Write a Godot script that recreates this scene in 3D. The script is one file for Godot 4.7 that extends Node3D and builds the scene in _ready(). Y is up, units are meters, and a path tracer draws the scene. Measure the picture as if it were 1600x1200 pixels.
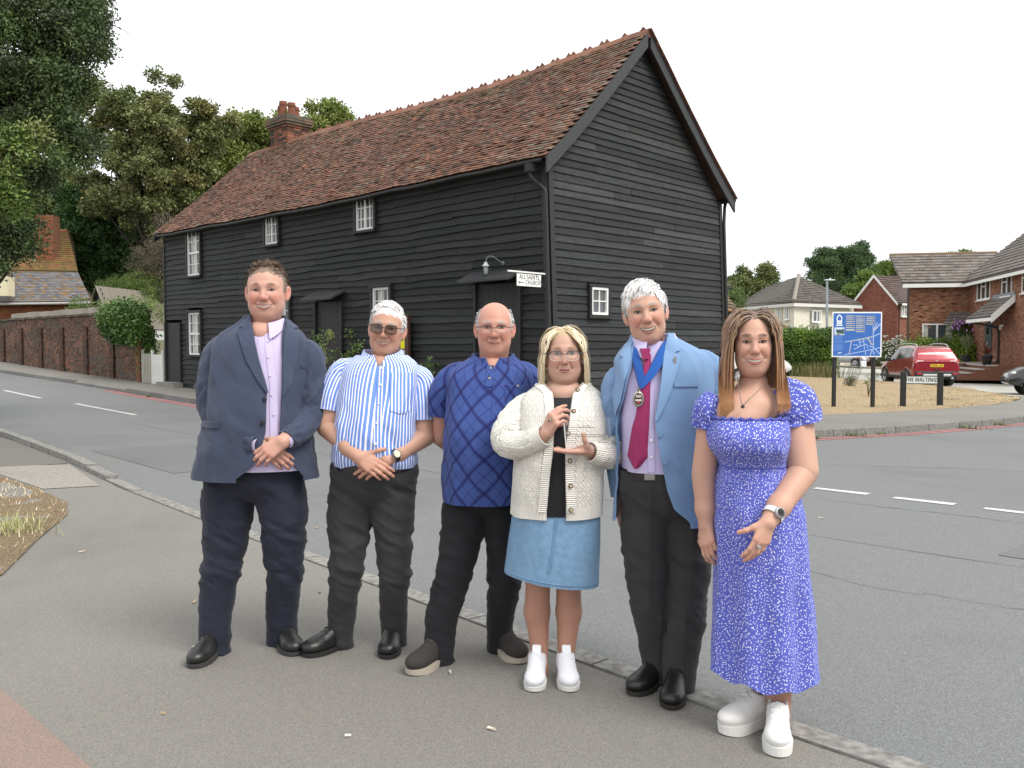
extends Node3D
# A black weatherboarded barn at a road junction under a white overcast sky, six people standing on the pavement.
# Plan frame: s runs along the main road (away, uphill), t across it towards the barn.
const SX := -0.7193
const SZ := 0.6948
const TURN := -0.7681
var rng := RandomNumberGenerator.new()
var names := {}
var M := {}

func _ready() -> void:
	rng.seed = 7
	set_view()
	make_materials()
	make_ground()
	make_barn()
	make_near_left()
	make_right()
	make_trees()
	make_people()

func set_view() -> void:
	var cam := Camera3D.new()
	cam.name = "camera"
	cam.fov = 47.58
	cam.near = 0.05
	cam.far = 900.0
	cam.position = Vector3(0,1.51,0)
	cam.rotation.x = -0.0441
	add_child(cam)
	cam.current = true
	var env := Environment.new()
	env.background_mode = Environment.BG_SKY
	env.tonemap_mode = Environment.TONE_MAPPER_LINEAR
	env.tonemap_exposure = 2.05
	env.sdfgi_enabled = true
	env.ssao_enabled = true
	env.ssil_enabled = true
	var sky := Sky.new()
	var sm := ProceduralSkyMaterial.new()
	sm.sky_top_color = Color(0.985,0.99,1.0)
	sm.sky_horizon_color = Color(0.965,0.98,0.99)
	sm.sky_curve = 0.2
	sm.ground_bottom_color = Color(0.5,0.5,0.48)
	sm.ground_horizon_color = Color(0.85,0.86,0.86)
	sm.sun_angle_max = 1.0
	sm.sky_energy_multiplier = 0.86
	sky.sky_material = sm
	env.sky = sky
	var we := WorldEnvironment.new()
	we.name = "world"
	we.environment = env
	add_child(we)
	var sun := DirectionalLight3D.new()
	sun.name = "sun"
	sun.light_energy = 0.5
	sun.light_angular_distance = 28.0
	sun.light_color = Color(1.0,0.985,0.96)
	sun.shadow_enabled = true
	add_child(sun)
	sun.look_at_from_position(Vector3(14,24,12), Vector3.ZERO)

# ---------------------------------------------------------------- helpers
class MB:
	var v := PackedVector3Array()
	var n := PackedVector3Array()
	var uv := PackedVector2Array()
	var c := PackedColorArray()
	var i := PackedInt32Array()
	func vert(p: Vector3, nn: Vector3, u := Vector2.ZERO, col := Color.WHITE) -> int:
		v.append(p)
		n.append(nn)
		uv.append(u)
		c.append(col)
		return v.size() - 1
	func quad(a: Vector3, b: Vector3, d: Vector3, e: Vector3, col := Color.WHITE, u0 := Vector2.ZERO, u1 := Vector2(1,1)) -> void:
		var nn := (b - a).cross(e - a)
		if nn.length_squared() < 1e-14:
			nn = (d - b).cross(a - b)
		nn = nn.normalized()
		var k := v.size()
		v.append_array(PackedVector3Array([a, b, d, e]))
		n.append_array(PackedVector3Array([nn, nn, nn, nn]))
		uv.append_array(PackedVector2Array([u0, Vector2(u1.x, u0.y), u1, Vector2(u0.x, u1.y)]))
		c.append_array(PackedColorArray([col, col, col, col]))
		i.append_array(PackedInt32Array([k, k + 2, k + 1, k, k + 3, k + 2]))
	func tri(a: Vector3, b: Vector3, d: Vector3, col := Color.WHITE) -> void:
		var nn := (b - a).cross(d - a).normalized()
		var k := v.size()
		v.append_array(PackedVector3Array([a, b, d]))
		n.append_array(PackedVector3Array([nn, nn, nn]))
		uv.append_array(PackedVector2Array([Vector2.ZERO, Vector2(1,0), Vector2(1,1)]))
		c.append_array(PackedColorArray([col, col, col]))
		i.append_array(PackedInt32Array([k, k + 2, k + 1]))
	func hexa(p: Array, col := Color.WHITE) -> void:
		if (p[1] - p[0]).cross(p[3] - p[0]).dot(p[4] - p[0]) < 0.0:
			p = [p[0], p[3], p[2], p[1], p[4], p[7], p[6], p[5]]
		quad(p[0], p[3], p[2], p[1], col)
		quad(p[4], p[5], p[6], p[7], col)
		for k in 4:
			var q := (k + 1) % 4
			quad(p[k], p[q], p[q + 4], p[k + 4], col)
	func box(o: Vector3, s: Vector3, col := Color.WHITE, b := Basis()) -> void:
		var h := s * 0.5
		var p := []
		for y in [-h.y, h.y]:
			p.append(o + b * Vector3(-h.x, y, h.z))
			p.append(o + b * Vector3(h.x, y, h.z))
			p.append(o + b * Vector3(h.x, y, -h.z))
			p.append(o + b * Vector3(-h.x, y, -h.z))
		hexa(p, col)
	func bbox(o: Vector3, s: Vector3, bev: float, col := Color.WHITE, b := Basis()) -> void:
		var h := s * 0.5
		bev = minf(bev, minf(h.x, minf(h.y, h.z)) * 0.95)
		var ax := [Vector3.RIGHT, Vector3.UP, Vector3.BACK]
		var hh := [h.x, h.y, h.z]
		for a in 3:
			var e := (a + 1) % 3
			var f := (a + 2) % 3
			for sg in [-1.0,1.0]:
				var m: Vector3 = ax[a] * hh[a] * sg
				var u: Vector3 = ax[e] * (hh[e] - bev) * sg
				var w: Vector3 = ax[f] * (hh[f] - bev)
				quad(o + b * (m - u - w), o + b * (m + u - w), o + b * (m + u + w), o + b * (m - u + w), col)
			for s1 in [-1.0,1.0]:
				for s2 in [-1.0,1.0]:
					var p1: Vector3 = ax[a] * hh[a] * s1 + ax[e] * (hh[e] - bev) * s2
					var p2: Vector3 = ax[a] * (hh[a] - bev) * s1 + ax[e] * hh[e] * s2
					var w2: Vector3 = ax[f] * (hh[f] - bev) * s1 * s2
					quad(o + b * (p1 - w2), o + b * (p2 - w2), o + b * (p2 + w2), o + b * (p1 + w2), col)
		for s1 in [-1.0,1.0]:
			for s2 in [-1.0,1.0]:
				for s3 in [-1.0,1.0]:
					var q1 := Vector3(h.x * s1, (h.y - bev) * s2, (h.z - bev) * s3)
					var q2 := Vector3((h.x - bev) * s1, h.y * s2, (h.z - bev) * s3)
					var q3 := Vector3((h.x - bev) * s1, (h.y - bev) * s2, h.z * s3)
					if s1 * s2 * s3 > 0:
						tri(o + b * q1, o + b * q2, o + b * q3, col)
					else:
						tri(o + b * q1, o + b * q3, o + b * q2, col)
	func grid(rows: int, cols: int, pts: PackedVector3Array, cols_c := PackedColorArray(), uvs := PackedVector2Array(), wrap := false) -> void:
		var k := v.size()
		var nn := PackedVector3Array()
		nn.resize(rows * cols)
		for r in rows:
			for q in cols:
				var q1 := q + 1
				var q0 := q - 1
				if wrap:
					q1 = q1 % (cols - 1) if q1 > cols - 1 else q1
					q0 = cols - 2 if q0 < 0 else q0
				else:
					q1 = mini(q1, cols - 1)
					q0 = maxi(q0,0)
				var du := pts[r * cols + q1] - pts[r * cols + q0]
				var dv := pts[mini(r + 1, rows - 1) * cols + q] - pts[maxi(r - 1,0) * cols + q]
				var x := du.cross(dv)
				if x.length_squared() < 1e-16:
					x = Vector3.UP
				nn[r * cols + q] = x.normalized()
		v.append_array(pts)
		n.append_array(nn)
		if uvs.size():
			uv.append_array(uvs)
		else:
			var u2 := PackedVector2Array()
			u2.resize(rows * cols)
			uv.append_array(u2)
		if cols_c.size():
			c.append_array(cols_c)
		else:
			var c2 := PackedColorArray()
			c2.resize(rows * cols)
			c2.fill(Color.WHITE)
			c.append_array(c2)
		for r in rows - 1:
			for q in cols - 1:
				var a := k + r * cols + q
				i.append_array(PackedInt32Array([a, a + cols, a + 1, a + 1, a + cols, a + cols + 1]))
	func tube(path: Array, rad, seg := 8, col := Color.WHITE, caps := true, flat := 1.0) -> void:
		var m := path.size()
		var pts := PackedVector3Array()
		var cc := PackedColorArray()
		var ref := Vector3.UP
		var d0: Vector3 = (path[1] - path[0]).normalized()
		if absf(d0.y) > 0.9:
			ref = Vector3.BACK
		var sx := d0.cross(ref).normalized()
		for k in m:
			var d: Vector3 = (path[mini(k + 1, m - 1)] - path[maxi(k - 1,0)]).normalized()
			sx = (sx - d * sx.dot(d)).normalized()
			var sy := sx.cross(d)
			for q in seg + 1:
				var an := TAU * q / seg
				pts.append(path[k] + (sx * cos(an) + sy * (sin(an) * flat)) * (rad[k] if rad is Array else rad))
				cc.append(col)
		grid(m, seg + 1, pts, cc, PackedVector2Array(), true)
		if caps:
			for e in [0, m - 1]:
				var ce: Vector3 = path[e]
				for q in seg:
					var a := pts[e * (seg + 1) + q]
					var b2 := pts[e * (seg + 1) + q + 1]
					if e == 0:
						tri(ce, b2, a, col)
					else:
						tri(ce, a, b2, col)
	func lathe(prof: Array, seg := 16, col := Color.WHITE, o := Vector3.ZERO, b := Basis()) -> void:
		var pts := PackedVector3Array()
		var cc := PackedColorArray()
		for pr in prof:
			for q in seg + 1:
				var an := -TAU * q / seg
				pts.append(o + b * Vector3(cos(an) * pr[0], pr[1], sin(an) * pr[0]))
				cc.append(col)
		grid(prof.size(), seg + 1, pts, cc, PackedVector2Array(), true)
	func add(o: MB, t := Transform3D()) -> void:
		var k := v.size()
		for p in o.v:
			v.append(t * p)
		for q in o.n:
			n.append((t.basis * q).normalized())
		uv.append_array(o.uv)
		c.append_array(o.c)
		for q in o.i:
			i.append(q + k)
	func mesh() -> ArrayMesh:
		var m := ArrayMesh.new()
		if v.is_empty():
			return m
		var a := []
		a.resize(Mesh.ARRAY_MAX)
		a[Mesh.ARRAY_VERTEX] = v
		a[Mesh.ARRAY_NORMAL] = n
		a[Mesh.ARRAY_TEX_UV] = uv
		a[Mesh.ARRAY_COLOR] = c
		a[Mesh.ARRAY_INDEX] = i
		m.add_surface_from_arrays(Mesh.PRIMITIVE_TRIANGLES, a)
		return m

func numbered(called: String) -> String:
	var k: int = names.get(called, 0)
	names[called] = k + 1
	return called if k == 0 else "%s_%03d" % [called, k]

func tag(o: Node3D, label: String, category := "", group := "", kind := "") -> Node3D:
	if label:
		o.set_meta("label", label)
	if category:
		o.set_meta("category", category)
	if group:
		o.set_meta("group", group)
	if kind:
		o.set_meta("kind", kind)
	return o

func thing(called: String, label: String, category: String, at := Vector3.ZERO, turn := 0.0, group := "") -> Node3D:
	var o := Node3D.new()
	o.name = numbered(called)
	add_child(o)
	o.position = at
	o.rotation.y = turn
	tag(o, label, category, group)
	return o

func obj(called: String, m, material: Material, parent: Node3D = null) -> MeshInstance3D:
	var o := MeshInstance3D.new()
	o.mesh = m.mesh() if m is MB else m
	o.material_override = material
	if parent == null:
		o.name = numbered(called)
		add_child(o)
	else:
		o.name = called
		parent.add_child(o, true)
	return o

func inst(called: String, mesh: Mesh, material: Material, parent: Node3D, t: Transform3D) -> MeshInstance3D:
	var o := obj(called, mesh, material, parent)
	o.transform = t
	return o

func setting(o: Node3D) -> Node3D:
	o.set_meta("kind", "structure")
	return o

func stuff(o: Node3D) -> Node3D:
	o.set_meta("kind", "stuff")
	return o

func gy(s: float, t: float) -> float:
	var a := maxf(0.0, s - 3.0)
	var up := 0.00055 * a * a if s < 45 else 0.9702 + 0.0462 * 12.0 * (1.0 - exp(-(s - 45.0) / 12.0))
	return up - 0.0085 * clampf(t - 12.0,0.0,60.0)

func ST(s: float, t: float, up := 0.0) -> Vector3:
	return Vector3(SX * s + SZ * t, gy(s, t) + up, -(SZ * s - SX * t))

func st_of(x: float, z: float) -> Vector2:
	return Vector2(SX * x - SZ * z, SZ * x + SX * z)

func gyx(x: float, z: float) -> float:
	var q := st_of(x, z)
	return gy(q.x, q.y)

func G(x: float, z: float, up := 0.0) -> Vector3:
	return Vector3(x, gyx(x, z) + up, z)

func tone(c: Color, f: float) -> Color:
	return Color(c.r * f, c.g * f, c.b * f)

func vary(c: Color, amount: float) -> Color:
	var f := 1.0 + rng.randf_range(-amount, amount)
	return Color(c.r * f, c.g * f * (1.0 + rng.randf_range(-amount, amount) * 0.15), c.b * f * (1.0 + rng.randf_range(-amount, amount) * 0.25))

func fnl(sd: int, freq: float, oct := 3) -> FastNoiseLite:
	var f := FastNoiseLite.new()
	f.seed = sd
	f.frequency = freq
	f.noise_type = FastNoiseLite.TYPE_SIMPLEX_SMOOTH
	f.fractal_octaves = oct
	return f

func noise_tex(sd: int, freq: float, lo: float, hi: float, size := 256, oct := 4) -> NoiseTexture2D:
	var t := NoiseTexture2D.new()
	t.width = size
	t.height = size
	t.seamless = true
	var f := fnl(sd, freq, oct)
	t.noise = f
	var g := Gradient.new()
	g.set_color(0, Color(lo, lo, lo))
	g.set_color(1, Color(hi, hi, hi))
	t.color_ramp = g
	return t

func mat(col: Color, rough := 0.85, opt := {}) -> StandardMaterial3D:
	var m := StandardMaterial3D.new()
	m.albedo_color = Color(col.r, col.g, col.b).linear_to_srgb()
	m.roughness = rough
	m.vertex_color_use_as_albedo = opt.get("vc", true)
	if opt.has("tex"):
		m.albedo_texture = opt.tex
	if opt.has("bump"):
		m.heightmap_enabled = true
		m.heightmap_texture = opt.bump
		m.heightmap_scale = opt.get("bump_cm", 0.2)
	if opt.has("scale"):
		m.uv1_triplanar = true
		m.uv1_world_triplanar = opt.get("world", false)
		m.uv1_scale = opt.scale if opt.scale is Vector3 else Vector3.ONE * opt.scale
	if opt.has("metal"):
		m.metallic = opt.metal
	if opt.has("spec"):
		m.metallic_specular = opt.spec
	if opt.has("sheen"):
		m.rim_enabled = true
		m.rim = opt.sheen
		m.rim_tint = 0.6
	if opt.has("coat"):
		m.clearcoat_enabled = true
		m.clearcoat = opt.coat
		m.clearcoat_roughness = 0.06
	if opt.has("sss"):
		m.subsurf_scatter_enabled = true
		m.subsurf_scatter_strength = opt.sss
	if opt.has("back"):
		m.backlight_enabled = true
		m.backlight = opt.back
	return m

func speckle(size: int, sd: int, base: float, spread: float, light: float, dark: float, strength: float) -> ImageTexture:
	var im := Image.create(size, size, false, Image.FORMAT_RGB8)
	var r := RandomNumberGenerator.new()
	r.seed = sd
	for y in size:
		for x in size:
			var g := base + r.randfn(0.0, spread)
			var k := r.randf()
			if k < light:
				g += strength * r.randf()
			elif k > 1.0 - dark:
				g -= strength * 0.7 * r.randf()
			g = clampf(g, 0.0,1.0)
			im.set_pixel(x, y, Color(g, g, g * 0.985))
	return ImageTexture.create_from_image(im)

func lines(size: int, sd: int, lo: float, hi: float, along: float, across: float) -> ImageTexture:
	var im := Image.create(size, size, false, Image.FORMAT_RGB8)
	var f := fnl(sd, 1.0,4)
	for y in size:
		for x in size:
			var wx := 0.5 - 0.5 * cos(TAU * x / size)
			var g := f.get_noise_3d(wx * along, sin(TAU * y / size) * across, cos(TAU * y / size) * across)
			g = lo + (hi - lo) * clampf(g * 0.9 + 0.5,0,1)
			im.set_pixel(x, y, Color(g, g, g))
	return ImageTexture.create_from_image(im)

func leaf_multi(called: String, mesh: Mesh, material: Material, parent: Node3D, xf: Array, cols: Array) -> MultiMeshInstance3D:
	var mm := MultiMesh.new()
	mm.transform_format = MultiMesh.TRANSFORM_3D
	mm.use_colors = true
	mm.mesh = mesh
	mm.instance_count = xf.size()
	for k in xf.size():
		mm.set_instance_transform(k, xf[k])
		mm.set_instance_color(k, cols[k])
	var o := MultiMeshInstance3D.new()
	o.multimesh = mm
	o.material_override = material
	o.name = called
	parent.add_child(o, true)
	o.set_meta("kind", "stuff")
	return o

func spin() -> Basis:
	return Basis(Vector3(rng.randfn(), rng.randfn(), rng.randfn()).normalized(), rng.randf() * TAU)

func smooth_path(p: Array, steps: int) -> Array:
	var out := []
	for k in p.size() - 1:
		var a = p[maxi(k - 1,0)]
		var b = p[k]
		var c = p[k + 1]
		var d = p[mini(k + 2, p.size() - 1)]
		for q in steps:
			var u := float(q) / steps
			out.append(0.5 * ((2.0 * b) + (c - a) * u + (2.0 * a - 5.0 * b + 4.0 * c - d) * u * u + (3.0 * b - a - 3.0 * c + d) * u * u * u))
	out.append(p[p.size() - 1])
	return out

func text_mesh(words: String, height: float, thick := 0.004, bold := false) -> TextMesh:
	var t := TextMesh.new()
	var f := SystemFont.new()
	f.font_names = PackedStringArray(["Droid Sans"])
	if bold:
		f.font_weight = 700
	t.font = f
	t.text = words
	t.font_size = 32
	t.pixel_size = height / 23.0
	t.depth = thick
	return t

# ---------------------------------------------------------------- materials
func make_materials() -> void:
	M.tar = ground_mat(Color(0.252,0.262,0.27), speckle(512,11,0.8,0.085,0.05,0.06,0.25), 0.55)
	M.path = ground_mat(Color(0.3,0.286,0.266), speckle(512,13,0.8,0.07,0.05,0.05,0.3), 0.7)
	M.redtar = ground_mat(Color(0.36,0.26,0.225), speckle(256,15,0.82,0.07,0.07,0.05,0.22), 1.4)
	M.pale_road = ground_mat(Color(0.52,0.51,0.475), speckle(256,16,0.88,0.04,0.03,0.03,0.15), 0.4)
	M.kerb = mat(Color(0.35,0.34,0.315), 0.9, {tex = noise_tex(3,0.03,0.62,1.0), scale = 1.7, world = true, bump = noise_tex(4,0.09,0,1), bump_cm = 0.3})
	M.crack = ground_mat(Color(0.12,0.12,0.12), M.tar.albedo_texture, 0.55)
	M.tar_patch = ground_mat(Color(0.222,0.23,0.238), M.tar.albedo_texture, 0.62)
	M.white_line = mat(Color(0.74,0.74,0.71), 0.7, {tex = noise_tex(5,0.06,0.72,1.0), scale = 2.0, world = true})
	M.red_line = mat(Color(0.60,0.20,0.20), 0.75, {tex = noise_tex(6,0.05,0.7,1.0), scale = 1.3, world = true})
	M.earth = mat(Color(0.25,0.2,0.13), 0.95, {tex = noise_tex(7,0.05,0.55,1.0), scale = 0.7, world = true, bump = noise_tex(8,0.08,0,1), bump_cm = 2.0})
	M.dry = mat(Color(0.55,0.415,0.245), 0.95, {tex = noise_tex(9,0.07,0.6,1.0), scale = 0.9, world = true, bump = noise_tex(8,0.08,0,1), bump_cm = 2.0})
	M.blade = mat(Color(1,1,1), 0.85, {back = Color(0.3,0.3,0.2)})
	M.leaf = mat(Color(1,1,1), 0.55, {back = Color(0.42,0.48,0.2), spec = 0.4})
	M.gloss_leaf = mat(Color(1,1,1), 0.38, {back = Color(0.3,0.36,0.12)})
	M.bark = mat(Color(1,1,1), 0.95, {tex = noise_tex(21,0.04,0.5,1.0), scale = Vector3(5,1.5,5), bump = noise_tex(22,0.05,0,1), bump_cm = 1.2})
	M.board = mat(Color(1,1,1), 0.66, {tex = lines(256,31,0.5,1.0,2.2,6.0), scale = Vector3(0.55,2.4,0.55), bump = lines(256,32,0.0,1.0,2.5,9.0), bump_cm = 0.28, spec = 0.4})
	M.black_paint = mat(Color(0.014,0.015,0.015), 0.62, {bump = noise_tex(33,0.03,0,1), scale = 3.0, bump_cm = 0.1})
	M.grey_paint = mat(Color(0.044,0.046,0.049), 0.62, {tex = noise_tex(30,0.03,0.75,1.0), scale = 2.0})  # black paint raised for the barge boards, gable light put into the colour
	M.tile = mat(Color(1,1,1), 0.9, {tex = noise_tex(34,0.06,0.6,1.0), scale = 4.0, bump = noise_tex(35,0.08,0,1), bump_cm = 0.3})
	M.brick = mat(Color(1,1,1), 0.92, {tex = noise_tex(36,0.08,0.65,1.0), scale = 3.0, bump = noise_tex(37,0.08,0,1), bump_cm = 0.4})
	M.mortar = mat(Color(0.33,0.29,0.24), 0.95, {tex = noise_tex(38,0.05,0.7,1.0), scale = 2.0})
	M.white = mat(Color(0.78,0.78,0.76), 0.5)
	M.glass = glass(Color(0.8,0.85,0.86), 0.10)
	M.dark_room = mat(Color(0.035,0.035,0.035), 0.9)
	M.curtain = mat(Color(0.66,0.65,0.6), 0.9)
	M.metal = mat(Color(0.5,0.51,0.52), 0.4, {metal = 0.7})
	M.galv = mat(Color(0.36,0.4,0.42), 0.5, {metal = 0.3})
	M.plain = mat(Color(1,1,1), 0.7)
	M.cloth = mat(Color(1,1,1), 0.9)
	M.render_wall = mat(Color(0.72,0.69,0.58), 0.92, {tex = noise_tex(39,0.02,0.9,1.0), scale = 0.5})
	M.slate = mat(Color(1,1,1), 0.8, {tex = noise_tex(40,0.05,0.7,1.0), scale = 1.2})

func ground_mat(c: Color, t: Texture2D, k: float) -> StandardMaterial3D:
	var m := mat(c, 0.85, {tex = t})
	m.uv1_scale = Vector3(k, k, 1)
	return m

func glass(col: Color, a: float) -> StandardMaterial3D:
	var m := StandardMaterial3D.new()
	m.albedo_color = Color(col.r, col.g, col.b, a)
	m.transparency = BaseMaterial3D.TRANSPARENCY_ALPHA
	m.roughness = 0.03
	return m

# ---------------------------------------------------------------- ground, roads, pavements
func resample(a: Array, b: Array, step: float) -> Array:
	var out := [[], []]
	for k in a.size() - 1:
		var l: float = maxf(a[k].distance_to(a[k + 1]), b[k].distance_to(b[k + 1]))
		var m := maxi(1, ceili(l / step))
		for q in m:
			var u := float(q) / m
			out[0].append(a[k].lerp(a[k + 1], u))
			out[1].append(b[k].lerp(b[k + 1], u))
	out[0].append(a[-1])
	out[1].append(b[-1])
	return out

func strip(a: Array, b: Array, step: float, cross: int, lift: float, tint = null, wob := 0.0) -> MB:
	var r := resample(a, b, step)
	var m: int = r[0].size()
	var pts := PackedVector3Array()
	var cc := PackedColorArray()
	var uvs := PackedVector2Array()
	for k in m:
		for q in cross + 1:
			var p: Vector2 = r[0][k].lerp(r[1][k], float(q) / cross)
			var w := ST(p.x, p.y, lift)
			if wob > 0.0 and q > 0 and q < cross:
				w.y += wob * macro.get_noise_2d(p.x * 3.0, p.y * 3.0)
			pts.append(w)
			uvs.append(p)
			var f: float = 1.0 + 0.22 * macro.get_noise_2d(p.x * 0.9, p.y * 0.9) + 0.12 * macro.get_noise_2d(p.x * 6.0, p.y * 6.0)
			var col := Color(f, f, f)
			if tint != null:
				col = tint.call(p, col)
			cc.append(col)
	var o := MB.new()
	o.grid(m, cross + 1, pts, cc, uvs)
	if o.n[0].y < 0:
		for k in o.n.size():
			o.n[k] = -o.n[k]
		for k in range(0, o.i.size(), 3):
			var x := o.i[k]
			o.i[k] = o.i[k + 1]
			o.i[k + 1] = x
	return o

var macro := fnl(5,0.35,4)

func V(x: float, y: float) -> Vector2:
	return Vector2(x, y)

func offset_line(p: Array, d: float) -> Array:
	var out := []
	for k in p.size():
		var dir: Vector2 = (p[mini(k + 1, p.size() - 1)] - p[maxi(k - 1,0)]).normalized()
		out.append(p[k] + Vector2(dir.y, -dir.x) * d)
	return out

func make_ground() -> void:
	var base := strip([V(-400,-400), V(-60,-400), V(60,-400), V(400,-400)], [V(-400,600), V(-60,600), V(60,600), V(400,600)], 12.0,60,-0.06, func(_p, c): return c)
	setting(obj("ground", base, mat(Color(0.22,0.2,0.1), 0.95, {tex = noise_tex(50,0.05,0.6,1.0), scale = 0.3, world = true})))
	var kn := [V(-30,2.9), V(1.37,3.14), V(2.26,3.17), V(3.43,3.25), V(5.11,3.37), V(9.08,3.68), V(11.55,4.0), V(14.36,4.22), V(20,4.5), V(40,4.9), V(110,4.9)]
	var kf := [V(110,9.6), V(40,9.6), V(34,9.6), V(28,9.8), V(24.8,9.75), V(18.8,9.4), V(13.7,9.1), V(11,8.98), V(10.1,9.0), V(9.2,9.6), V(8.2,10.62), V(7.05,12.06), V(6.46,13.47), V(5.73,15.63), V(5.29,17.63), V(4.83,20.15), V(4.6,24), V(4.8,27), V(5.6,29.6), V(7.0,31.0)]
	var grit := func(p: Vector2, c: Color):
		var k := 0.0
		for q in kn.size() - 1:
			if p.x >= kn[q].x and p.x < kn[q + 1].x:
				k = p.y - lerpf(kn[q].y, kn[q + 1].y, (p.x - kn[q].x) / (kn[q + 1].x - kn[q].x))
		var g: float = clampf(1.15 - absf(k - 0.35) * 1.8 + 0.9 * macro.get_noise_2d(p.x * 5, p.y * 5), 0,1) * clampf(1.2 - maxf(p.x - 9.0,0.0) * 0.3,0,1)
		return Color(c.r * (1 + 0.36 * g), c.g * (1 + 0.28 * g), c.b * (1 + 0.16 * g))
	var mf := []
	var mn := []
	for k in kn:
		mn.append(k + V(0,0.075))
		var t := 9.0
		for q in 8:
			if k.x <= kf[q].x and k.x >= kf[q + 1].x:
				t = lerpf(kf[q].y, kf[q + 1].y, (k.x - kf[q].x) / (kf[q + 1].x - kf[q].x))
		mf.append(V(k.x, t))
	mn.insert(8, V(17,4.43))
	mf.insert(8, V(17,9.3))
	mn.insert(10, V(28,4.74))
	mf.insert(10, V(28,9.8))
	var road := obj("main_road", strip(mn, mf, 0.35,22,0.0, grit), M.tar)
	setting(road)
	var side_a := kf.slice(8)
	side_a[0] = V(10.1,9.0)
	var side_b := []
	for p in side_a:
		side_b.append(V(-45, p.y))
	setting(obj("side_road", strip(side_a, side_b, 0.5,60,0.0), M.tar))
	var ga := [V(26,30), V(22.07,35.93), V(19.83,39.86), V(17.66,40.03), V(14.26,38.8), V(11.21,35.73), V(8.23,31.22), V(6.88,29.4), V(-45,31)]
	var gb := [V(44,44), V(31.8,51.7), V(29.4,59.1), V(28.4,63.5), V(23.2,63.2), V(18.9,60.1), V(13.5,56), V(5,50), V(-45,45)]
	setting(obj("estate_road", strip(ga, gb, 1.2,8,0.0), M.pale_road))
	var pn := []
	for k in kn:
		pn.append(k - V(0,0.075))
	var pb := []
	for k in kn:
		pb.append(V(k.x, -25))
	var near := obj("near_pavement", strip(pn.slice(0,8), [V(-30,1.1), V(1.37,1.1), V(2.26,1.1), V(3.43,1.12), V(5.11,1.1), V(9.08,1.1), V(11.55,1.1), V(14.36,1.1)], 0.3,16,0.024), M.path)
	setting(near)
	setting(obj("drive", strip([V(-30,1.13), V(1,1.13), V(3.17,1.13), V(4.33,1.13), V(5.3,1.13), V(14,1.13)], [V(-30,-30), V(1,-30), V(3.2,-30), V(4.4,-30), V(5.3,-30), V(14,-30)], 0.5,40,0.027), M.redtar))
	var slab := obj("trench_slab", strip([V(9.55,3.02), V(11.7,3.0)], [V(9.35,3.5), V(11.2,3.85)], 0.4,4,0.030), mat(Color(0.33,0.305,0.27), 0.9, {tex = noise_tex(51,0.06,0.8,1.0), scale = 1.0, world = true}), near)
	slab.name = "trench_slab"
	obj("patch", strip([V(11.75,2.2), V(15,2.2), V(40,2.6)], [V(11.3,3.86), V(14.36,4.12), V(40,4.7)], 0.5,5,0.030), ground_mat(Color(0.23,0.215,0.2), M.path.albedo_texture, 0.7), near)
	var km := MB.new()
	var at := -2.0
	var kk := 1
	while at < 30.0:
		var l := 0.9
		var up := 0.006 if at < 8.6 else minf(0.07,0.006 + (at - 8.6) * 0.04)
		var p := []
		for e in [0,1]:
			for q in [0,1,2,3]:
				var s: float = at + 0.008 + (l - 0.016) * [0,1,1,0][q]
				var t := 0.0
				for z in kn.size() - 1:
					if s >= kn[z].x and s < kn[z + 1].x:
						t = lerpf(kn[z].y, kn[z + 1].y, (s - kn[z].x) / (kn[z + 1].x - kn[z].x))
				t += [-0.072,-0.072,0.072,0.072][q] * (0.93 if e else 1.0)
				p.append(ST(s, t, (0.026 + up + (0.0 if q < 2 else -0.008)) if e else -0.1))
		var one := MB.new()
		one.hexa(p, vary(Color(1,1,1), 0.1))
		obj("kerb_stone", one, M.kerb, near)
		at += l
	var inner := [V(110,11.6), V(40,11.6), V(34,11.5), V(28,11.4), V(24.8,11.3), V(18.8,11.2), V(13.7,11.2), V(11,11.2), V(9.75,11.2), V(9.72,11.6), V(9.72,12.9), V(9.7,14.6), V(9.1,15.5), V(7.92,17.21), V(7.3,19.1), V(6.8,21.6), V(6.55,24.4), V(6.6,26.5), V(6.75,28.0), V(7.4,29.3)]
	var far := obj("far_pavement", strip(offset_line(kf, 0.13), inner, 0.6,5,0.115), M.path)
	setting(far)
	for seg in range(1, kf.size() - 1):
		var l2: float = kf[seg].distance_to(kf[seg + 1])
		var m := maxi(1, roundi(l2 / 0.9))
		var o2 := offset_line(kf, 0.13)
		for q in m:
			var a0: Vector2 = kf[seg].lerp(kf[seg + 1], (q + 0.01) / m)
			var a1: Vector2 = kf[seg].lerp(kf[seg + 1], (q + 0.99) / m)
			var b0: Vector2 = o2[seg].lerp(o2[seg + 1], (q + 0.01) / m)
			var b1: Vector2 = o2[seg].lerp(o2[seg + 1], (q + 0.99) / m)
			var low: float = 0.05 if (seg == 3 or seg == 4 and q < 1) else 0.0
			var p2 := [ST(a0.x, a0.y, -0.05), ST(a1.x, a1.y, -0.05), ST(b1.x, b1.y, -0.05), ST(b0.x, b0.y, -0.05), ST(a0.x, a0.y, 0.112 - low).lerp(ST(b0.x, b0.y, 0.112 - low), 0.12), ST(a1.x, a1.y, 0.112 - low).lerp(ST(b1.x, b1.y, 0.112 - low), 0.12), ST(b1.x, b1.y, 0.12), ST(b0.x, b0.y, 0.12)]
			var one2 := MB.new()
			one2.hexa(p2, tone(vary(Color(1,1,1), 0.12), 0.78))
			obj("kerb_stone", one2, M.kerb, far)
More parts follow.
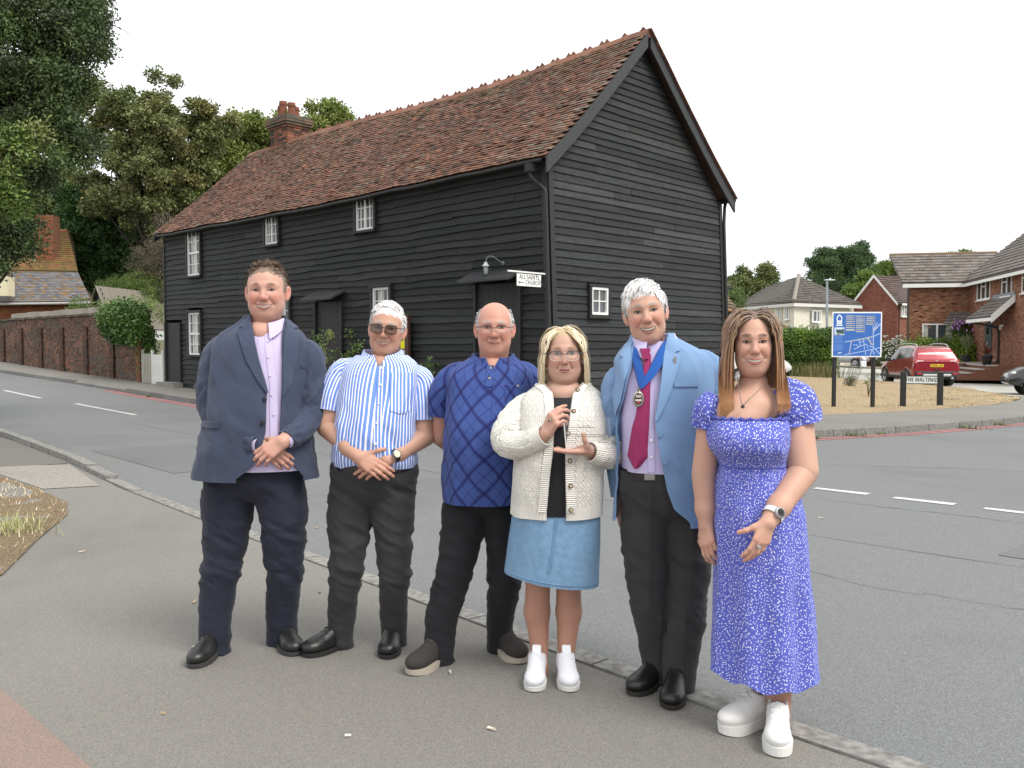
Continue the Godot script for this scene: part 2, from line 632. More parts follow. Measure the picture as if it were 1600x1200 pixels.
	setting(obj("estate_pavement", strip(gb, [V(46,46), V(33,54), V(30.4,61), V(29,66), V(23.6,65.3), V(19.2,62), V(13.8,58), V(5,52), V(-45,47)], 2.0,2,0.08), M.path))
	for d in [[-2.2,-0.4], [17.54,21.04], [23.05,26.21], [29,32.5], [36,40]]:
		if d[0] > 0:
			obj("centre_dash", strip([V(d[0], 7.24), V(d[1], 7.33)], [V(d[0], 7.34), V(d[1], 7.43)], 0.5,1,0.005), M.white_line, road)
	for k in 9:
		var s0 := 6.0 - k * 0.82
		obj("give_way_dash", strip([V(s0 - 0.3,8.74 + rng.randf() * 0.03), V(s0 - 0.86,8.76)], [V(s0 - 0.3,8.86), V(s0 - 0.86,8.88 + rng.randf() * 0.02)], 0.1,1,0.005), M.white_line, road)
	for w in [[-0.10,-0.18], [-0.27,-0.35]]:
		var part := kf.slice(4,18)
		obj("red_line", strip(offset_line(part, w[0]), offset_line(part, w[1]), 0.4,1,0.006), M.red_line, road)
	for q in [[[V(16.5,6.6), V(13,6.5), V(9.5,6.75), V(6.0,6.7), V(2.0,6.6), V(-1.5,6.7)], 0.012], [[V(10.2,4.4), V(9.9,4.9), V(9.3,5.1)], 0.01], [[V(4.6,8.5), V(3.6,8.2), V(2.2,8.3), V(0.8,8.1), V(-0.6,8.2)], 0.012], [[V(14.5,5.2), V(12.5,6.9), V(12.2,8.9)], 0.012], [[V(3.2,5.6), V(2.1,5.45), V(1.2,5.6), V(0.2,5.5)], 0.008], [[V(5.0,10.5), V(3.2,11.6), V(1.0,12.2)], 0.014]]:
		var a := []
		var b := []
		for k in (q[0].size() - 1) * 9 + 1:
			var p: Vector2 = q[0][mini(k / 9, q[0].size() - 2)].lerp(q[0][mini(k / 9, q[0].size() - 2) + 1], (k - mini(k / 9, q[0].size() - 2) * 9) / 9.0)
			p += V(rng.randfn(), rng.randfn()) * 0.022
			var w: float = q[1] * rng.randf_range(0.2,1.0)
			a.append(p - V(w * 0.6, w) * 0.5)
			b.append(p + V(w * 0.6, w) * 0.5)
		obj("crack", strip(a, b, 1.0,1,0.004), M.crack, road)
	obj("repair_patch", strip([V(12.6,4.6), V(9.8,4.5)], [V(12.4,6.1), V(9.7,6.2)], 0.3,5,0.004), M.tar_patch, road)
	obj("repair_patch", strip([V(1.8,6.9), V(-2.5,6.8)], [V(1.7,8.3), V(-2.5,8.4)], 0.3,5,0.004), M.tar_patch, road)
	make_verges()

func blades(area: Array, count: int, hi: float, cols: Array, lift: float, clump := 1.0) -> MB:
	var o := MB.new()
	var r := resample(area[0], area[1], 0.4)
	var m: int = r[0].size()
	for k in count:
		var q := rng.randi_range(0, m - 2)
		var u := rng.randf()
		var p: Vector2 = r[0][q].lerp(r[0][q + 1], u).lerp(r[1][q].lerp(r[1][q + 1], u), rng.randf())
		var nz: float = macro.get_noise_2d(p.x * 2.3, p.y * 2.3)
		if nz < -0.15 * clump and rng.randf() < 0.6:
			continue
		var w := ST(p.x, p.y, lift)
		var h := hi * rng.randf_range(0.35,1.0) * (1.0 + nz)
		var dir := Vector3(rng.randfn(), 0, rng.randfn()).normalized()
		var lean := dir * h * rng.randf_range(0.2,1.3)
		var sd := dir.cross(Vector3.UP) * rng.randf_range(0.003,0.006) * (1.0 + hi * 2.0)
		var c: Color = cols[rng.randi() % cols.size()]
		if nz > 0.22 and cols.size() > 2:
			c = cols[cols.size() - 1]
		c = vary(c, 0.25)
		o.tri(w - sd, w + sd, w + lean + Vector3.UP * h * 0.7, c)
	return o

func make_verges() -> void:
	var straw := [Color(0.52,0.39,0.2), Color(0.6,0.47,0.27), Color(0.4,0.28,0.14), Color(0.48,0.37,0.2), Color(0.19,0.21,0.07)]
	var gf := [V(14,15.2), V(10.5,15.2), V(9.15,15.55), V(7.97,17.26), V(7.35,19.15), V(6.85,21.65), V(6.6,24.4), V(6.65,26.5), V(6.8,27.9)]
	var gback := [V(30,24), V(27,29), V(22.07,35.8), V(19.83,39.7), V(17.66,39.9), V(14.26,38.6), V(11.21,35.5), V(8.23,31.1), V(6.95,28.5)]
	var v := obj("verge", strip(gf, gback, 0.5,30,0.11, null, 0.12), M.dry)
	setting(v)
	stuff(obj("dry_grass", blades([gf, gback], 34000,0.07, straw, 0.1), M.blade, v))
	var va := [V(5.3,0.9), V(6.23,1.72), V(7.12,2.2), V(8.0,2.72), V(8.6,2.92), V(9.6,2.98), V(11.7,2.95), V(13,2.4), V(16,2.1)]
	var vb := [V(5.9,-0.5), V(7,-0.5), V(8,-0.5), V(9,-0.5), V(9.6,-0.5), V(10.2,-0.5), V(12,-0.5), V(13.5,-0.5), V(17,-0.5)]
	var w := obj("bank", strip(va, vb, 0.15,18,0.034, null, 0.06), mat(Color(0.36,0.26,0.15), 0.95, {tex = noise_tex(52,0.09,0.5,1.0), scale = 1.6, world = true, bump = M.dry.heightmap_texture, bump_cm = 2.0}))
	setting(w)
	stuff(obj("dry_grass", blades([va, vb], 16000,0.06, [Color(0.55,0.36,0.18), Color(0.66,0.5,0.3), Color(0.36,0.24,0.13), Color(0.7,0.6,0.42)], 0.02), M.blade, w))
	var tuft := MB.new()
	for k in 500:
		var p := ST(7.55 + rng.randfn() * 0.16,2.05 + rng.randfn() * 0.17,0.03)
		var d := Vector3(rng.randfn(), 0, rng.randfn()).normalized()
		var h := rng.randf_range(0.05,0.17)
		tuft.tri(p - d.cross(Vector3.UP) * 0.004, p + d.cross(Vector3.UP) * 0.004, p + d * h * rng.randf_range(0.3,1.1) + Vector3.UP * h, vary([Color(0.3,0.33,0.13), Color(0.55,0.5,0.3), Color(0.42,0.42,0.2)][k % 3], 0.2))
	tag(obj("grass_tuft", tuft, M.blade), "tuft of pale green grass on the parched bank beside the pavement", "grass", "", "stuff")
	var spots := [[6.3,13.55,0.09], [6.02,14.5,0.13], [5.85,15.2,0.05], [5.14,17.6,0.12], [4.97,18.9,0.1], [12.4,9.0,0.12], [13.6,9.05,0.08], [17.5,9.25,0.05], [22,9.5,0.06], [12.9,4.2,0.08], [13.6,4.25,0.1], [11.9,4.02,0.05], [24.0,11.1,0.15]]
	for q in spots:
		var m := MB.new()
		for k in 60:
			var p := ST(q[0] + rng.randfn() * q[2], q[1] + rng.randfn() * 0.03,0.0)
			var d := Vector3(rng.randfn(), 0, rng.randfn()).normalized()
			var h: float = q[2] * rng.randf_range(0.3,1.0)
			m.tri(p - d.cross(Vector3.UP) * 0.008, p + d.cross(Vector3.UP) * 0.008, p + d * h * 0.8 + Vector3.UP * h, vary(Color(0.12,0.17,0.05), 0.4))
		tag(obj("weed", m, M.blade), "low green weed growing from the joint at a kerb", "weed", "weeds along the kerbs", "stuff")
	var scraps := [[2.35,2.32,0.05, Color(0.7,0.62,0.5)], [4.77,2.3,0.06, Color(0.5,0.37,0.22)], [2.7,1.9,0.03, Color(0.78,0.74,0.68)], [4.05,1.95,0.025, Color(0.7,0.64,0.4)], [7.0,3.35,0.05, Color(0.55,0.33,0.12)], [4.4,2.9,0.02, Color(0.05,0.05,0.05)], [6.5,2.3,0.06, Color(0.6,0.5,0.36)], [1.9,2.0,0.04, Color(0.6,0.57,0.52)], [2.9,2.6,0.045, Color(0.66,0.63,0.58)], [3.4,1.5,0.03, Color(0.5,0.35,0.2)], [3.3,7.3,0.06, Color(0.62,0.55,0.45)], [6.1,4.0,0.05, Color(0.5,0.3,0.15)]]
	for q in scraps:
		var m2 := MB.new()
		var o2 := ST(q[0], q[1], 0.031 if q[1] < 3.2 else 0.007)
		var d2: Vector3 = Vector3(rng.randfn(), 0, rng.randfn()).normalized() * q[2] * 0.4
		var e2: Vector3 = d2.cross(Vector3.UP) * 0.3
		m2.hexa([o2 - d2 - e2, o2 + d2 - e2 * 0.4, o2 + d2 + e2 * 0.4, o2 - d2 + e2, o2 - d2 - e2 + Vector3.UP * 0.006, o2 + d2 - e2 * 0.4 + Vector3.UP * 0.002, o2 + d2 + e2 * 0.4 + Vector3.UP * 0.008, o2 - d2 + e2 + Vector3.UP * 0.003], q[3])
		if (m2.n[0].y > 0):
			pass
		tag(obj("leaf_scrap", m2, M.plain), "small dry leaf or scrap lying on the tarmac", "scrap", "scraps on the ground")

# ---------------------------------------------------------------- the barn
# own axes: origin at the near corner, front wall along -x, gable wall along -z
const BL := 14.75
const BW := 5.6
const EAVE := 4.62
const RIDGE := 7.42

func lean(p: Vector3) -> Vector3:
	var k := clampf(1.0 + p.x / 9.0,0.0,1.0)
	return p + V3(-0.043 * maxf(p.y, 0.0) * k, 0.0,0.0)

func board(a: Vector3, b: Vector3, h: float, out: Vector3, col: Color, thick := 0.034, wav := 0.02, cut_a := 0.0, cut_b := 0.0) -> MB:
	var o := MB.new()
	var m := maxi(1, ceili(a.distance_to(b) / 0.55))
	var low := PackedVector3Array()
	var up := PackedVector3Array()
	var sd := rng.randf() * 100.0
	var dir := (b - a).normalized()
	for k in m + 1:
		var u := float(k) / m
		var p := a.lerp(b, u)
		var w := macro.get_noise_2d(p.x * 2.2 + p.z * 1.7 + sd, sd) * wav * 1.6 + macro.get_noise_2d((p.x + p.z) * 0.6, p.y * 3.0) * wav * 1.4
		var g := absf(macro.get_noise_2d(p.x * 1.3 + p.z * 1.3, sd + 9.0)) * 0.014
		low.append(p + V3(0, w, 0) + out * (thick + g))
		var top := p + V3(0, h + 0.018,0) + out * 0.004
		if k == 0:
			top += dir * cut_a
		if k == m:
			top -= dir * cut_b
		up.append(top)
	var back := out * -0.02
	for k in m:
		var l0 := lean(low[k])
		var l1 := lean(low[k + 1])
		var u0 := lean(up[k])
		var u1 := lean(up[k + 1])
		o.quad(l0, l1, u1, u0, col)
		o.quad(lean(low[k] - out * thick), lean(low[k + 1] - out * thick), l1, l0, col)
	o.quad(lean(low[0] - out * thick), lean(low[0]), lean(up[0]), lean(up[0] + back), col)
	o.quad(lean(low[m]), lean(low[m] - out * thick), lean(up[m] + back), lean(up[m]), col)
	return o

func window(parent: Node3D, o: Vector3, w: float, h: float, b: Basis, nx: int, ny: int, sash: bool, curtain := true) -> void:
	var win := Node3D.new()
	win.name = "window"
	parent.add_child(win, true)
	win.transform = Transform3D(b, o)
	var f := MB.new()
	var e := 0.045
	f.box(V3(w / 2, e / 2,0.0), V3(w, e, 0.05))
	f.box(V3(w / 2, h - e / 2,0.0), V3(w, e, 0.05))
	for x in [e / 2, w - e / 2]:
		f.box(V3(x, h / 2,0.0), V3(e, h - 2 * e, 0.05))
	if sash:
		f.box(V3(w / 2, h * 0.5,0.002), V3(w - 2 * e, 0.045,0.045))
	elif nx % 2 == 0 and nx > 2:
		f.box(V3(w / 2, h * 0.5,0.002), V3(0.05, h - 2 * e, 0.046))
	obj("frame", f, M.white, win)
	for k in range(1, nx):
		if not sash and nx > 2 and nx % 2 == 0 and k == nx / 2:
			continue
		var g := MB.new()
		g.box(V3(w * k / nx, h / 2,-0.002), V3(0.018, h - 2 * e, 0.03))
		obj("glazing_bar", g, M.white, win)
	for k in range(1, ny):
		if sash and k * 2 == ny:
			continue
		var g2 := MB.new()
		g2.box(V3(w / 2, h * k / ny, -0.003), V3(w - 2 * e, 0.018,0.026))
		obj("glazing_bar", g2, M.white, win)
	for k in nx:
		for q in ny:
			var pa := MB.new()
			var d := V3(0,0, rng.randfn() * 0.0015)
			var c0 := V3(w * k / nx, h * q / ny, -0.012)
			var c1 := V3(w * (k + 1) / nx, h * (q + 1) / ny, -0.012)
			pa.quad(c0 + d, V3(c1.x, c0.y, c0.z), c1 - d, V3(c0.x, c1.y, c0.z))
			obj("pane", pa, M.glass, win)
	if curtain:
		for sd in [0,1]:
			var cu := MB.new()
			var pts := PackedVector3Array()
			for r in 2:
				for q in 13:
					var x := (0.03 + w * 0.36 * q / 12.0) if sd == 0 else (w - 0.03 - w * 0.36 * (12 - q) / 12.0)
					pts.append(V3(x, 0.03 + (h - 0.06) * r, -0.1 + 0.02 * sin(q * 2.1)))
			cu.grid(2,13, pts)
			obj("curtain", cu, M.curtain, win)
	var rm := MB.new()
	rm.quad(V3(0,0,-0.24), V3(w, 0,-0.24), V3(w, h, -0.24), V3(0, h, -0.24))
	rm.quad(V3(0,0,-0.24), V3(0,0,-0.03), V3(w, 0,-0.03), V3(w, 0,-0.24))
	rm.quad(V3(0, h, -0.03), V3(0, h, -0.24), V3(w, h, -0.24), V3(w, h, -0.03))
	rm.quad(V3(0,0,-0.24), V3(0, h, -0.24), V3(0, h, -0.03), V3(0,0,-0.03))
	rm.quad(V3(w, 0,-0.03), V3(w, h, -0.03), V3(w, h, -0.24), V3(w, 0,-0.24))
	obj("reveal", rm, M.dark_room, win)

func make_barn() -> void:
	var barn := thing("barn", "long black weatherboarded barn with old red clay tiled roof beside the road", "barn", V3(SX * 9.7 + SZ * 11.09,0,-(SZ * 9.7 - SX * 11.09)), TURN)
	var black := [Color(0.031,0.033,0.034), Color(0.038,0.040,0.041), Color(0.026,0.028,0.028), Color(0.047,0.049,0.05), Color(0.033,0.036,0.037)]
	var holes := [
		[-13.27,-12.55,3.40,4.62,3,4, true], [-9.2,-8.64,3.92,4.62,4,3, false], [-5.47,-4.86,3.92,4.62,4,3, false],
		[-13.27,-12.6,1.26,2.40,3,4, true], [-8.78,-8.2,1.45,2.62,3,4, true], [-4.95,-4.4,1.6,2.70,2,4, true]]
	var doors := [[-14.69,-13.83,0.3,2.15], [-7.07,-6.12,0.3,2.48], [-1.83,-0.76,0.1,2.62]]
	var row := 0.138
	var y := 0.02
	while y < EAVE - 0.05:
		var free := [[-BL, -0.09]]
		for hq in holes + doors:
			if y + row * 0.6 > hq[2] - 0.05 and y + row * 0.5 < hq[3] + 0.06:
				var nf := []
				for f in free:
					if hq[1] + 0.07 < f[0] or hq[0] - 0.07 > f[1]:
						nf.append(f)
						continue
					if hq[0] - 0.07 > f[0]:
						nf.append([f[0], hq[0] - 0.07])
					if hq[1] + 0.07 < f[1]:
						nf.append([hq[1] + 0.07, f[1]])
				free = nf
		for f in free:
			var x: float = f[0]
			while x < f[1] - 0.02:
				var l := rng.randf_range(2.2,4.6)
				var x1 := minf(f[1], x + l)
				if f[1] - x1 < 0.5:
					x1 = f[1]
				var gx := gy(9.7 - x, 11.1)
				if y + row > gx + 0.2:
					var sag := 0.05 * sin((x + 3.0) * 0.42) * (y / EAVE) * 0.6
					var sag1 := 0.05 * sin((x1 + 3.0) * 0.42) * (y / EAVE) * 0.6
					obj("weatherboard", board(V3(x + 0.002, y + sag, 0), V3(x1 - 0.002, y + sag1,0), row, V3(0,0,1), vary(tone(black[rng.randi() % 5], 0.9), 0.28)), M.board, barn)  # front boards toned down against the gable: its shade put into the colour
				x = x1
		y += row
	y = 0.02
	row = 0.131
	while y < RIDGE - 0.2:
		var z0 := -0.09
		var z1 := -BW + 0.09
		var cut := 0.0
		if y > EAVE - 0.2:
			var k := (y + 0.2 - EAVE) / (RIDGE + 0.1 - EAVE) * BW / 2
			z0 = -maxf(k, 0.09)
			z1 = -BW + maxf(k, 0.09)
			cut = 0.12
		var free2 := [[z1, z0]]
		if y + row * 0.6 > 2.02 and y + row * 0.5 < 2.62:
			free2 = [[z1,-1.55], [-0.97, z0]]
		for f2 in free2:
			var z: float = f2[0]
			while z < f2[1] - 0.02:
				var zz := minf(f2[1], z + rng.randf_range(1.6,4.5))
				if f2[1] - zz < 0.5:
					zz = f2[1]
				obj("weatherboard", board(V3(0, y, zz - 0.002), V3(0, y, z + 0.002), row, V3(1,0,0), vary(tone(black[rng.randi() % 5], 1.35), 0.25), 0.028,0.01, cut if zz == f2[1] else 0.0, cut if z == f2[0] else 0.0), M.board, barn)  # same boards toned up: the brighter light on the gable is painted in
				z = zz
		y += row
	var core := MB.new()
	var cz := -0.3
	var pr := [V3(-0.3,-0.2, cz), V3(-0.3,-0.2,-BW + 0.05), V3(-BL + 0.05,-0.2,-BW + 0.05), V3(-BL + 0.05,-0.2, cz)]
	var e2 := EAVE - 0.2
	core.hexa([lean(pr[3]), lean(pr[0]), lean(pr[1]), lean(pr[2]), lean(pr[3] + V3(0, e2,0)), lean(pr[0] + V3(0, e2,0)), lean(pr[1] + V3(0, e2,0)), lean(pr[2] + V3(0, e2,0))])
	for xx in [-0.02,-BL + 0.02]:
		var a := lean(V3(xx, EAVE - 0.2,0))
		var b2 := lean(V3(xx, EAVE - 0.2,-BW))
		core.tri(a, b2, lean(V3(xx, RIDGE - 0.05,-BW / 2)))
		core.quad(lean(V3(xx, -0.3,0)), lean(V3(xx, -0.3,-BW)), b2, a)
	core.quad(lean(V3(-BL, -0.3,-BW)), lean(V3(-0.02,-0.3,-BW)), lean(V3(-0.02, EAVE, -BW)), lean(V3(-BL, EAVE, -BW)))
	obj("inner_wall", core, M.dark_room, barn)
	var foot := MB.new()
	foot.box(V3(-BL / 2,0.05,-0.04), V3(BL - 0.02,0.7,0.1))
	foot.box(V3(-0.04,0.0,-BW / 2), V3(0.1,0.3, BW - 0.3))
	obj("footing", foot, M.black_paint, barn)
	for cb in [[V3(-0.055,0,0.012), V3(0.11,0,0.05)], [V3(0.014,0,-0.055), V3(0.05,0,0.11)], [V3(0.012,0,-BW + 0.05), V3(0.06,0,0.1)], [V3(-BL - 0.02,0,0.0), V3(0.06,0,0.09)]]:
		var m := MB.new()
		var c: Vector3 = cb[0]
		var h: Vector3 = cb[1] * 0.5
		m.hexa([lean(c + V3(-h.x, 0, h.z)), lean(c + V3(h.x, 0, h.z)), lean(c + V3(h.x, 0,-h.z)), lean(c + V3(-h.x, 0,-h.z)), lean(c + V3(-h.x, EAVE - 0.05, h.z)), lean(c + V3(h.x, EAVE - 0.05, h.z)), lean(c + V3(h.x, EAVE - 0.05,-h.z)), lean(c + V3(-h.x, EAVE - 0.05,-h.z))])
		obj("corner_board", m, M.black_paint, barn)
	for hq in holes:
		var w0: Vector3 = lean(V3(hq[0], hq[2], 0.03))
		window(barn, w0, hq[1] - hq[0], hq[3] - hq[2], Basis(), hq[4], hq[5], hq[6], hq[5] == 4)
		var su := MB.new()
		var cx: float = (hq[0] + hq[1]) / 2 + w0.x - hq[0]
		var ww: float = hq[1] - hq[0]
		su.box(V3(cx, hq[2] - 0.03,0.05), V3(ww + 0.16,0.05,0.14))
		su.box(V3(cx, hq[3] + 0.035,0.045), V3(ww + 0.16,0.06,0.12))
		for k in [-1,1]:
			su.box(V3(cx + k * (ww / 2 + 0.038), (hq[2] + hq[3]) / 2,0.03), V3(0.07, hq[3] - hq[2], 0.11))
		obj("window_surround", su, M.black_paint, barn)
	window(barn, lean(V3(0.03,2.06,-1.02)), 0.48,0.49, Basis(Vector3.UP, PI / 2), 2,2, false, false)
	var gs := MB.new()
	var go := lean(V3(0.035,2.3,-1.26))
	gs.box(go + V3(0.01,-0.28,0), V3(0.12,0.05,0.68))
	gs.box(go + V3(0,0.28,0), V3(0.09,0.05,0.62))
	for k in [-1,1]:
		gs.box(go + V3(0,0, k * 0.27), V3(0.09,0.5,0.06))
	obj("window_surround", gs, M.black_paint, barn)
	for d in doors:
		var door := Node3D.new()
		door.name = "door"
		barn.add_child(door, true)
		var n := roundi((d[1] - d[0]) / 0.16)
		for k in n:
			var pl := MB.new()
			var x0: float = d[0] + (d[1] - d[0]) * k / n
			pl.box(V3(x0 + (d[1] - d[0]) / n / 2 - 0.043 * 1.2 * clampf(1.0 + x0 / 9.0,0,1), (d[2] + d[3]) / 2,0.0), V3((d[1] - d[0]) / n - 0.006, d[3] - d[2], 0.04))
			obj("plank", pl, M.black_paint, door)
		var fr := MB.new()
		for k in [0,1]:
			fr.box(V3(d[k] + (0.03 if k else -0.03) - 0.05 * clampf(1.0 + d[0] / 9.0,0,1), (d[2] + d[3]) / 2,0.03), V3(0.06, d[3] - d[2], 0.1))
		obj("door_frame", fr, M.black_paint, door)
		var st := MB.new()
		st.box(V3((d[0] + d[1]) / 2, gy(9.7 - d[0], 11) + 0.16,0.16), V3(d[1] - d[0] + 0.2,0.14,0.3))
		obj("doorstep", st, M.kerb, door)
		if d[0] > -10:
			var hd := MB.new()
			var cxx: float = (d[0] + d[1]) / 2 - 0.1 * clampf(1.0 + d[0] / 9.0,0,1)
			var wd: float = d[1] - d[0] + 0.26
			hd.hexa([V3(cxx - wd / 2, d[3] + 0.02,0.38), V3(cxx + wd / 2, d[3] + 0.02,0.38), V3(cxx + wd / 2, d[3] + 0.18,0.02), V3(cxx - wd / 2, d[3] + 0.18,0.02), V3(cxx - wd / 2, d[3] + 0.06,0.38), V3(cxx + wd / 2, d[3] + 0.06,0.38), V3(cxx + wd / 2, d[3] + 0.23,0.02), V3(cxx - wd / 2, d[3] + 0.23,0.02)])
			obj("door_hood", hd, M.grey_paint, door)
	var nm := MB.new()
	var brass := mat(Color(0.5,0.4,0.18), 0.4, {metal = 0.6})
	nm.box(V3(-6.6,1.75,0.03), V3(0.018,0.19,0.02))
	nm.box(V3(-6.52,1.75,0.03), V3(0.018,0.19,0.02))
	nm.box(V3(-6.56,1.845,0.03), V3(0.1,0.014,0.02))
	nm.box(V3(-6.56,1.655,0.03), V3(0.1,0.014,0.02))
	nm.box(V3(-6.575,1.79,0.032), V3(0.014,0.07,0.02))
	nm.box(V3(-6.545,1.79,0.032), V3(0.014,0.07,0.02))
	nm.tri(V3(-6.585,1.74,0.042), V3(-6.56,1.69,0.042), V3(-6.535,1.74,0.042))
	obj("number_plate", nm, brass, barn)
	make_roof(barn)

func roof_at(x: float, u: float) -> Vector3:
	var sag := 0.06 * sin((x + 2.0) * 0.55) * u - 0.05 * sin(PI * clampf(-x / BL, 0,1)) + 0.035 * macro.get_noise_2d(x * 1.4, u * 3.0) - 0.06 * sin(PI * u)
	var y := lerpf(EAVE + 0.03, RIDGE, u)
	var z := lerpf(0.24,-BW / 2, u)
	var k := clampf(1.0 + x / 9.0,0.0,1.0)
	return V3(x - 0.043 * y * k, y + sag, z)

func make_roof(barn: Node3D) -> void:
	var roof := Node3D.new()
	roof.name = "roof"
	barn.add_child(roof, true)
	var rows := 43
	var wd := 0.166
	var cnt := ceili((BL + 0.45) / wd)
	var many := MB.new()
	var red := [Color(0.27,0.125,0.08), Color(0.225,0.11,0.073), Color(0.3,0.14,0.085), Color(0.195,0.1,0.07), Color(0.245,0.12,0.08)]
	for r in rows:
		for q in cnt:
			var x0 := 0.2 - wd * (q + (0.5 if r % 2 else 0.0))
			if r % 2 and q == cnt - 1:
				continue
			var jig := rng.randfn() * 0.006
			var u0 := (r - 0.06 + rng.randfn() * 0.035) / rows
			var u1 := minf((r + 1.25) / rows, 1.0)
			var a := roof_at(x0 - wd + 0.004, u0)
			var b := roof_at(x0 - 0.004, u0)
			var c := roof_at(x0 - 0.004, u1)
			var d := roof_at(x0 - wd + 0.004, u1)
			var nn := (b - a).cross(d - a).normalized()
			var lift := 0.021 + absf(jig) + 0.006 * rng.randf()
			var tilt := rng.randfn() * 0.004
			var nz := macro.get_noise_2d(x0 * 1.1, r * 0.12)
			var col: Color = vary(red[rng.randi() % 5], 0.2)
			if rng.randf() < 0.05:
				col = vary(Color(0.34,0.15,0.085), 0.2)
			if rng.randf() < 0.08 + 0.2 * maxf(nz, 0.0):
				col = vary(Color(0.13,0.085,0.062), 0.25)
			if rng.randf() < 0.1 + 0.5 * clampf(1.0 - (0.2 - x0) / 0.9,0,1) + 0.12 * clampf(nz, 0,1):
				col = col.lerp(vary(Color(0.26,0.235,0.18), 0.25), rng.randf_range(0.2,0.75))
			if r > rows - 7 and rng.randf() < 0.35:
				col = col.lerp(vary(Color(0.15,0.13,0.055), 0.2), 0.6)
			var one := many
			var as_part: bool = q < 9 and r < 33
			if as_part:
				one = MB.new()
			var th := nn * 0.013
			one.hexa([a + nn * (lift - tilt) - th, b + nn * (lift + tilt) - th, c - th, d - th, a + nn * (lift - tilt), b + nn * (lift + tilt), c + nn * 0.008, d + nn * 0.008], col)
			if as_part:
				obj("roof_tile", one, M.tile, roof)
	stuff(obj("roof_tiles", many, M.tile, roof))
	var sh := MB.new()
	var pts := PackedVector3Array()
	for r in 9:
		for q in 31:
			pts.append(roof_at(-BL - 0.22 + (BL + 0.42) * q / 30.0, r / 8.0) + V3(0,-0.03,0))
	sh.grid(9,31, pts, PackedColorArray(), PackedVector2Array())
	var pts2 := PackedVector3Array()
	for r in 2:
		for q in 31:
			var p := roof_at(-BL - 0.22 + (BL + 0.42) * q / 30.0,1.0 - r)
			pts2.append(V3(p.x, p.y - 0.03,-BW - p.z))
	sh.grid(2,31, pts2)
	for k in sh.c.size():
		sh.c[k] = Color(0.12,0.07,0.05)
	obj("sheathing", sh, M.tile, roof)
	var edge := MB.new()
	for r in 42:
		var p := roof_at(0.2, (r + 0.5) / 42.0)
		edge.box(V3(p.x, p.y + 0.02,-BW - p.z), V3(0.16,0.022,0.13), vary(red[rng.randi() % 5], 0.3), Basis(Vector3.RIGHT, -0.70))
	stuff(obj("verge_tiles", edge, M.tile, roof))
	var m := 34
	for k in m:
		var rt := MB.new()
		var xa := 0.22 - (BL + 0.44) * k / m
		var xb := 0.22 - (BL + 0.44) * (k + 1) / m + 0.012
		var col := vary([Color(0.33,0.14,0.08), Color(0.27,0.12,0.075), Color(0.36,0.17,0.11)][rng.randi() % 3], 0.15)
		var pa := roof_at(xa, 1.0)
		var pb := roof_at(xb, 1.0)
		var sec := [V3(0,-0.13,0.155), V3(0,-0.03,0.085), V3(0,0.045,0.0), V3(0,-0.03,-0.085), V3(0,-0.13,-0.155)]
		for q in 4:
			rt.quad(pb + sec[q] * 1.02, pa + sec[q], pa + sec[q + 1], pb + sec[q + 1] * 1.02, col)
		rt.quad(pa + sec[0], pa + sec[4], pa + sec[3], pa + sec[1], col)
		rt.tri(pa + sec[1], pa + sec[3], pa + sec[2], col)
		var teeth := 2 if k > 1 and rng.randf() < 0.93 else 1
		if k < m - 7:
			for q in teeth:
				var cx := pa.lerp(pb, 0.33 + 0.3 * q) + V3(0,0.035,0)
				var dx := (pb - pa).normalized()
				var h := rng.randf_range(0.065,0.09)
				for sd in [-1.0,1.0]:
					var zz := V3(0,0,0.014 * sd)
					if sd > 0:
						rt.tri(cx + dx * 0.075 + zz, cx - dx * 0.075 + zz, cx + V3(0, h, 0) + zz * 0.4, col)
					else:
						rt.tri(cx - dx * 0.075 + zz, cx + dx * 0.075 + zz, cx + V3(0, h, 0) + zz * 0.4, col)
				rt.quad(cx - dx * 0.075 + V3(0,0,0.014), cx - dx * 0.075 - V3(0,0,0.014), cx + V3(0, h, -0.006), cx + V3(0, h, 0.006), col)
				rt.quad(cx + dx * 0.075 - V3(0,0,0.014), cx + dx * 0.075 + V3(0,0,0.014), cx + V3(0, h, 0.006), cx + V3(0, h, -0.006), col)
		obj("ridge_tile", rt, M.tile, roof)
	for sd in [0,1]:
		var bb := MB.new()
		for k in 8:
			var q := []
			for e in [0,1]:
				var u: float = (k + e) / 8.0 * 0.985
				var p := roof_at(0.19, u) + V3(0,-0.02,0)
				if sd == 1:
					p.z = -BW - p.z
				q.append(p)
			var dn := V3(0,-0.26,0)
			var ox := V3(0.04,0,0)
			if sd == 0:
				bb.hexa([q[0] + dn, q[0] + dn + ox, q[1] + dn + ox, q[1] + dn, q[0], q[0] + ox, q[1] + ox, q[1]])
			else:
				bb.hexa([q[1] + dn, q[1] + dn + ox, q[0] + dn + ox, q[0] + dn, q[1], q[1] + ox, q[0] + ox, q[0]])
		obj("barge_board", bb, M.grey_paint, roof)
	var lf := MB.new()
	for k in 8:
		var p0 := roof_at(-BL - 0.16, k / 8.0) + V3(0,-0.03,0)
		var p1 := roof_at(-BL - 0.16, (k + 1) / 8.0) + V3(0,-0.03,0)
		lf.hexa([p0 + V3(-0.04,-0.2,0), p0 + V3(0,-0.2,0), p1 + V3(0,-0.2,0), p1 + V3(-0.04,-0.2,0), p0 + V3(-0.04,0,0), p0, p1, p1 + V3(-0.04,0,0)])
	obj("barge_board", lf, M.black_paint, roof)
	var gut := MB.new()
	var path := []
	var rad := []
	for k in 30:
		path.append(roof_at(0.1 - (BL + 0.15) * k / 29.0,0.0) + V3(0,-0.055,-0.01))
		rad.append(0.034)
	gut.tube(path, rad, 8)
	obj("gutter", gut, M.black_paint, barn)
	var sof := MB.new()
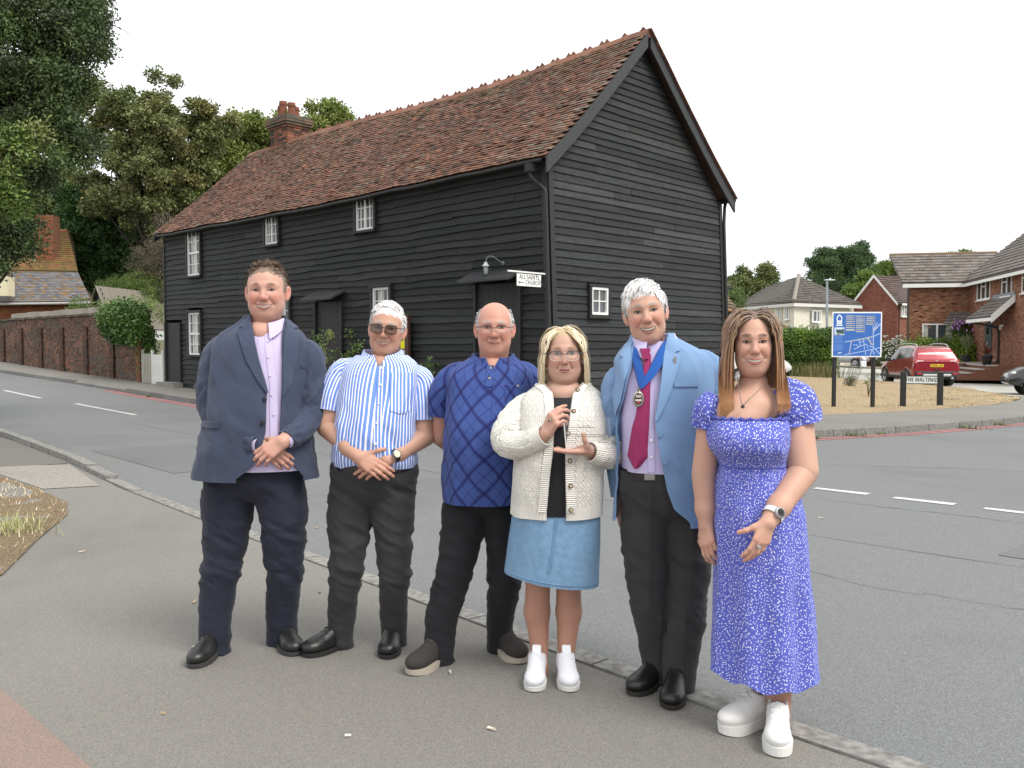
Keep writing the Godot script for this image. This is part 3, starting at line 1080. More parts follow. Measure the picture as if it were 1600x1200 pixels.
	for k in 14:
		var a2 := roof_at(0.05 - (BL + 0.05) * k / 14.0,0.0) + V3(0,-0.06,0)
		var b2 := roof_at(0.05 - (BL + 0.05) * (k + 1) / 14.0,0.0) + V3(0,-0.06,0)
		sof.quad(b2 + V3(0,0,-0.26), a2 + V3(0,0,-0.26), a2, b2)
		sof.quad(b2 + V3(0,-0.1,-0.2), a2 + V3(0,-0.1,-0.2), a2 + V3(0,0,-0.2), b2 + V3(0,0,-0.2))
	obj("soffit", sof, M.black_paint, barn)
	var dp := MB.new()
	var top := roof_at(-0.14,0.0) + V3(0,-0.1,0.03)
	dp.box(top + V3(0,-0.06,0), V3(0.13,0.13,0.12))
	var foot := lean(V3(0.0,0.15,0.075))
	var mid := lean(V3(0.02, EAVE - 0.55,0.075))
	var ps := [top + V3(0,-0.1,0), top + V3(0,-0.2,-0.01), mid + V3(-0.02,0.06,0.0), mid, lean(V3(0.01,2.4,0.075)), foot]
	dp.tube(ps, 0.036,10)
	for yy in [0.9,2.3,3.6]:
		var pp := lean(V3(0.01, yy, 0.075))
		dp.tube([pp - V3(0,0.04,0), pp + V3(0,0.04,0)], [0.046,0.046], 10)
	obj("downpipe", dp, M.black_paint, barn)
	var dp2 := MB.new()
	var q0 := lean(V3(-0.05, EAVE + 0.02,-BW - 0.22))
	dp2.tube([q0 + V3(-0.1,0,0), q0 + V3(0.28,0.0,0)], [0.06,0.06], 8)
	dp2.tube([q0 + V3(0.06,0,0), q0 + V3(0.06,-0.15,0.05), lean(V3(0.06, EAVE - 0.5,-BW - 0.03)), lean(V3(0.06,0.1,-BW - 0.03))], [0.036,0.036,0.036,0.036], 8)
	obj("downpipe", dp2, M.black_paint, barn)
	var ch := Node3D.new()
	ch.name = "chimney"
	barn.add_child(ch, true)
	var cb := roof_at(-13.1,1.0) + V3(0,0,-0.25)
	ch.position = V3(cb.x, RIDGE - 0.25, cb.z)
	var bk := MB.new()
	var cores := MB.new()
	cores.box(V3(0,0.5,0), V3(0.86,1.0,0.66))
	obj("mortar", cores, M.mortar, ch)
	for r in 14:
		var ex := 0.0
		if r >= 9:
			ex = [0.03,0.07,0.1,0.1,0.06][r - 9]
		for sd in 4:
			var ln: float = (0.9 if sd % 2 == 0 else 0.7) + 2 * ex
			var nb := 4 if sd % 2 == 0 else 3
			for k in nb:
				var w := ln / nb
				var off := -ln / 2 + w * (k + (0.5 if r % 2 else 0.42))
				var col := vary([Color(0.3,0.125,0.075), Color(0.2,0.1,0.07), Color(0.1,0.075,0.06), Color(0.36,0.17,0.1)][rng.randi() % (3 if r > 8 else 4)], 0.25)
				if r > 9:
					col = col.lerp(Color(0.18,0.17,0.12), 0.6)
				var d := (0.35 if sd % 2 == 0 else 0.45) + ex
				var bs := Basis(Vector3.UP, sd * PI / 2)
				bk.box(bs * V3(off, 0.04 + r * 0.073, d - 0.03 + rng.randfn() * 0.004), V3(w - 0.012,0.062,0.1), col, bs)
	stuff(obj("bricks", bk, M.brick, ch))
	for k in 4:
		var pot := MB.new()
		var hh: float = [0.42,0.5,0.36,0.4][k]
		pot.lathe([[0.125,0.0], [0.115,0.05], [0.105, hh * 0.6], [0.105, hh - 0.12], [0.125, hh - 0.1], [0.125, hh - 0.06], [0.11, hh - 0.05], [0.118, hh], [0.09, hh], [0.085, hh - 0.2]], 14, vary(Color(0.33,0.125,0.075), 0.12), V3([-0.28,-0.05,0.12,0.3][k], 1.0, [0.08,0.16,-0.14,0.1][k]))
		obj("pot", pot, M.tile, ch)

# ---------------------------------------------------------------- brick, tile and leaf helpers
func brick_face(o: Vector3, ux: Vector3, w: float, h: float, out: Vector3, holes: Array, cols: Array, bw := 0.225, bh := 0.075, proud := 0.012, odd := 0.003, up := Vector3.UP) -> MB:
	var m := MB.new()
	var r := 0
	while r * bh < h - 0.02:
		var x := -bw * (0.5 if r % 2 else 0.0)
		while x < w:
			var x0 := maxf(x, 0.0) + 0.005
			var x1 := minf(x + bw, w) - 0.005
			x += bw
			if x1 - x0 < 0.02:
				continue
			var y0 := r * bh + 0.005
			var y1 := minf((r + 1) * bh - 0.005, h)
			var skip := false
			for q in holes:
				if (x0 + x1) / 2 > q[0] and (x0 + x1) / 2 < q[1] and (y0 + y1) / 2 > q[2] and (y0 + y1) / 2 < q[3]:
					skip = true
			if skip:
				continue
			var c: Color = vary(cols[rng.randi() % cols.size()], 0.16)
			var d := out * (proud + rng.randfn() * odd)
			var a := o + ux * x0 + up * y0
			var b := o + ux * x1 + up * y0
			var e := o + ux * x1 + up * y1
			var f := o + ux * x0 + up * y1
			m.quad(a + d, b + d, e + d, f + d, c)
			m.quad(f + d, e + d, e, f, c)
			m.quad(a, b, b + d, a + d, c)
			m.quad(a, a + d, f + d, f, c)
			m.quad(b + d, b, e, e + d, c)
		r += 1
	return m

func slope_rows(poly: Array, rows: int, wide: float, cols: Array, lift := 0.03, odd := 0.2) -> MB:
	var m := MB.new()
	var lo := 1e9
	var hi := -1e9
	for p in poly:
		lo = minf(lo, p.y)
		hi = maxf(hi, p.y)
	var nn: Vector3 = (poly[1] - poly[0]).cross(poly[2] - poly[0]).normalized()
	if nn.y < 0:
		nn = -nn
	var cut := func(y: float):
		var hit := []
		for k in poly.size():
			var a: Vector3 = poly[k]
			var b: Vector3 = poly[(k + 1) % poly.size()]
			if (a.y <= y and b.y > y) or (b.y <= y and a.y > y):
				hit.append(a.lerp(b, (y - a.y) / (b.y - a.y)))
		return hit
	for r in rows:
		var c0: Array = cut.call(lo + (hi - lo) * maxf(r - 0.12,0.002) / rows)
		var c1: Array = cut.call(lo + (hi - lo) * minf(r + 1.0, rows - 0.01) / rows)
		if c0.size() < 2 or c1.size() < 2:
			continue
		if (c0[1] - c0[0]).dot(c1[1] - c1[0]) < 0:
			c1 = [c1[1], c1[0]]
		if (c0[1] - c0[0]).cross(c1[0] - c0[0]).dot(nn) < 0:
			c0 = [c0[1], c0[0]]
			c1 = [c1[1], c1[0]]
		var l: float = c0[0].distance_to(c0[1])
		var n := maxi(1, roundi(l / wide))
		for k in n:
			var c: Color = vary(cols[rng.randi() % cols.size()], odd)
			var j := nn * (lift + rng.randfn() * lift * 0.12)
			var a: Vector3 = c0[0].lerp(c0[1], float(k) / n)
			var b: Vector3 = c0[0].lerp(c0[1], float(k + 1) / n)
			var e: Vector3 = c1[0].lerp(c1[1], float(k + 1) / n)
			var f: Vector3 = c1[0].lerp(c1[1], float(k) / n)
			m.quad(a + j, b + j, e + nn * 0.004, f + nn * 0.004, c)
			m.quad(a, b, b + j, a + j, c)
	return m

func slab(poly: Array, thick: Vector3, col := Color.WHITE) -> MB:
	var m := MB.new()
	var n := poly.size()
	for k in range(1, n - 1):
		m.tri(poly[0], poly[k], poly[k + 1], col)
		m.tri(poly[0] + thick, poly[k + 1] + thick, poly[k] + thick, col)
	for k in n:
		m.quad(poly[k], poly[(k + 1) % n], poly[(k + 1) % n] + thick, poly[k] + thick, col)
	return m

func clump_mesh(n: int, r: float, leaf: float, narrow := 0.5, sd := 1, droop := 0.0) -> ArrayMesh:
	var m := MB.new()
	var g := RandomNumberGenerator.new()
	g.seed = sd
	for k in n:
		var d := V3(g.randfn(), g.randfn(), g.randfn()).normalized()
		var o := d * r * pow(g.randf(), 0.5)
		var ax := (d + V3(g.randfn(), g.randfn() - droop, g.randfn()) * 0.7).normalized()
		var sx := ax.cross(V3(g.randfn(), g.randfn() + 1.2, g.randfn())).normalized() * leaf * narrow * 0.5
		var l := leaf * g.randf_range(0.7,1.25)
		var f := g.randf_range(0.8,1.2)
		var c := Color(f, f, f * 0.95)
		var mid := o + ax * l * 0.5 + ax.cross(sx).normalized() * leaf * 0.06
		m.tri(o, mid + sx, o + ax * l, c)
		m.tri(o, o + ax * l, mid - sx, c)
	return m.mesh()

func foliage(parent: Node3D, called: String, blobs: Array, per: float, mesh: Mesh, cols: Array, material: Material, shell := 0.45, size := [0.7,1.3], flatten := 1.0) -> void:
	var xf := []
	var cc := []
	for b in blobs:
		var rad: Vector3 = b[1]
		var n := roundi(per * (rad.x * rad.y + rad.y * rad.z + rad.x * rad.z))
		var tint: Color = vary(cols[rng.randi() % cols.size()], 0.14)
		for k in n:
			var d := V3(rng.randfn(), rng.randfn(), rng.randfn()).normalized()
			var u := pow(rng.randf(), shell) * rng.randf_range(0.85,1.12)
			var p: Vector3 = b[0] + d * rad * u
			var s := rng.randf_range(size[0], size[1])
			xf.append(Transform3D(spin().scaled(V3(s, s * flatten, s)), p))
			cc.append(vary(tint.lerp(cols[rng.randi() % cols.size()], 0.4), 0.22))
	leaf_multi(called, mesh, material, parent, xf, cc)

# ---------------------------------------------------------------- beside the barn, and the houses up the hill
func make_near_left() -> void:
	church_sign()
	var lamp := thing("wall_lamp", "galvanised swan-neck lamp with glass jar over the wide barn door", "lamp", ST(11.0,11.06,0) * V3(1,0,1) + V3(0,2.95,0), TURN)
	lamp.scale = Vector3.ONE * 0.8
	var nk := MB.new()
	nk.tube(smooth_path([V3(0.12,0.02,0.02), V3(0.06,0.1,0.12), V3(-0.02,0.17,0.2), V3(-0.1,0.15,0.27), V3(-0.13,0.02,0.29)], 5), 0.014,8, Color(0.42,0.45,0.46))
	nk.lathe([[0.05,0.0], [0.05,0.02], [0.02,0.03]], 12, Color(0.42,0.45,0.46), V3(0.12,0.02,0.0), Basis(Vector3.RIGHT, PI / 2))
	obj("neck", nk, M.galv, lamp)
	var cap := MB.new()
	cap.lathe([[0.075,-0.05], [0.078,-0.03], [0.05,0.0], [0.03,0.04], [0.02,0.05]], 14, Color(0.5,0.53,0.55), V3(-0.13,0,0.29))
	obj("cap", cap, M.plain, lamp)
	var jar := MB.new()
	jar.lathe([[0.01,-0.22], [0.04,-0.21], [0.05,-0.16], [0.05,-0.05]], 12, Color.WHITE, V3(-0.13,0,0.29))
	obj("jar", jar, glass(Color(0.75,0.78,0.78), 0.35), lamp)
	var nb := thing("notice_board", "brown wooden notice board with white and yellow papers against black boards", "notice board", ST(13.5,10.95,-0.12), TURN)
	var brown := mat(Color(0.085,0.035,0.02), 0.5, {tex = lines(128,61,0.6,1.0,2.0,6.0), scale = 2.0})
	for x in [-0.5,0.06]:
		var po := MB.new()
		po.bbox(V3(x, 1.08,0), V3(0.11,2.2,0.1), 0.02)
		obj("post", po, brown, nb)
	var pn := MB.new()
	pn.bbox(V3(-0.22,1.65,0.0), V3(0.45,0.95,0.04), 0.005)
	obj("back_panel", pn, brown, nb)
	for q in [[V3(-0.06,1.62,0.024), V3(0.15,0.22,0.003), Color(0.8,0.72,0.02)], [V3(-0.3,1.66,0.024), V3(0.22,0.3,0.003), Color(0.75,0.78,0.8)], [V3(-0.06,1.86,0.024), V3(0.15,0.2,0.003), Color(0.7,0.74,0.8)], [V3(-0.06,1.4,0.024), V3(0.16,0.16,0.003), Color(0.6,0.63,0.66)]]:
		var pa := MB.new()
		pa.box(q[0], q[1], q[2])
		obj("paper", pa, M.plain, nb)
	var briar := thing("rose_bush", "straggling green rose bush growing beside the narrow black barn door", "bush", ST(15.4,10.75,0.1), 0)
	var st := MB.new()
	var tips := []
	for k in 9:
		var a := rng.randf() * TAU
		var e := V3(cos(a) * 0.5, rng.randf_range(0.9,1.65), sin(a) * 0.25)
		var pth := smooth_path([V3(rng.randfn() * 0.05,-0.05,0), e * V3(0.3,0.6,0.3), e], 4)
		st.tube(pth, 0.009,5, Color(0.12,0.09,0.05))
		tips.append([e, V3(0.16,0.13,0.14)])
		tips.append([e * 0.75, V3(0.14,0.12,0.12)])
	obj("stem", st, M.bark, briar)
	foliage(briar, "leaves", tips, 260, clump_mesh(5,0.05,0.06,0.5,3), [Color(0.14,0.22,0.06), Color(0.2,0.28,0.09), Color(0.1,0.15,0.05)], M.leaf)
	var br2 := thing("low_bush", "low green bush at the foot of the barn between door and board", "bush", ST(12.9,10.8,0.1), 0)
	foliage(br2, "leaves", [[V3(0,0.45,0), V3(0.28,0.45,0.2)], [V3(0.2,0.9,0.05), V3(0.15,0.25,0.12)]], 220, clump_mesh(6,0.06,0.07,0.5,4), [Color(0.1,0.17,0.05), Color(0.16,0.24,0.08)], M.leaf)
	garden_wall()
	gates()
	cottage()
	shed()

func church_sign() -> void:
	var o := ST(9.84,10.99,0)
	o.y = 2.5
	var sg := thing("church_sign", "small white sign reading ALL SAINTS CHURCH hung from a wall bracket", "sign", o, TURN)
	var bk := MB.new()
	bk.box(V3(0,0.215,0.44), V3(0.03,0.025,0.92), Color(0.75,0.74,0.7))
	obj("bar", bk, M.plain, sg)
	var br := MB.new()
	br.tube([V3(0,-0.05,0.0), V3(0,0.2,0.25)], 0.012,6)
	br.box(V3(0,0.1,-0.02), V3(0.03,0.34,0.03))
	obj("bracket", br, M.black_paint, sg)
	var pn := MB.new()
	pn.bbox(V3(0,0.085,0.4), V3(0.018,0.2,0.58), 0.003, Color(0.8,0.8,0.78))
	obj("panel", pn, M.plain, sg)
	var ink := mat(Color(0.02,0.02,0.02), 0.6)
	for q in [["ALL SAINTS", 0.105,0.4], ["CHURCH", 0.018,0.31]]:
		var t := text_mesh(q[0], 0.068,0.003, false)
		var n := obj("lettering", t, ink, sg)
		n.transform = Transform3D(Basis(Vector3.UP, PI / 2).scaled(V3(1.0,1.0,1.0)), V3(0.0105, q[1] + 0.03, q[2]))
	var ar := MB.new()
	ar.box(V3(0.0105,0.045,0.585), V3(0.003,0.012,0.1))
	ar.tri(V3(0.0115,0.045,0.67), V3(0.0115,0.025,0.63), V3(0.0115,0.065,0.63))
	obj("arrow", ar, ink, sg)

func garden_wall() -> void:
	var w := thing("garden_wall", "long old weathered red brick garden wall beside the uphill pavement", "wall", ST(26.3,11.1) * V3(1,0,1), TURN)
	var L := 24.0
	var top := 2.52
	var core := MB.new()
	core.box(V3(-L / 2,1.2,-0.2), V3(L, 2.56,0.3))
	obj("mortar", core, mat(Color(0.16,0.125,0.095), 0.95, {tex = noise_tex(71,0.05,0.6,1.0), scale = 1.0}), w)
	var old := [Color(0.155,0.075,0.048), Color(0.115,0.062,0.043), Color(0.19,0.09,0.055), Color(0.08,0.055,0.042), Color(0.14,0.085,0.06)]
	var face := brick_face(V3(-L, 0.0,-0.05), Vector3.RIGHT, L, top, Vector3.BACK, [], old, 0.225,0.073,0.012,0.007)
	for k in range(0, face.c.size(), 4):
		var p := face.v[k]
		var nz := macro.get_noise_2d(p.x * 1.2, p.y * 2.6) + 0.5 * macro.get_noise_2d(p.x * 5.0, p.y * 6.0)
		var f := clampf(1.55 + nz * 1.1,0.8,2.4)
		for q in 4:
			face.c[k + q] = tone(face.c[k + q], f)
			if nz < -0.28:
				face.c[k + q] = face.c[k + q].lerp(Color(0.2,0.18,0.14), 0.5)
	stuff(obj("bricks", face, M.brick, w))
	for k in 10:
		var pi := MB.new()
		pi.add(brick_face(V3(-2.3 - k * 2.2,0,0.0), Vector3.RIGHT, 0.34, top - 0.35, Vector3.BACK, [], old, 0.17,0.073,0.03,0.004))
		stuff(obj("pier_bricks", pi, M.brick, w))
	var cap := MB.new()
	for k in 60:
		cap.box(V3(-0.2 - k * 0.4, top + 0.02 + rng.randfn() * 0.008,-0.18), V3(0.39,0.07,0.42), vary(Color(0.15,0.125,0.095), 0.3))
	obj("coping", cap, M.brick, w)
	var pier := MB.new()
	pier.add(brick_face(V3(-0.14,0.2,0.02), Vector3.RIGHT, 0.3,1.75, Vector3.BACK, [], [Color(0.32,0.13,0.065), Color(0.26,0.11,0.06)], 0.15,0.073,0.05,0.004))
	pier.box(V3(0.0,1.05,-0.2), V3(0.26,1.9,0.42), Color(0.2,0.1,0.06))
	stuff(obj("end_pier", pier, M.brick, w))
	var fe := thing("board_fence", "weathered pale wooden fence top behind the old brick garden wall", "fence", ST(33,11.9) * V3(1,0,1), TURN)
	for k in 22:
		var b := MB.new()
		b.box(V3(-8 + k * 0.5 + 0.25,1.6 + rng.randfn() * 0.01,0), V3(0.49,2.5,0.03), vary(Color(0.36,0.32,0.26), 0.15))
		obj("board", b, M.plain, fe)
	var ivy := thing("ivy", "rounded mass of bright green ivy over the end of the brick wall", "climber", ST(27.0,11.1) * V3(1,0,1), TURN)
	var bl := [[V3(-0.4,2.4,0.1), V3(0.85,0.5,0.45)], [V3(0.3,2.3,0.1), V3(0.75,0.55,0.45)], [V3(-1.0,2.3,0.1), V3(0.6,0.42,0.4)], [V3(0.75,2.0,0.05), V3(0.4,0.5,0.35)], [V3(-0.6,2.0,0.15), V3(0.6,0.4,0.3)], [V3(0.2,1.95,0.2), V3(0.6,0.4,0.3)], [V3(0.8,1.2,-0.2), V3(0.3,1.0,0.25)]]
	foliage(ivy, "leaves", bl, 430, clump_mesh(9,0.1,0.085,0.7,5,0.4), [Color(0.075,0.155,0.03), Color(0.11,0.2,0.04), Color(0.05,0.1,0.025)], M.gloss_leaf, 0.35)
	var dk := thing("dark_hedge", "dark ivy hedge behind the white picket gate", "hedge", ST(25.2,12.6) * V3(1,0,1), TURN)
	foliage(dk, "leaves", [[V3(-0.4,1.0,0), V3(0.8,1.0,0.4)], [V3(0.6,1.2,0.1), V3(0.8,0.9,0.4)], [V3(0.5,1.9,0.0), V3(0.5,0.3,0.3)]], 200, clump_mesh(9,0.1,0.09,0.7,6), [Color(0.035,0.06,0.018), Color(0.05,0.085,0.025)], M.gloss_leaf)  # leaf greens darker than those of the ivy on the wall
	var gb := thing("garden_shrub", "light green shrub showing over the brick wall before the cottage", "shrub", ST(36.0,13.2) * V3(1,0,1), TURN)
	foliage(gb, "leaves", [[V3(-1,3.0,0), V3(0.9,0.5,0.5)], [V3(1.5,2.9,0), V3(0.5,0.4,0.5)], [V3(4.6,2.8,0), V3(0.9,0.6,0.5)], [V3(5.7,2.7,0), V3(0.6,0.5,0.5)]], 120, clump_mesh(7,0.12,0.1,0.35,7), [Color(0.16,0.24,0.06), Color(0.22,0.27,0.1), Color(0.1,0.16,0.05)], M.leaf)

func gates() -> void:
	for g in [[25.92,25.3, Color(0.4,0.39,0.33), "weathered grey picket panel between brick pier and white gate", 6], [25.24,24.56, Color(0.78,0.78,0.75), "white painted picket gate beside the end of the barn", 9]]:
		var t := thing("picket_gate", g[3], "gate", ST(g[0], 11.0), TURN)
		var w: float = g[0] - g[1]
		for k in g[4]:
			var p := MB.new()
			var x: float = w * (k + 0.5) / g[4]
			var h := 0.86
			p.box(V3(x, 0.12 + h / 2,0.02), V3(w / g[4] * 0.5, h, 0.02), g[2])
			obj("picket", p, M.plain, t)
		for y in [0.3,0.75]:
			var r := MB.new()
			r.box(V3(w / 2, y, 0), V3(w, 0.07,0.02), tone(g[2], 0.9))
			obj("rail", r, M.plain, t)
		for x in [0.0, w]:
			var q := MB.new()
			q.box(V3(x, 0.55,-0.02), V3(0.06,1.1,0.06), tone(g[2], 0.8))
			obj("post", q, M.plain, t)

func cottage() -> void:
	var c := thing("cottage", "brick cottage with mossy tile and slate roof behind the garden wall", "house", Vector3.ZERO)
	var e0 := V3(-27.074,3.516,-41.5)
	var e1 := V3(-19.984,3.607,-41.5)
	var m0 := V3(-28.079,5.208,-43.6)
	var m1 := V3(-21.634,5.176,-43.6)
	var r0 := V3(-29.229,7.484,-46)
	var r1 := V3(-23.316,7.484,-46)
	obj("slate_roof", slab([e0, e1, m1, m0], V3(0,-0.08,0), Color(0.16,0.155,0.16)), M.slate, c)
	stuff(obj("slates", slope_rows([e0 + V3(0,0.02,0), e1 + V3(0,0.02,0), m1 + V3(0,0.02,0), m0 + V3(0,0.02,0)], 20,0.2, [Color(0.2,0.195,0.205), Color(0.24,0.225,0.22), Color(0.17,0.17,0.185), Color(0.2,0.195,0.205), Color(0.26,0.23,0.21), Color(0.27,0.17,0.08)], 0.025), M.slate, c))
	obj("tile_roof", slab([m0, m1, r1, r0], V3(0,-0.08,0), Color(0.2,0.12,0.05)), M.tile, c)
	stuff(obj("tiles", slope_rows([m0 + V3(0,0.03,0), m1 + V3(0,0.03,0), r1 + V3(0,0.03,0), r0 + V3(0,0.03,0)], 20,0.18, [Color(0.27,0.17,0.05), Color(0.3,0.14,0.06), Color(0.24,0.165,0.045), Color(0.2,0.13,0.05)], 0.03), M.tile, c))
	var bk := V3(1.2,0,-3.0)
	obj("hip", slab([e1, e1 + V3(-2.2,0,-6), m1 + V3(-2.4,0,-5), m1], V3(0,-0.05,0), Color(0.15,0.1,0.07)), M.tile, c)
	obj("hip", slab([m1, m1 + V3(-2.4,0,-5), r1 + V3(-0.5,0,-1.5), r1], V3(0,-0.05,0), Color(0.15,0.1,0.05)), M.tile, c)
	var rd := MB.new()
	rd.tube([r0, r1], 0.12,8, Color(0.4,0.17,0.09))
	obj("ridge", rd, M.tile, c)
	var wl := MB.new()
	var a := e0 + V3(0,0,-0.4)
	var b := e1 + V3(-0.3,0,-0.4)
	wl.box((a + b) / 2 + V3(0,-1.9,-2.6), V3(b.x - a.x, 3.8,5.0), Color(0.3,0.12,0.06))
	obj("wall", wl, M.brick, c)
	stuff(obj("bricks", brick_face(V3(b.x - 6.0, a.y - 2.6, a.z - 0.1), Vector3.RIGHT, 6.0,2.5, Vector3.BACK, [], [Color(0.42,0.15,0.065), Color(0.36,0.13,0.06), Color(0.46,0.18,0.08)]), M.brick, c))
	var gu := MB.new()
	gu.tube([e0 + V3(0,-0.08,0.06), e1 + V3(0,-0.08,0.06)], 0.06,8, Color(0.4,0.39,0.37))
	obj("gutter", gu, M.plain, c)
	var ch := Node3D.new()
	ch.name = "chimney"
	c.add_child(ch)
	ch.position = V3(-23.571,5.677,-44.2)
	var cm := MB.new()
	cm.box(V3(0,1.15,-0.35), V3(0.86,2.5,0.7), Color(0.3,0.14,0.08))
	obj("core", cm, M.brick, ch)
	stuff(obj("bricks", brick_face(V3(-0.43,-0.05,0.0), Vector3.RIGHT, 0.87,2.4, Vector3.BACK, [], [Color(0.4,0.14,0.065), Color(0.34,0.12,0.06)]), M.brick, ch))
	var fl := MB.new()
	fl.box(V3(0,-0.05,0.05), V3(1.0,0.06,0.12), Color(0.5,0.45,0.38))
	fl.box(V3(-0.47,0.3,0.02), V3(0.06,0.7,0.1), Color(0.5,0.4,0.32))
	obj("flashing", fl, M.plain, ch)
	var dm := MB.new()
	dm.box(V3(-24.049,4.283,-41.2), V3(0.9,0.9,0.6), Color(0.66,0.6,0.42))
	obj("dormer", dm, M.plain, c)

func shed() -> void:
	var c := thing("shed", "black boarded shed with grey sheet roof behind the ivy", "shed", Vector3.ZERO)
	var ra := V3(-17.138,3.96,-36)
	var rb := V3(-16.31,3.962,-42.4)
	var ea := V3(-15.754,2.191,-34.4)
	var eb := V3(-14.901,2.195,-40.6)
	var n := (rb - ra).normalized()
	obj("roof", slab([ea, eb, rb, ra], V3(0,-0.05,0), Color(0.27,0.245,0.2)), M.slate, c)
	var ribs := MB.new()
	for k in 46:
		var u := k / 46.0
		var p := ea.lerp(eb, u)
		var q := ra.lerp(rb, u)
		ribs.tube([p + V3(0,0.0,0), q + V3(0,0.0,0)], 0.03,5, vary(Color(0.27,0.24,0.19), 0.14), false)
	stuff(obj("corrugations", ribs, M.slate, c))
	var back_e := ra + (ra - ea) * V3(1,0,1) + V3(0, ea.y - ra.y, 0)
	obj("roof", slab([ra, rb, rb + back_e - ra, back_e], V3(0,-0.05,0), Color(0.25,0.23,0.2)), M.slate, c)
	var ga := MB.new()
	var dn := V3(0,-2.2,0)
	ga.tri(ea + n * 0.25, ra + n * 0.25, back_e + n * 0.25, Color(0.03,0.032,0.036))
	ga.quad(ea + n * 0.25 + dn, ea + n * 0.25, back_e + n * 0.25, back_e + n * 0.25 + dn, Color(0.03,0.032,0.036))
	obj("gable", ga, M.plain, c)
	for k in 9:
		var bd := MB.new()
		var y := ra.y - 0.25 - k * 0.19
		var f := (ra.y - y) / (ra.y - ea.y)
		var p0 := ra.lerp(ea, f)
		var p1 := ra.lerp(back_e, f)
		p0.y = y
		p1.y = y
		var o := n * 0.2
		bd.quad(p0 + o, p1 + o, p1 + o * 1.2 + V3(0,0.17,0), p0 + o * 1.2 + V3(0,0.17,0), Color(0.035,0.04,0.046))
		obj("board", bd, M.plain, c)
	var fa := MB.new()
	fa.quad(ea + V3(0,-0.45,0), eb + V3(0,-0.45,0), eb + V3(0,-0.05,0), ea + V3(0,-0.05,0), Color(0.52,0.53,0.53))
	fa.quad(ea + V3(0,-2.4,-0.1), eb + V3(0,-2.4,-0.1), eb + V3(0,-0.4,-0.1), ea + V3(0,-0.4,-0.1), Color(0.2,0.2,0.13))
	obj("side_wall", fa, M.plain, c)

# ---------------------------------------------------------------- across the junction: signs, cars, houses
func make_right() -> void:
	info_board()
	street_sign()
	tree_guard()
	cars()
	brick_house()
	gable_house()
	cream_house()
	outbuildings()
	hedges()
	lamp_post()

func line_on(im: Image, pts: Array, w: int, c: Color) -> void:
	for k in pts.size() - 1:
		var a: Vector2 = pts[k]
		var b: Vector2 = pts[k + 1]
		var n := int(a.distance_to(b)) + 1
		for q in n + 1:
			var p := a.lerp(b, float(q) / n)
			im.fill_rect(Rect2i(int(p.x) - w / 2, int(p.y) - w / 2, w, w), c)

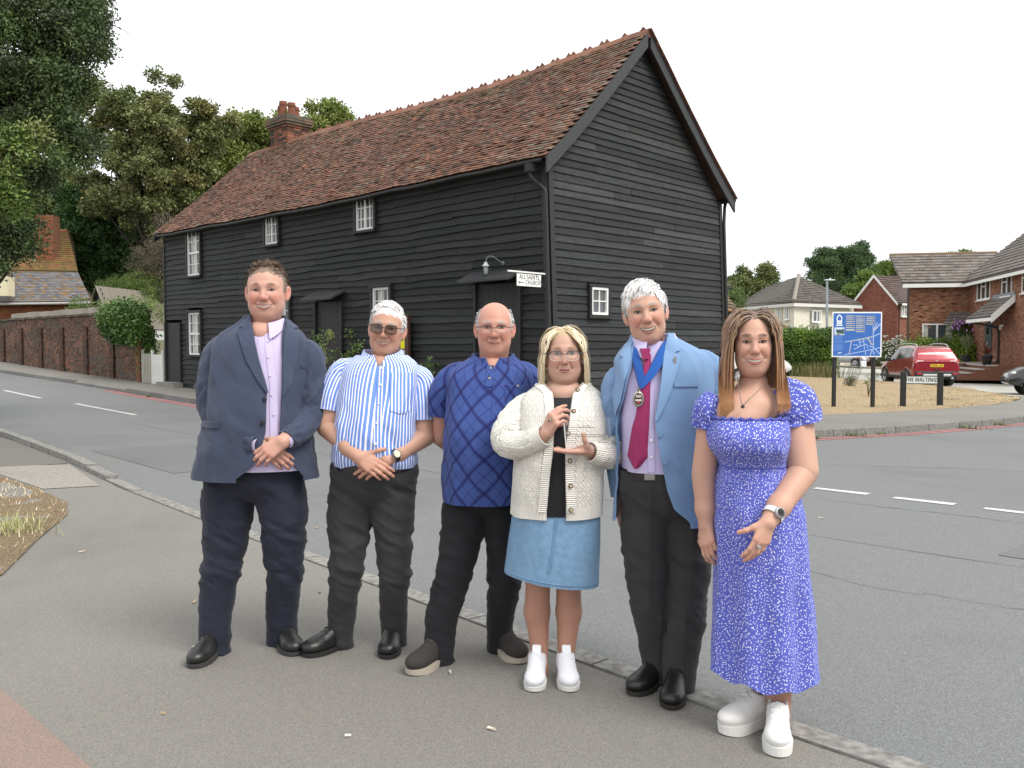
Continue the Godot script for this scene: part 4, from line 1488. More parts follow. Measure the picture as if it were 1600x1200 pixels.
func info_board() -> void:
	var b := thing("information_board", "blue town map board with white border on two black posts in the verge", "sign", V3(7.677,-0.048,-20.75) * V3(1,0,1) + V3(0,-0.06,0), -0.02)
	for x in [0.0,0.92]:
		var p := MB.new()
		p.bbox(V3(x, 1.1,0), V3(0.085,2.25,0.085), 0.01)
		obj("post", p, M.black_paint, b)
	var fr := MB.new()
	fr.bbox(V3(0.495,1.83,0.06), V3(1.17,1.07,0.03), 0.004, Color(0.85,0.87,0.88))
	obj("frame", fr, M.plain, b)
	var S := 560
	var im := Image.create(S, 512, false, Image.FORMAT_RGB8)
	im.fill(Color(0.2,0.41,0.72))
	var white := Color(0.9,0.92,0.95)
	line_on(im, [Vector2(42,95), Vector2(40,55), Vector2(52,35), Vector2(68,22), Vector2(86,35), Vector2(98,55), Vector2(96,95)], 11, white)
	im.fill_rect(Rect2i(40,86,60,46), white)
	for y in [98,108,116]:
		im.fill_rect(Rect2i(52, y, 36,3), Color(0.55,0.65,0.85))
	im.fill_rect(Rect2i(30,138,78,14), white)
	im.fill_rect(Rect2i(12,170,118,92), Color(0.8,0.86,0.92))
	for k in 46:
		im.fill_rect(Rect2i(26 + k / 3,196 + k, 96 - k / 3,1), Color(0.2,0.3,0.34))
	im.fill_rect(Rect2i(14,240,90,20), Color(0.7,0.72,0.68))
	im.fill_rect(Rect2i(96,190,32,60), Color(0.25,0.38,0.38))
	im.fill_rect(Rect2i(46,246,26,14), Color(0.35,0.36,0.34))
	var cream := [Color(0.82,0.77,0.62), Color(0.75,0.74,0.68), Color(0.7,0.68,0.55)]
	for col in 3:
		for row in [8,9,5][col]:
			var x: int = [146,266,386][col]
			im.fill_rect(Rect2i(x, 28 + row * 23 + col * 3,108,10 if not (col == 0 and row == 7) else 20), cream[(row + col) % 3])
			im.fill_rect(Rect2i(x + 70 + (row * 7) % 20,30 + row * 23 + col * 3,26,6), Color(0.58,0.56,0.45))
	for k in 20:
		if k in [4,10]:
			continue
		var wdt := 104 + (k * 37) % 22
		for x in range(14, wdt, 2):
			if rng.randf() < 0.75:
				im.fill_rect(Rect2i(x, 274 + k * 9,2,4), Color(0.45,0.6,0.86))
	line_on(im, [Vector2(60,478), Vector2(96,474)], 8, white)
	im.fill_rect(Rect2i(14,500,112,4), Color(0.5,0.62,0.85))
	var pale := Color(0.62,0.71,0.88)
	var sand := Color(0.78,0.74,0.66)
	for q in [[[Vector2(140,345), Vector2(300,318), Vector2(470,280), Vector2(556,242)], 10], [[Vector2(215,340), Vector2(190,490), Vector2(470,432), Vector2(556,412)], 9], [[Vector2(470,152), Vector2(478,430)], 11], [[Vector2(484,205), Vector2(552,130)], 12], [[Vector2(480,190), Vector2(520,112)], 9], [[Vector2(305,325), Vector2(322,395), Vector2(250,432)], 9], [[Vector2(360,318), Vector2(372,430)], 9], [[Vector2(240,378), Vector2(285,380), Vector2(290,412)], 8], [[Vector2(322,395), Vector2(400,372), Vector2(412,420)], 8], [[Vector2(310,350), Vector2(360,340)], 7], [[Vector2(500,432), Vector2(556,490)], 10], [[Vector2(460,440), Vector2(440,510)], 9], [[Vector2(465,442), Vector2(490,490)], 9], [[Vector2(380,450), Vector2(388,500)], 8], [[Vector2(140,500), Vector2(200,486)], 9], [[Vector2(430,390), Vector2(476,410)], 9]]:
		line_on(im, q[0], q[1], pale)
	for q in [[[Vector2(200,335), Vector2(300,318), Vector2(470,280)], 7], [[Vector2(410,300), Vector2(440,345), Vector2(455,375), Vector2(474,372)], 9], [[Vector2(215,345), Vector2(192,486)], 5], [[Vector2(478,230), Vector2(486,205), Vector2(530,160)], 6]]:
		line_on(im, q[0], q[1], sand)
	for k in 26:
		im.fill_rect(Rect2i(290 + (k * 53) % 190,296 + (k * 29) % 30,6,6), pale)
	var m := StandardMaterial3D.new()
	m.albedo_texture = ImageTexture.create_from_image(im)
	m.roughness = 0.45
	var pn := MB.new()
	var z := 0.079
	pn.quad(V3(-0.06,1.325, z), V3(1.05,1.325, z), V3(1.05,2.335, z), V3(-0.06,2.335, z), Color.WHITE, Vector2(0,1), Vector2(1,0))
	obj("map_print", pn, m, b)

func street_sign() -> void:
	var b := thing("street_sign", "low white street name plate reading THE MALTINGS between two black posts", "sign", V3(9.576,-0.09,-21.3) * V3(1,0,1) + V3(0,-0.07,0), -0.25)
	for x in [0.0,0.83]:
		var p := MB.new()
		p.bbox(V3(x, 0.44,0), V3(0.125,1.0,0.125), 0.012)
		obj("post", p, M.black_paint, b)
	var pl := MB.new()
	pl.bbox(V3(0.415,0.74,0.02), V3(0.72,0.16,0.02), 0.004, Color(0.74,0.76,0.74))
	obj("plate", pl, M.plain, b)
	var edge := MB.new()
	edge.box(V3(0.415,0.652,0.024), V3(0.72,0.016,0.022))
	obj("plate_edge", edge, M.black_paint, b)
	var t := obj("lettering", text_mesh("THE MALTINGS", 0.088,0.003, true), mat(Color(0.05,0.07,0.065), 0.6), b)
	t.position = V3(0.415,0.752,0.032)
	t.scale = V3(0.86,1.12,1)

func tree_guard() -> void:
	var g := thing("tree_guard", "leaning wire mesh tree guard with weeds in it on dry verge", "tree guard", V3(12.174,-0.019,-31.5) + V3(0,0.05,0), 0.3)
	g.rotation.z = -0.42
	var w := MB.new()
	for k in 16:
		var a := TAU * k / 16
		w.tube([V3(cos(a) * 0.22,0, sin(a) * 0.22), V3(cos(a) * 0.22,0.85, sin(a) * 0.22)], 0.004,4, Color(0.18,0.17,0.16), false)
	for r in 12:
		var pth := []
		for k in 17:
			var a := TAU * k / 16
			pth.append(V3(cos(a) * 0.22, r * 0.077, sin(a) * 0.22))
		w.tube(pth, 0.0065 if r > 9 else 0.004,4, Color(0.14,0.13,0.12), false)
	obj("mesh_cage", w, M.plain, g)
	foliage(g, "weeds", [[V3(0,0.2,0), V3(0.17,0.24,0.17)]], 900, clump_mesh(5,0.05,0.06,0.4,9), [Color(0.1,0.11,0.04), Color(0.14,0.15,0.06)], M.leaf)
	var s := thing("sapling", "thin sapling with few leaves behind the map board post", "sapling", V3(10.441,0.047,-25.5) + V3(0,0.0,0), 0)
	var st := MB.new()
	var bl := []
	for k in 7:
		var e := V3(rng.randf_range(-0.35,0.35), rng.randf_range(0.25,0.6), rng.randf_range(-0.2,0.2))
		st.tube([V3(0,-0.05,0), e * V3(0.4,0.6,0.4), e], [0.008,0.006,0.003], 4, Color(0.2,0.16,0.1))
		bl.append([e, V3(0.09,0.07,0.09)])
	obj("stem", st, M.bark, s)
	foliage(s, "leaves", bl, 500, clump_mesh(3,0.04,0.05,0.45,10), [Color(0.1,0.15,0.05), Color(0.2,0.24,0.1)], M.leaf)

# ---------------------------------------------------------------- cars
# own axes: +x is forward, origin on the ground under the middle
func car(called: String, label: String, at: Vector3, turn: float, paint: Material, prof: Array, wheels: Array, opt := {}) -> Node3D:
	var t := thing(called, label, "car", at, turn)
	var side := func(x: float, sec: int) -> Array:
		var k := 0
		while k < prof.size() - 2 and x > prof[k + 1][0]:
			k += 1
		var u := clampf((x - prof[k][0]) / (prof[k + 1][0] - prof[k][0]), 0,1)
		var o := []
		for q in 8:
			o.append(lerpf(prof[k][q], prof[k + 1][q], u))
		return o
	var ring := func(x: float) -> Array:
		var s: Array = side.call(x, 0)
		var mid: float = lerpf(s[1], s[2], 0.55)
		return [Vector2(0, s[1]), Vector2(s[4] * 0.93, s[1]), Vector2(s[4], s[1] + 0.04), Vector2(s[5], mid - 0.1), Vector2(s[5], mid + 0.06), Vector2(s[6], s[2]), Vector2(lerpf(s[6], s[7], 0.5) * 1.01, lerpf(s[2], s[3], 0.5)), Vector2(s[7], s[3] - 0.045), Vector2(s[7] * 0.9, s[3] - 0.008), Vector2(0, s[3])]
	var body := MB.new()
	var x0: float = prof[0][0]
	var x1: float = prof[-1][0]
	var xs := []
	for k in prof.size() - 1:
		for q in 4:
			xs.append(lerpf(prof[k][0], prof[k + 1][0], q / 4.0))
	xs.append(x1)
	for sg in [1.0,-1.0]:
		var pts := PackedVector3Array()
		for x in xs:
			var r: Array = ring.call(x)
			for p in r:
				var y: float = p.y
				for w in wheels:
					var dx: float = absf(x - w[0])
					var arch: float = sqrt(maxf(0.0, pow(w[1] * 1.16,2) - dx * dx)) + w[1]
					if y < arch and p.x > 0.4:
						y = minf(arch, y + 1.0)
				pts.append(V3(x, y, p.x * sg))
		var n := MB.new()
		n.grid(xs.size(), 10, pts)
		if sg > 0:
			for k in n.n.size():
				n.n[k] = -n.n[k]
			for k in range(0, n.i.size(), 3):
				var z := n.i[k]
				n.i[k] = n.i[k + 1]
				n.i[k + 1] = z
		body.add(n)
	for e in [0, xs.size() - 1]:
		var r: Array = ring.call(xs[e])
		for k in 9:
			var a := V3(xs[e], r[k].y, r[k].x)
			var b := V3(xs[e], r[k + 1].y, r[k + 1].x)
			if e == 0:
				body.quad(a * V3(1,1,-1), a, b, b * V3(1,1,-1))
			else:
				body.quad(a, a * V3(1,1,-1), b * V3(1,1,-1), b)
	obj("body", body, paint, t)
	var dark := mat(Color(0.03,0.033,0.035), 0.08, {spec = 0.6})
	var trim := mat(Color(0.025,0.025,0.026), 0.7)
	for w in opt.get("windows", []):
		for sg in [1.0,-1.0]:
			var m := MB.new()
			var pp := []
			for c in w:
				var s2: Array = side.call(c[0], 0)
				var y: float = lerpf(s2[2], s2[3], c[1])
				var hw: float = lerpf(s2[6], s2[7], c[1]) + 0.012
				pp.append(V3(c[0], y, hw * sg))
			if sg > 0:
				m.quad(pp[0], pp[1], pp[2], pp[3])
			else:
				m.quad(pp[3], pp[2], pp[1], pp[0])
			obj("window", m, dark, t)
	for w in wheels:
		for sg in [1.0,-1.0]:
			var wh := Node3D.new()
			wh.name = "wheel"
			t.add_child(wh, true)
			wh.position = V3(w[0], w[1], w[2] * sg)
			wh.rotation.x = PI / 2 * sg
			var ty := MB.new()
			ty.lathe([[w[1] * 0.62,-0.11], [w[1] * 0.93,-0.11], [w[1], -0.07], [w[1], 0.07], [w[1] * 0.93,0.105], [w[1] * 0.64,0.1]], 28)
			obj("tyre", ty, trim, wh)
			var rm := MB.new()
			rm.lathe([[0.0,0.07], [w[1] * 0.12,0.085], [w[1] * 0.14,0.06]], 16)
			for k in 10:
				var a := TAU * k / 10
				rm.box(V3(cos(a), 0, sin(a)) * w[1] * 0.34 + V3(0,0.062,0), V3(w[1] * 0.46,0.03,0.055), Color.WHITE, Basis(Vector3.UP, -a))
			rm.lathe([[w[1] * 0.56,0.05], [w[1] * 0.56,0.095], [w[1] * 0.65,0.1], [w[1] * 0.66,0.04]], 28)
			rm.lathe([[0.0,0.0], [w[1] * 0.62,0.0]], 20, Color(0.15,0.15,0.15))
			obj("rim", rm, mat(Color(0.55,0.56,0.57), 0.35, {metal = 0.8}), wh)
			var ar := MB.new()
			var pth := []
			for k in 17:
				var a := PI * k / 16.0
				pth.append(V3(cos(a) * w[1] * 1.2, sin(a) * w[1] * 1.2,0))
			ar.tube(pth, 0.035,6, Color.WHITE, true)
			var an := obj("wheel_arch", ar, trim if opt.get("clad", false) else paint, t)
			an.position = V3(w[0], w[1], (w[2] + 0.06) * sg)
			var inn := MB.new()
			inn.lathe([[0.0,0.0], [w[1] * 1.18,0.0], [w[1] * 1.18,0.02]], 20)
			var iw := obj("wheel_well", inn, M.dark_room, t)
			iw.position = V3(w[0], w[1], (w[2] - 0.2) * sg)
			iw.rotation.x = PI / 2 * sg
	return t

func cars() -> void:
	var red := mat(Color(0.26,0.012,0.024), 0.3, {coat = 1.0, metal = 0.25})
	var pr := [[-2.24,0.55,0.98,1.02,0.82,0.84,0.78,0.76], [-2.2,0.4,1.08,1.12,0.86,0.9,0.84,0.8], [-2.08,0.36,1.12,1.36,0.88,0.92,0.87,0.76], [-1.86,0.34,1.12,1.62,0.88,0.925,0.88,0.66], [-1.5,0.32,1.11,1.67,0.89,0.925,0.88,0.65], [-0.6,0.3,1.06,1.69,0.9,0.915,0.88,0.66], [0.2,0.3,1.02,1.66,0.9,0.915,0.88,0.65], [0.62,0.3,1.01,1.5,0.9,0.915,0.88,0.66], [1.15,0.31,1.0,1.12,0.89,0.915,0.87,0.72], [1.5,0.32,0.95,1.04,0.88,0.91,0.84,0.74], [2.0,0.34,0.86,0.95,0.84,0.88,0.78,0.68], [2.24,0.42,0.72,0.78,0.7,0.74,0.66,0.56]]
	var at := V3(17.471,-0.102,-37.8) * V3(1,0,1) + V3(0.1,-0.17,0)
	var c := car("parked_car", "dark red sport utility car seen from behind beyond the dry verge", at, 1.473, red, pr, [[-1.36,0.35,0.82], [1.36,0.35,0.82]], {clad = true, windows = [[[-1.72,0.16], [-1.02,0.1], [-1.0,0.86], [-1.6,0.8]], [[-0.96,0.1], [-0.1,0.08], [-0.1,0.86], [-0.96,0.86]], [[-0.04,0.08], [0.95,0.12], [0.4,0.84], [-0.04,0.86]]]})
	var dark := mat(Color(0.02,0.022,0.024), 0.06, {spec = 0.6})
	var m := MB.new()
	m.quad(V3(-2.135,1.13,-0.72), V3(-2.135,1.13,0.72), V3(-1.9,1.58,0.6), V3(-1.9,1.58,-0.6))
	obj("rear_window", m, dark, c)
	var clad := mat(Color(0.03,0.03,0.031), 0.7)
	var bp := MB.new()
	bp.bbox(V3(-2.16,0.5,0), V3(0.26,0.3,1.72), 0.07)
	bp.bbox(V3(0,0.36,0), V3(4.0,0.16,1.83), 0.04)
	obj("lower_cladding", bp, clad, c)
	var df := MB.new()
	df.bbox(V3(-2.27,0.47,0), V3(0.08,0.13,1.15), 0.04)
	obj("bumper_plate", df, mat(Color(0.5,0.51,0.5), 0.4, {metal = 0.5}), c)
	for sg in [-1,1]:
		var tl := MB.new()
		tl.bbox(V3(-2.16,1.02,0.68 * sg), V3(0.14,0.13,0.36), 0.03, Color(0.75,0.7,0.72))
		tl.bbox(V3(-2.14,1.05,0.82 * sg), V3(0.2,0.1,0.14), 0.03, Color(0.5,0.05,0.06))
		obj("tail_light", tl, mat(Color(1,1,1), 0.12, {coat = 1.0}), c)
		var rf := MB.new()
		rf.bbox(V3(-2.295,0.53,0.7 * sg), V3(0.02,0.06,0.2), 0.008, Color(0.5,0.02,0.03))
		obj("reflector", rf, M.plain, c)
		var ex := MB.new()
		ex.tube([V3(-2.1,0.36,0.6 * sg), V3(-2.3,0.36,0.6 * sg)], 0.05,12, Color.WHITE)
		obj("exhaust", ex, M.metal, c)
		var rr := MB.new()
		rr.tube(smooth_path([V3(-1.75,1.62,0.6 * sg), V3(-1.5,1.73,0.6 * sg), V3(-0.4,1.755,0.61 * sg), V3(0.15,1.71,0.61 * sg), V3(0.3,1.64,0.62 * sg)], 4), 0.022,6)
		obj("roof_rail", rr, M.metal, c)
		var mi := MB.new()
		mi.bbox(V3(0.62,1.08,1.0 * sg), V3(0.12,0.16,0.22), 0.04)
		obj("mirror", mi, clad, c)
		for x in [-0.98,-0.06,0.95]:
			var dl := MB.new()
			dl.box(V3(x, 0.78,0.922 * sg), V3(0.008,0.52,0.006))
			obj("door_gap", dl, clad, c)
	var pl := MB.new()
	pl.bbox(V3(-2.245,0.86,0), V3(0.02,0.115,0.53), 0.005, Color(0.78,0.55,0.02))
	var pn := obj("number_plate", pl, M.plain, c)
	var tx := obj("lettering", text_mesh("EO68 LSO", 0.08,0.003, true), mat(Color(0.02,0.02,0.02), 0.6), pn)
	tx.transform = Transform3D(Basis(Vector3.UP, -PI / 2), V3(-2.257,0.862,0))
	var bd := MB.new()
	bd.lathe([[0.0,0.012], [0.06,0.01], [0.07,0.0]], 16, Color(0.6,0.63,0.68), V3(-2.225,1.0,0), Basis(Vector3.BACK, PI / 2).scaled(V3(1,1,1)))
	obj("badge", bd, M.metal, c)
	var wp := MB.new()
	wp.box(V3(-2.12,1.16,0.1), V3(0.03,0.03,0.36), Color.WHITE, Basis(Vector3.RIGHT, 0.05))
	obj("wiper", wp, clad, c)
	var hd := MB.new()
	hd.bbox(V3(-2.25,0.7,0), V3(0.05,0.05,0.22), 0.01)
	obj("tailgate_handle", hd, clad, c)
	var hb := [[-2.0,0.5,0.9,0.95,0.74,0.76,0.7,0.66], [-1.9,0.34,1.0,1.3,0.78,0.82,0.77,0.62], [-1.5,0.3,1.0,1.5,0.8,0.84,0.79,0.58], [-0.6,0.28,0.98,1.56,0.81,0.84,0.8,0.58], [0.1,0.28,0.96,1.53,0.81,0.84,0.8,0.58], [0.55,0.28,0.95,1.38,0.81,0.84,0.79,0.6], [1.2,0.29,0.93,1.04,0.8,0.84,0.77,0.66], [1.6,0.3,0.84,0.94,0.78,0.82,0.72,0.6], [1.95,0.36,0.64,0.76,0.66,0.7,0.6,0.5], [2.03,0.45,0.56,0.62,0.5,0.54,0.48,0.4]]
	var bat := V3(17.746,-0.052,-29.5) * V3(1,0,1) + V3(1.2,-0.17,0)
	var bc := car("parked_car", "black hatchback standing at the end of the estate road", bat, PI - 0.35, mat(Color(0.012,0.012,0.013), 0.25, {coat = 1.0}), hb, [[-1.2,0.3,0.74], [1.25,0.3,0.74]], {windows = [[[-1.4,0.14], [-0.35,0.1], [-0.35,0.86], [-1.2,0.8]], [[-0.28,0.1], [0.85,0.14], [0.4,0.82], [-0.28,0.86]]]})
	for sg in [-1,1]:
		var hl := MB.new()
		hl.bbox(V3(1.72,0.74,0.56 * sg), V3(0.36,0.12,0.22), 0.05)
		obj("headlight", hl, mat(Color(0.6,0.62,0.64), 0.15, {coat = 1.0}), bc)
		var mi := MB.new()
		mi.bbox(V3(0.72,1.02,0.92 * sg), V3(0.14,0.14,0.2), 0.04)
		obj("mirror", mi, M.black_paint, bc)
	var ws := MB.new()
	ws.quad(V3(1.17,1.075,0.66), V3(1.17,1.075,-0.66), V3(0.5,1.43,-0.56), V3(0.5,1.43,0.56))
	obj("windscreen", ws, dark, bc)
	var white := mat(Color(0.7,0.71,0.72), 0.3, {coat = 0.6})
	car("parked_car", "white car parked at the end of the clipped green hedge", V3(13.034,-0.007,-43) * V3(1,0,1) + V3(-1.35,-0.1,0), 0.25, white, hb, [[-1.2,0.3,0.74], [1.25,0.3,0.74]], {windows = [[[-1.4,0.14], [-0.35,0.1], [-0.35,0.86], [-1.2,0.8]], [[-0.28,0.1], [0.85,0.14], [0.4,0.82], [-0.28,0.86]]]})
	car("parked_car", "silver car parked far along the estate road beneath the map board", V3(25.647,0.211,-68) * V3(1,0,1) + V3(0,-0.1,0), -0.6, mat(Color(0.45,0.46,0.47), 0.3, {metal = 0.5}), hb, [[-1.2,0.3,0.74], [1.25,0.3,0.74]], {windows = [[[-1.4,0.14], [-0.35,0.1], [-0.35,0.86], [-1.2,0.8]], [[-0.28,0.1], [0.85,0.14], [0.4,0.82], [-0.28,0.86]]]})
	car("parked_van", "white van parked behind the barn beside the timber outbuildings", V3(7.092,0.981,-36) * V3(1,0,1) + V3(0.3,-0.1,0), 0.3, white, [[-2.4,0.4,1.1,2.2,0.9,0.95,0.93,0.84], [-2.3,0.35,1.1,2.35,0.92,0.96,0.94,0.84], [0.9,0.35,1.1,2.35,0.92,0.96,0.94,0.82], [1.4,0.35,1.1,2.0,0.92,0.96,0.93,0.78], [1.9,0.35,1.05,1.3,0.9,0.95,0.9,0.8], [2.5,0.4,0.9,1.1,0.86,0.9,0.8,0.7]], [[-1.5,0.33,0.84], [1.7,0.33,0.84]], {windows = [[[0.5,0.15], [1.35,0.15], [1.2,0.6], [0.5,0.65]]]})

func house_window(parent: Node3D, o: Vector3, w: float, h: float, b: Basis, split: Array, trans := 0.0, georgian := false) -> void:
	var win := Node3D.new()
	win.name = "window"
	parent.add_child(win, true)
	win.transform = Transform3D(b, o)
	var f := MB.new()
	var e := 0.07
	f.box(V3(w / 2, e / 2,0.03), V3(w, e, 0.09))
	f.box(V3(w / 2, h - e / 2,0.03), V3(w, e, 0.09))
	for x in [e / 2, w - e / 2]:
		f.box(V3(x, h / 2,0.03), V3(e, h - 2 * e, 0.09))
	for x in split:
		f.box(V3(w * x, h / 2,0.032), V3(0.09, h - 2 * e, 0.085))
	f.box(V3(w / 2,-0.03,0.07), V3(w + 0.1,0.06,0.14))
	if trans > 0.0:
		f.box(V3(w * (split[0] + (split[1] if split.size() > 1 else 1.0)) / 2 if split.size() > 1 else w * split[0] / 2, h * trans, 0.034), V3(w * (split[1] - split[0]) if split.size() > 1 else w * split[0], 0.07,0.08))
	obj("frame", f, M.white, win)
	if georgian:
		var g := MB.new()
		for k in range(1,7):
			g.box(V3(w * k / 7.0, h / 2,0.02), V3(0.02, h - 0.1,0.03))
		for k in range(1,4):
			g.box(V3(w / 2, h * k / 4.0,0.02), V3(w - 0.1,0.02,0.03))
		obj("glazing_bars", g, M.white, win)
	var pa := MB.new()
	pa.quad(V3(0.03,0.03,0.01), V3(w - 0.03,0.03,0.01), V3(w - 0.03, h - 0.03,0.01), V3(0.03, h - 0.03,0.01))
	obj("pane", pa, mat(Color(0.06,0.075,0.085), 0.08, {spec = 0.7}), win)
	var cu := MB.new()
	for x in [0.06, w - 0.06 - w * 0.16]:
		cu.box(V3(x + w * 0.08, h / 2,0.006), V3(w * 0.16, h - 0.16,0.014), Color(0.8,0.8,0.78))
	obj("curtain", cu, M.curtain, win)

func brick_house() -> void:
	var C := V3(24.7,-0.1,-47.2)
	var h := thing("brick_house", "large orange brick house with grey tiled roof, porch and brick steps", "house", C, -1.7895)
	var cols := [Color(0.42,0.185,0.11), Color(0.36,0.155,0.095), Color(0.48,0.235,0.14), Color(0.28,0.13,0.09), Color(0.45,0.2,0.12)]
	var ev := 5.15
	var win := [[1.45,3.6,3.95,4.98], [5.35,6.75,3.95,4.98], [8.1,9.5,3.95,4.98]]
	var core := MB.new()
	core.box(V3(6, ev / 2,-3.5), V3(12, ev, 7.0), Color(0.25,0.16,0.12))
	core.box(V3(-0.3, ev / 2,0.45), V3(0.6, ev, 5.1), Color(0.25,0.16,0.12))
	obj("wall", core, M.mortar, h)
	var holes := win + [[3.0,4.05,0.0,2.75]]
	stuff(obj("bricks", brick_face(V3(0,0,0.002), Vector3.RIGHT, 11.0, ev, Vector3.BACK, holes, cols), M.brick, h))
	stuff(obj("bricks", brick_face(V3(0.002,0,3.0), Vector3.FORWARD, 3.0, ev, Vector3.RIGHT, [], [Color(0.44,0.205,0.12), Color(0.36,0.155,0.095), Color(0.5,0.27,0.16)], 0.225,0.075,0.03,0.016), M.brick, h))
	for w in win:
		house_window(h, V3(w[0], w[2], -0.03), w[1] - w[0], w[3] - w[2], Basis(), [0.32,0.66] if w[1] - w[0] > 1.5 else [0.5], 0.66)
	var grey := [Color(0.21,0.185,0.165), Color(0.175,0.155,0.14), Color(0.245,0.215,0.19), Color(0.2,0.165,0.14)]
	var e0 := V3(-0.4, ev - 0.15,0.45)
	var e1 := V3(12.4, ev - 0.15,0.45)
	var r1 := V3(12.4,8.15,-3.4)
	var r0 := V3(-0.4,8.15,-3.4)
	obj("roof", slab([e0, e1, r1, r0], V3(0,-0.1,0), Color(0.14,0.12,0.11)), M.slate, h)
	stuff(obj("roof_tiles", slope_rows([e0 + V3(0,0.02,0), e1 + V3(0,0.02,0), r1 + V3(0,0.02,0), r0 + V3(0,0.02,0)], 15,0.3, grey, 0.045), M.slate, h))
	var w0 := V3(0.45, ev - 0.15,3.5)
	var w1 := V3(0.45, ev - 0.15,-1.0)
	var v1 := V3(-3.0,6.85,-2.2)
	var v0 := V3(-3.0,6.85,3.5)
	obj("roof", slab([w0, w1, v1, v0], V3(0,-0.1,0), Color(0.14,0.12,0.11)), M.slate, h)
	stuff(obj("roof_tiles", slope_rows([w0 + V3(0,0.02,0), w1 + V3(0,0.02,0), v1 + V3(0,0.02,0), v0 + V3(0,0.02,0)], 10,0.3, grey, 0.045), M.slate, h))
	var rg := MB.new()
	rg.tube([v0, v1], 0.11,8, Color(0.3,0.2,0.12))
	rg.tube([r0, r1], 0.11,8, Color(0.36,0.22,0.13))
	obj("ridge", rg, M.tile, h)
	var fa := MB.new()
	fa.box((e0 + e1) / 2 + V3(0.2,-0.15,-0.03), V3(12.2,0.2,0.05))
	fa.box(V3(0.43, ev - 0.3,1.8), V3(0.05,0.2,3.3))
	obj("fascia", fa, M.white, h)
	var vp := MB.new()
	vp.tube([V3(1.9,7.5,-2.4), V3(1.9,8.3,-2.4)], 0.09,8)
	vp.tube([V3(1.9,8.0,-2.4), V3(1.9,8.5,-2.4)], [0.13,0.11], 8)
	obj("vent_pipe", vp, M.black_paint, h)
	vp = MB.new()
	vp.box(V3(1.9,7.55,-2.35), V3(0.5,0.03,0.5), Color(0.22,0.24,0.26), Basis(Vector3.RIGHT, 0.7))
	obj("vent_flashing", vp, M.plain, h)
	var p0 := V3(3.2,2.95,0.95)
	var p1 := V3(7.2,2.95,0.95)
	var q1 := V3(7.3,3.88,0.05)
	var q0 := V3(4.2,3.88,0.05)
	obj("porch_roof", slab([p0, p1, q1, q0], V3(0,-0.12,0), Color(0.14,0.12,0.11)), M.slate, h)
	stuff(obj("porch_tiles", slope_rows([p0 + V3(0,0.02,0), p1 + V3(0,0.02,0), q1 + V3(0,0.02,0), q0 + V3(0,0.02,0)], 6,0.3, grey, 0.04), M.slate, h))
	var bb := MB.new()
	bb.hexa([p1 + V3(0.0,-0.3,0.05), p1 + V3(0.06,-0.3,0.05), q1 + V3(0.06,-0.25,0), q1 + V3(0,-0.25,0), p1 + V3(0,0.06,0.05), p1 + V3(0.06,0.06,0.05), q1 + V3(0.06,0.06,0), q1 + V3(0,0.06,0)])
	bb.box((p0 + p1) / 2 + V3(0,-0.12,0.03), V3(4.0,0.16,0.05))
	obj("porch_board", bb, M.white, h)
	var fl := MB.new()
	fl.box((q0 + q1) / 2 + V3(0,0.08,0.0), V3(3.1,0.25,0.06), Color(0.22,0.24,0.26))
	obj("lead_flashing", fl, M.plain, h)
	var door := Node3D.new()
	door.name = "door"
	h.add_child(door)
	var dm := MB.new()
	dm.bbox(V3(3.52,1.68,0.02), V3(1.0,2.1,0.08), 0.01, Color(0.05,0.075,0.085))
	obj("leaf", dm, mat(Color(1,1,1), 0.4), door)
	var dl := MB.new()
	dl.lathe([[0.0,0.01], [0.22,0.01], [0.24,0.0]], 20, Color(0.015,0.02,0.022), V3(3.52,2.35,0.062), Basis(Vector3.RIGHT, PI / 2))
	dl.box(V3(3.52,2.12,0.065), V3(0.5,0.03,0.012), Color(0.2,0.23,0.25))
	dl.box(V3(3.52,0.95,0.065), V3(0.3,0.06,0.012), Color(0.5,0.5,0.5))
	obj("door_light", dl, mat(Color(1,1,1), 0.2), door)
	var hn := MB.new()
	hn.tube([V3(3.62,1.35,0.11), V3(3.62,1.85,0.11)], 0.02,6)
	obj("handle", hn, M.metal, door)
	var dp := MB.new()
	dp.tube(smooth_path([V3(4.3,2.72,0.9), V3(5.0,2.5,0.2), V3(5.2,2.2,0.08), V3(5.2,0.2,0.08)], 3), 0.045,8)
	obj("downpipe", dp, M.black_paint, h)
	var cam := MB.new()
	cam.bbox(V3(5.9,2.55,0.16), V3(0.34,0.1,0.12), 0.03)
	cam.lathe([[0.0,-0.14], [0.05,-0.12], [0.07,-0.03]], 10, Color.WHITE, V3(5.75,2.5,0.16))
	obj("security_light", cam, M.white, h)
	for k in 4:
		var sp := MB.new()
		var d := 1.3 + (3 - k) * 0.55
		sp.box(V3(4.6,0.12 + k * 0.17, d / 2 + 0.02), V3(7.5 - k * 0.05,0.17, d), Color(0.3,0.13,0.08))
		var so := obj("step", sp, M.brick, h)
		var se := MB.new()
		se.box(V3(4.6,0.19 + k * 0.17, d - 0.13), V3(7.56 - k * 0.05,0.06,0.36), Color(0.4,0.38,0.35))
		obj("nosing", se, M.plain, so)
	var gw := thing("garden_wall", "low pinkish brick garden wall with stone cap before the laurel hedge", "wall", C + V3(-2.2,-0.1,4.4), -1.7895)
	var gm := MB.new()
	gm.box(V3(-0.2,0.4,1.5), V3(0.22,0.86,5.0), Color(0.3,0.2,0.15))
	obj("core", gm, M.mortar, gw)
	stuff(obj("bricks", brick_face(V3(-0.088,0.0,4.0), Vector3.FORWARD, 5.0,0.82, Vector3.RIGHT, [], [Color(0.4,0.2,0.14), Color(0.34,0.17,0.12), Color(0.43,0.24,0.17)]), M.brick, gw))
	var cp := MB.new()
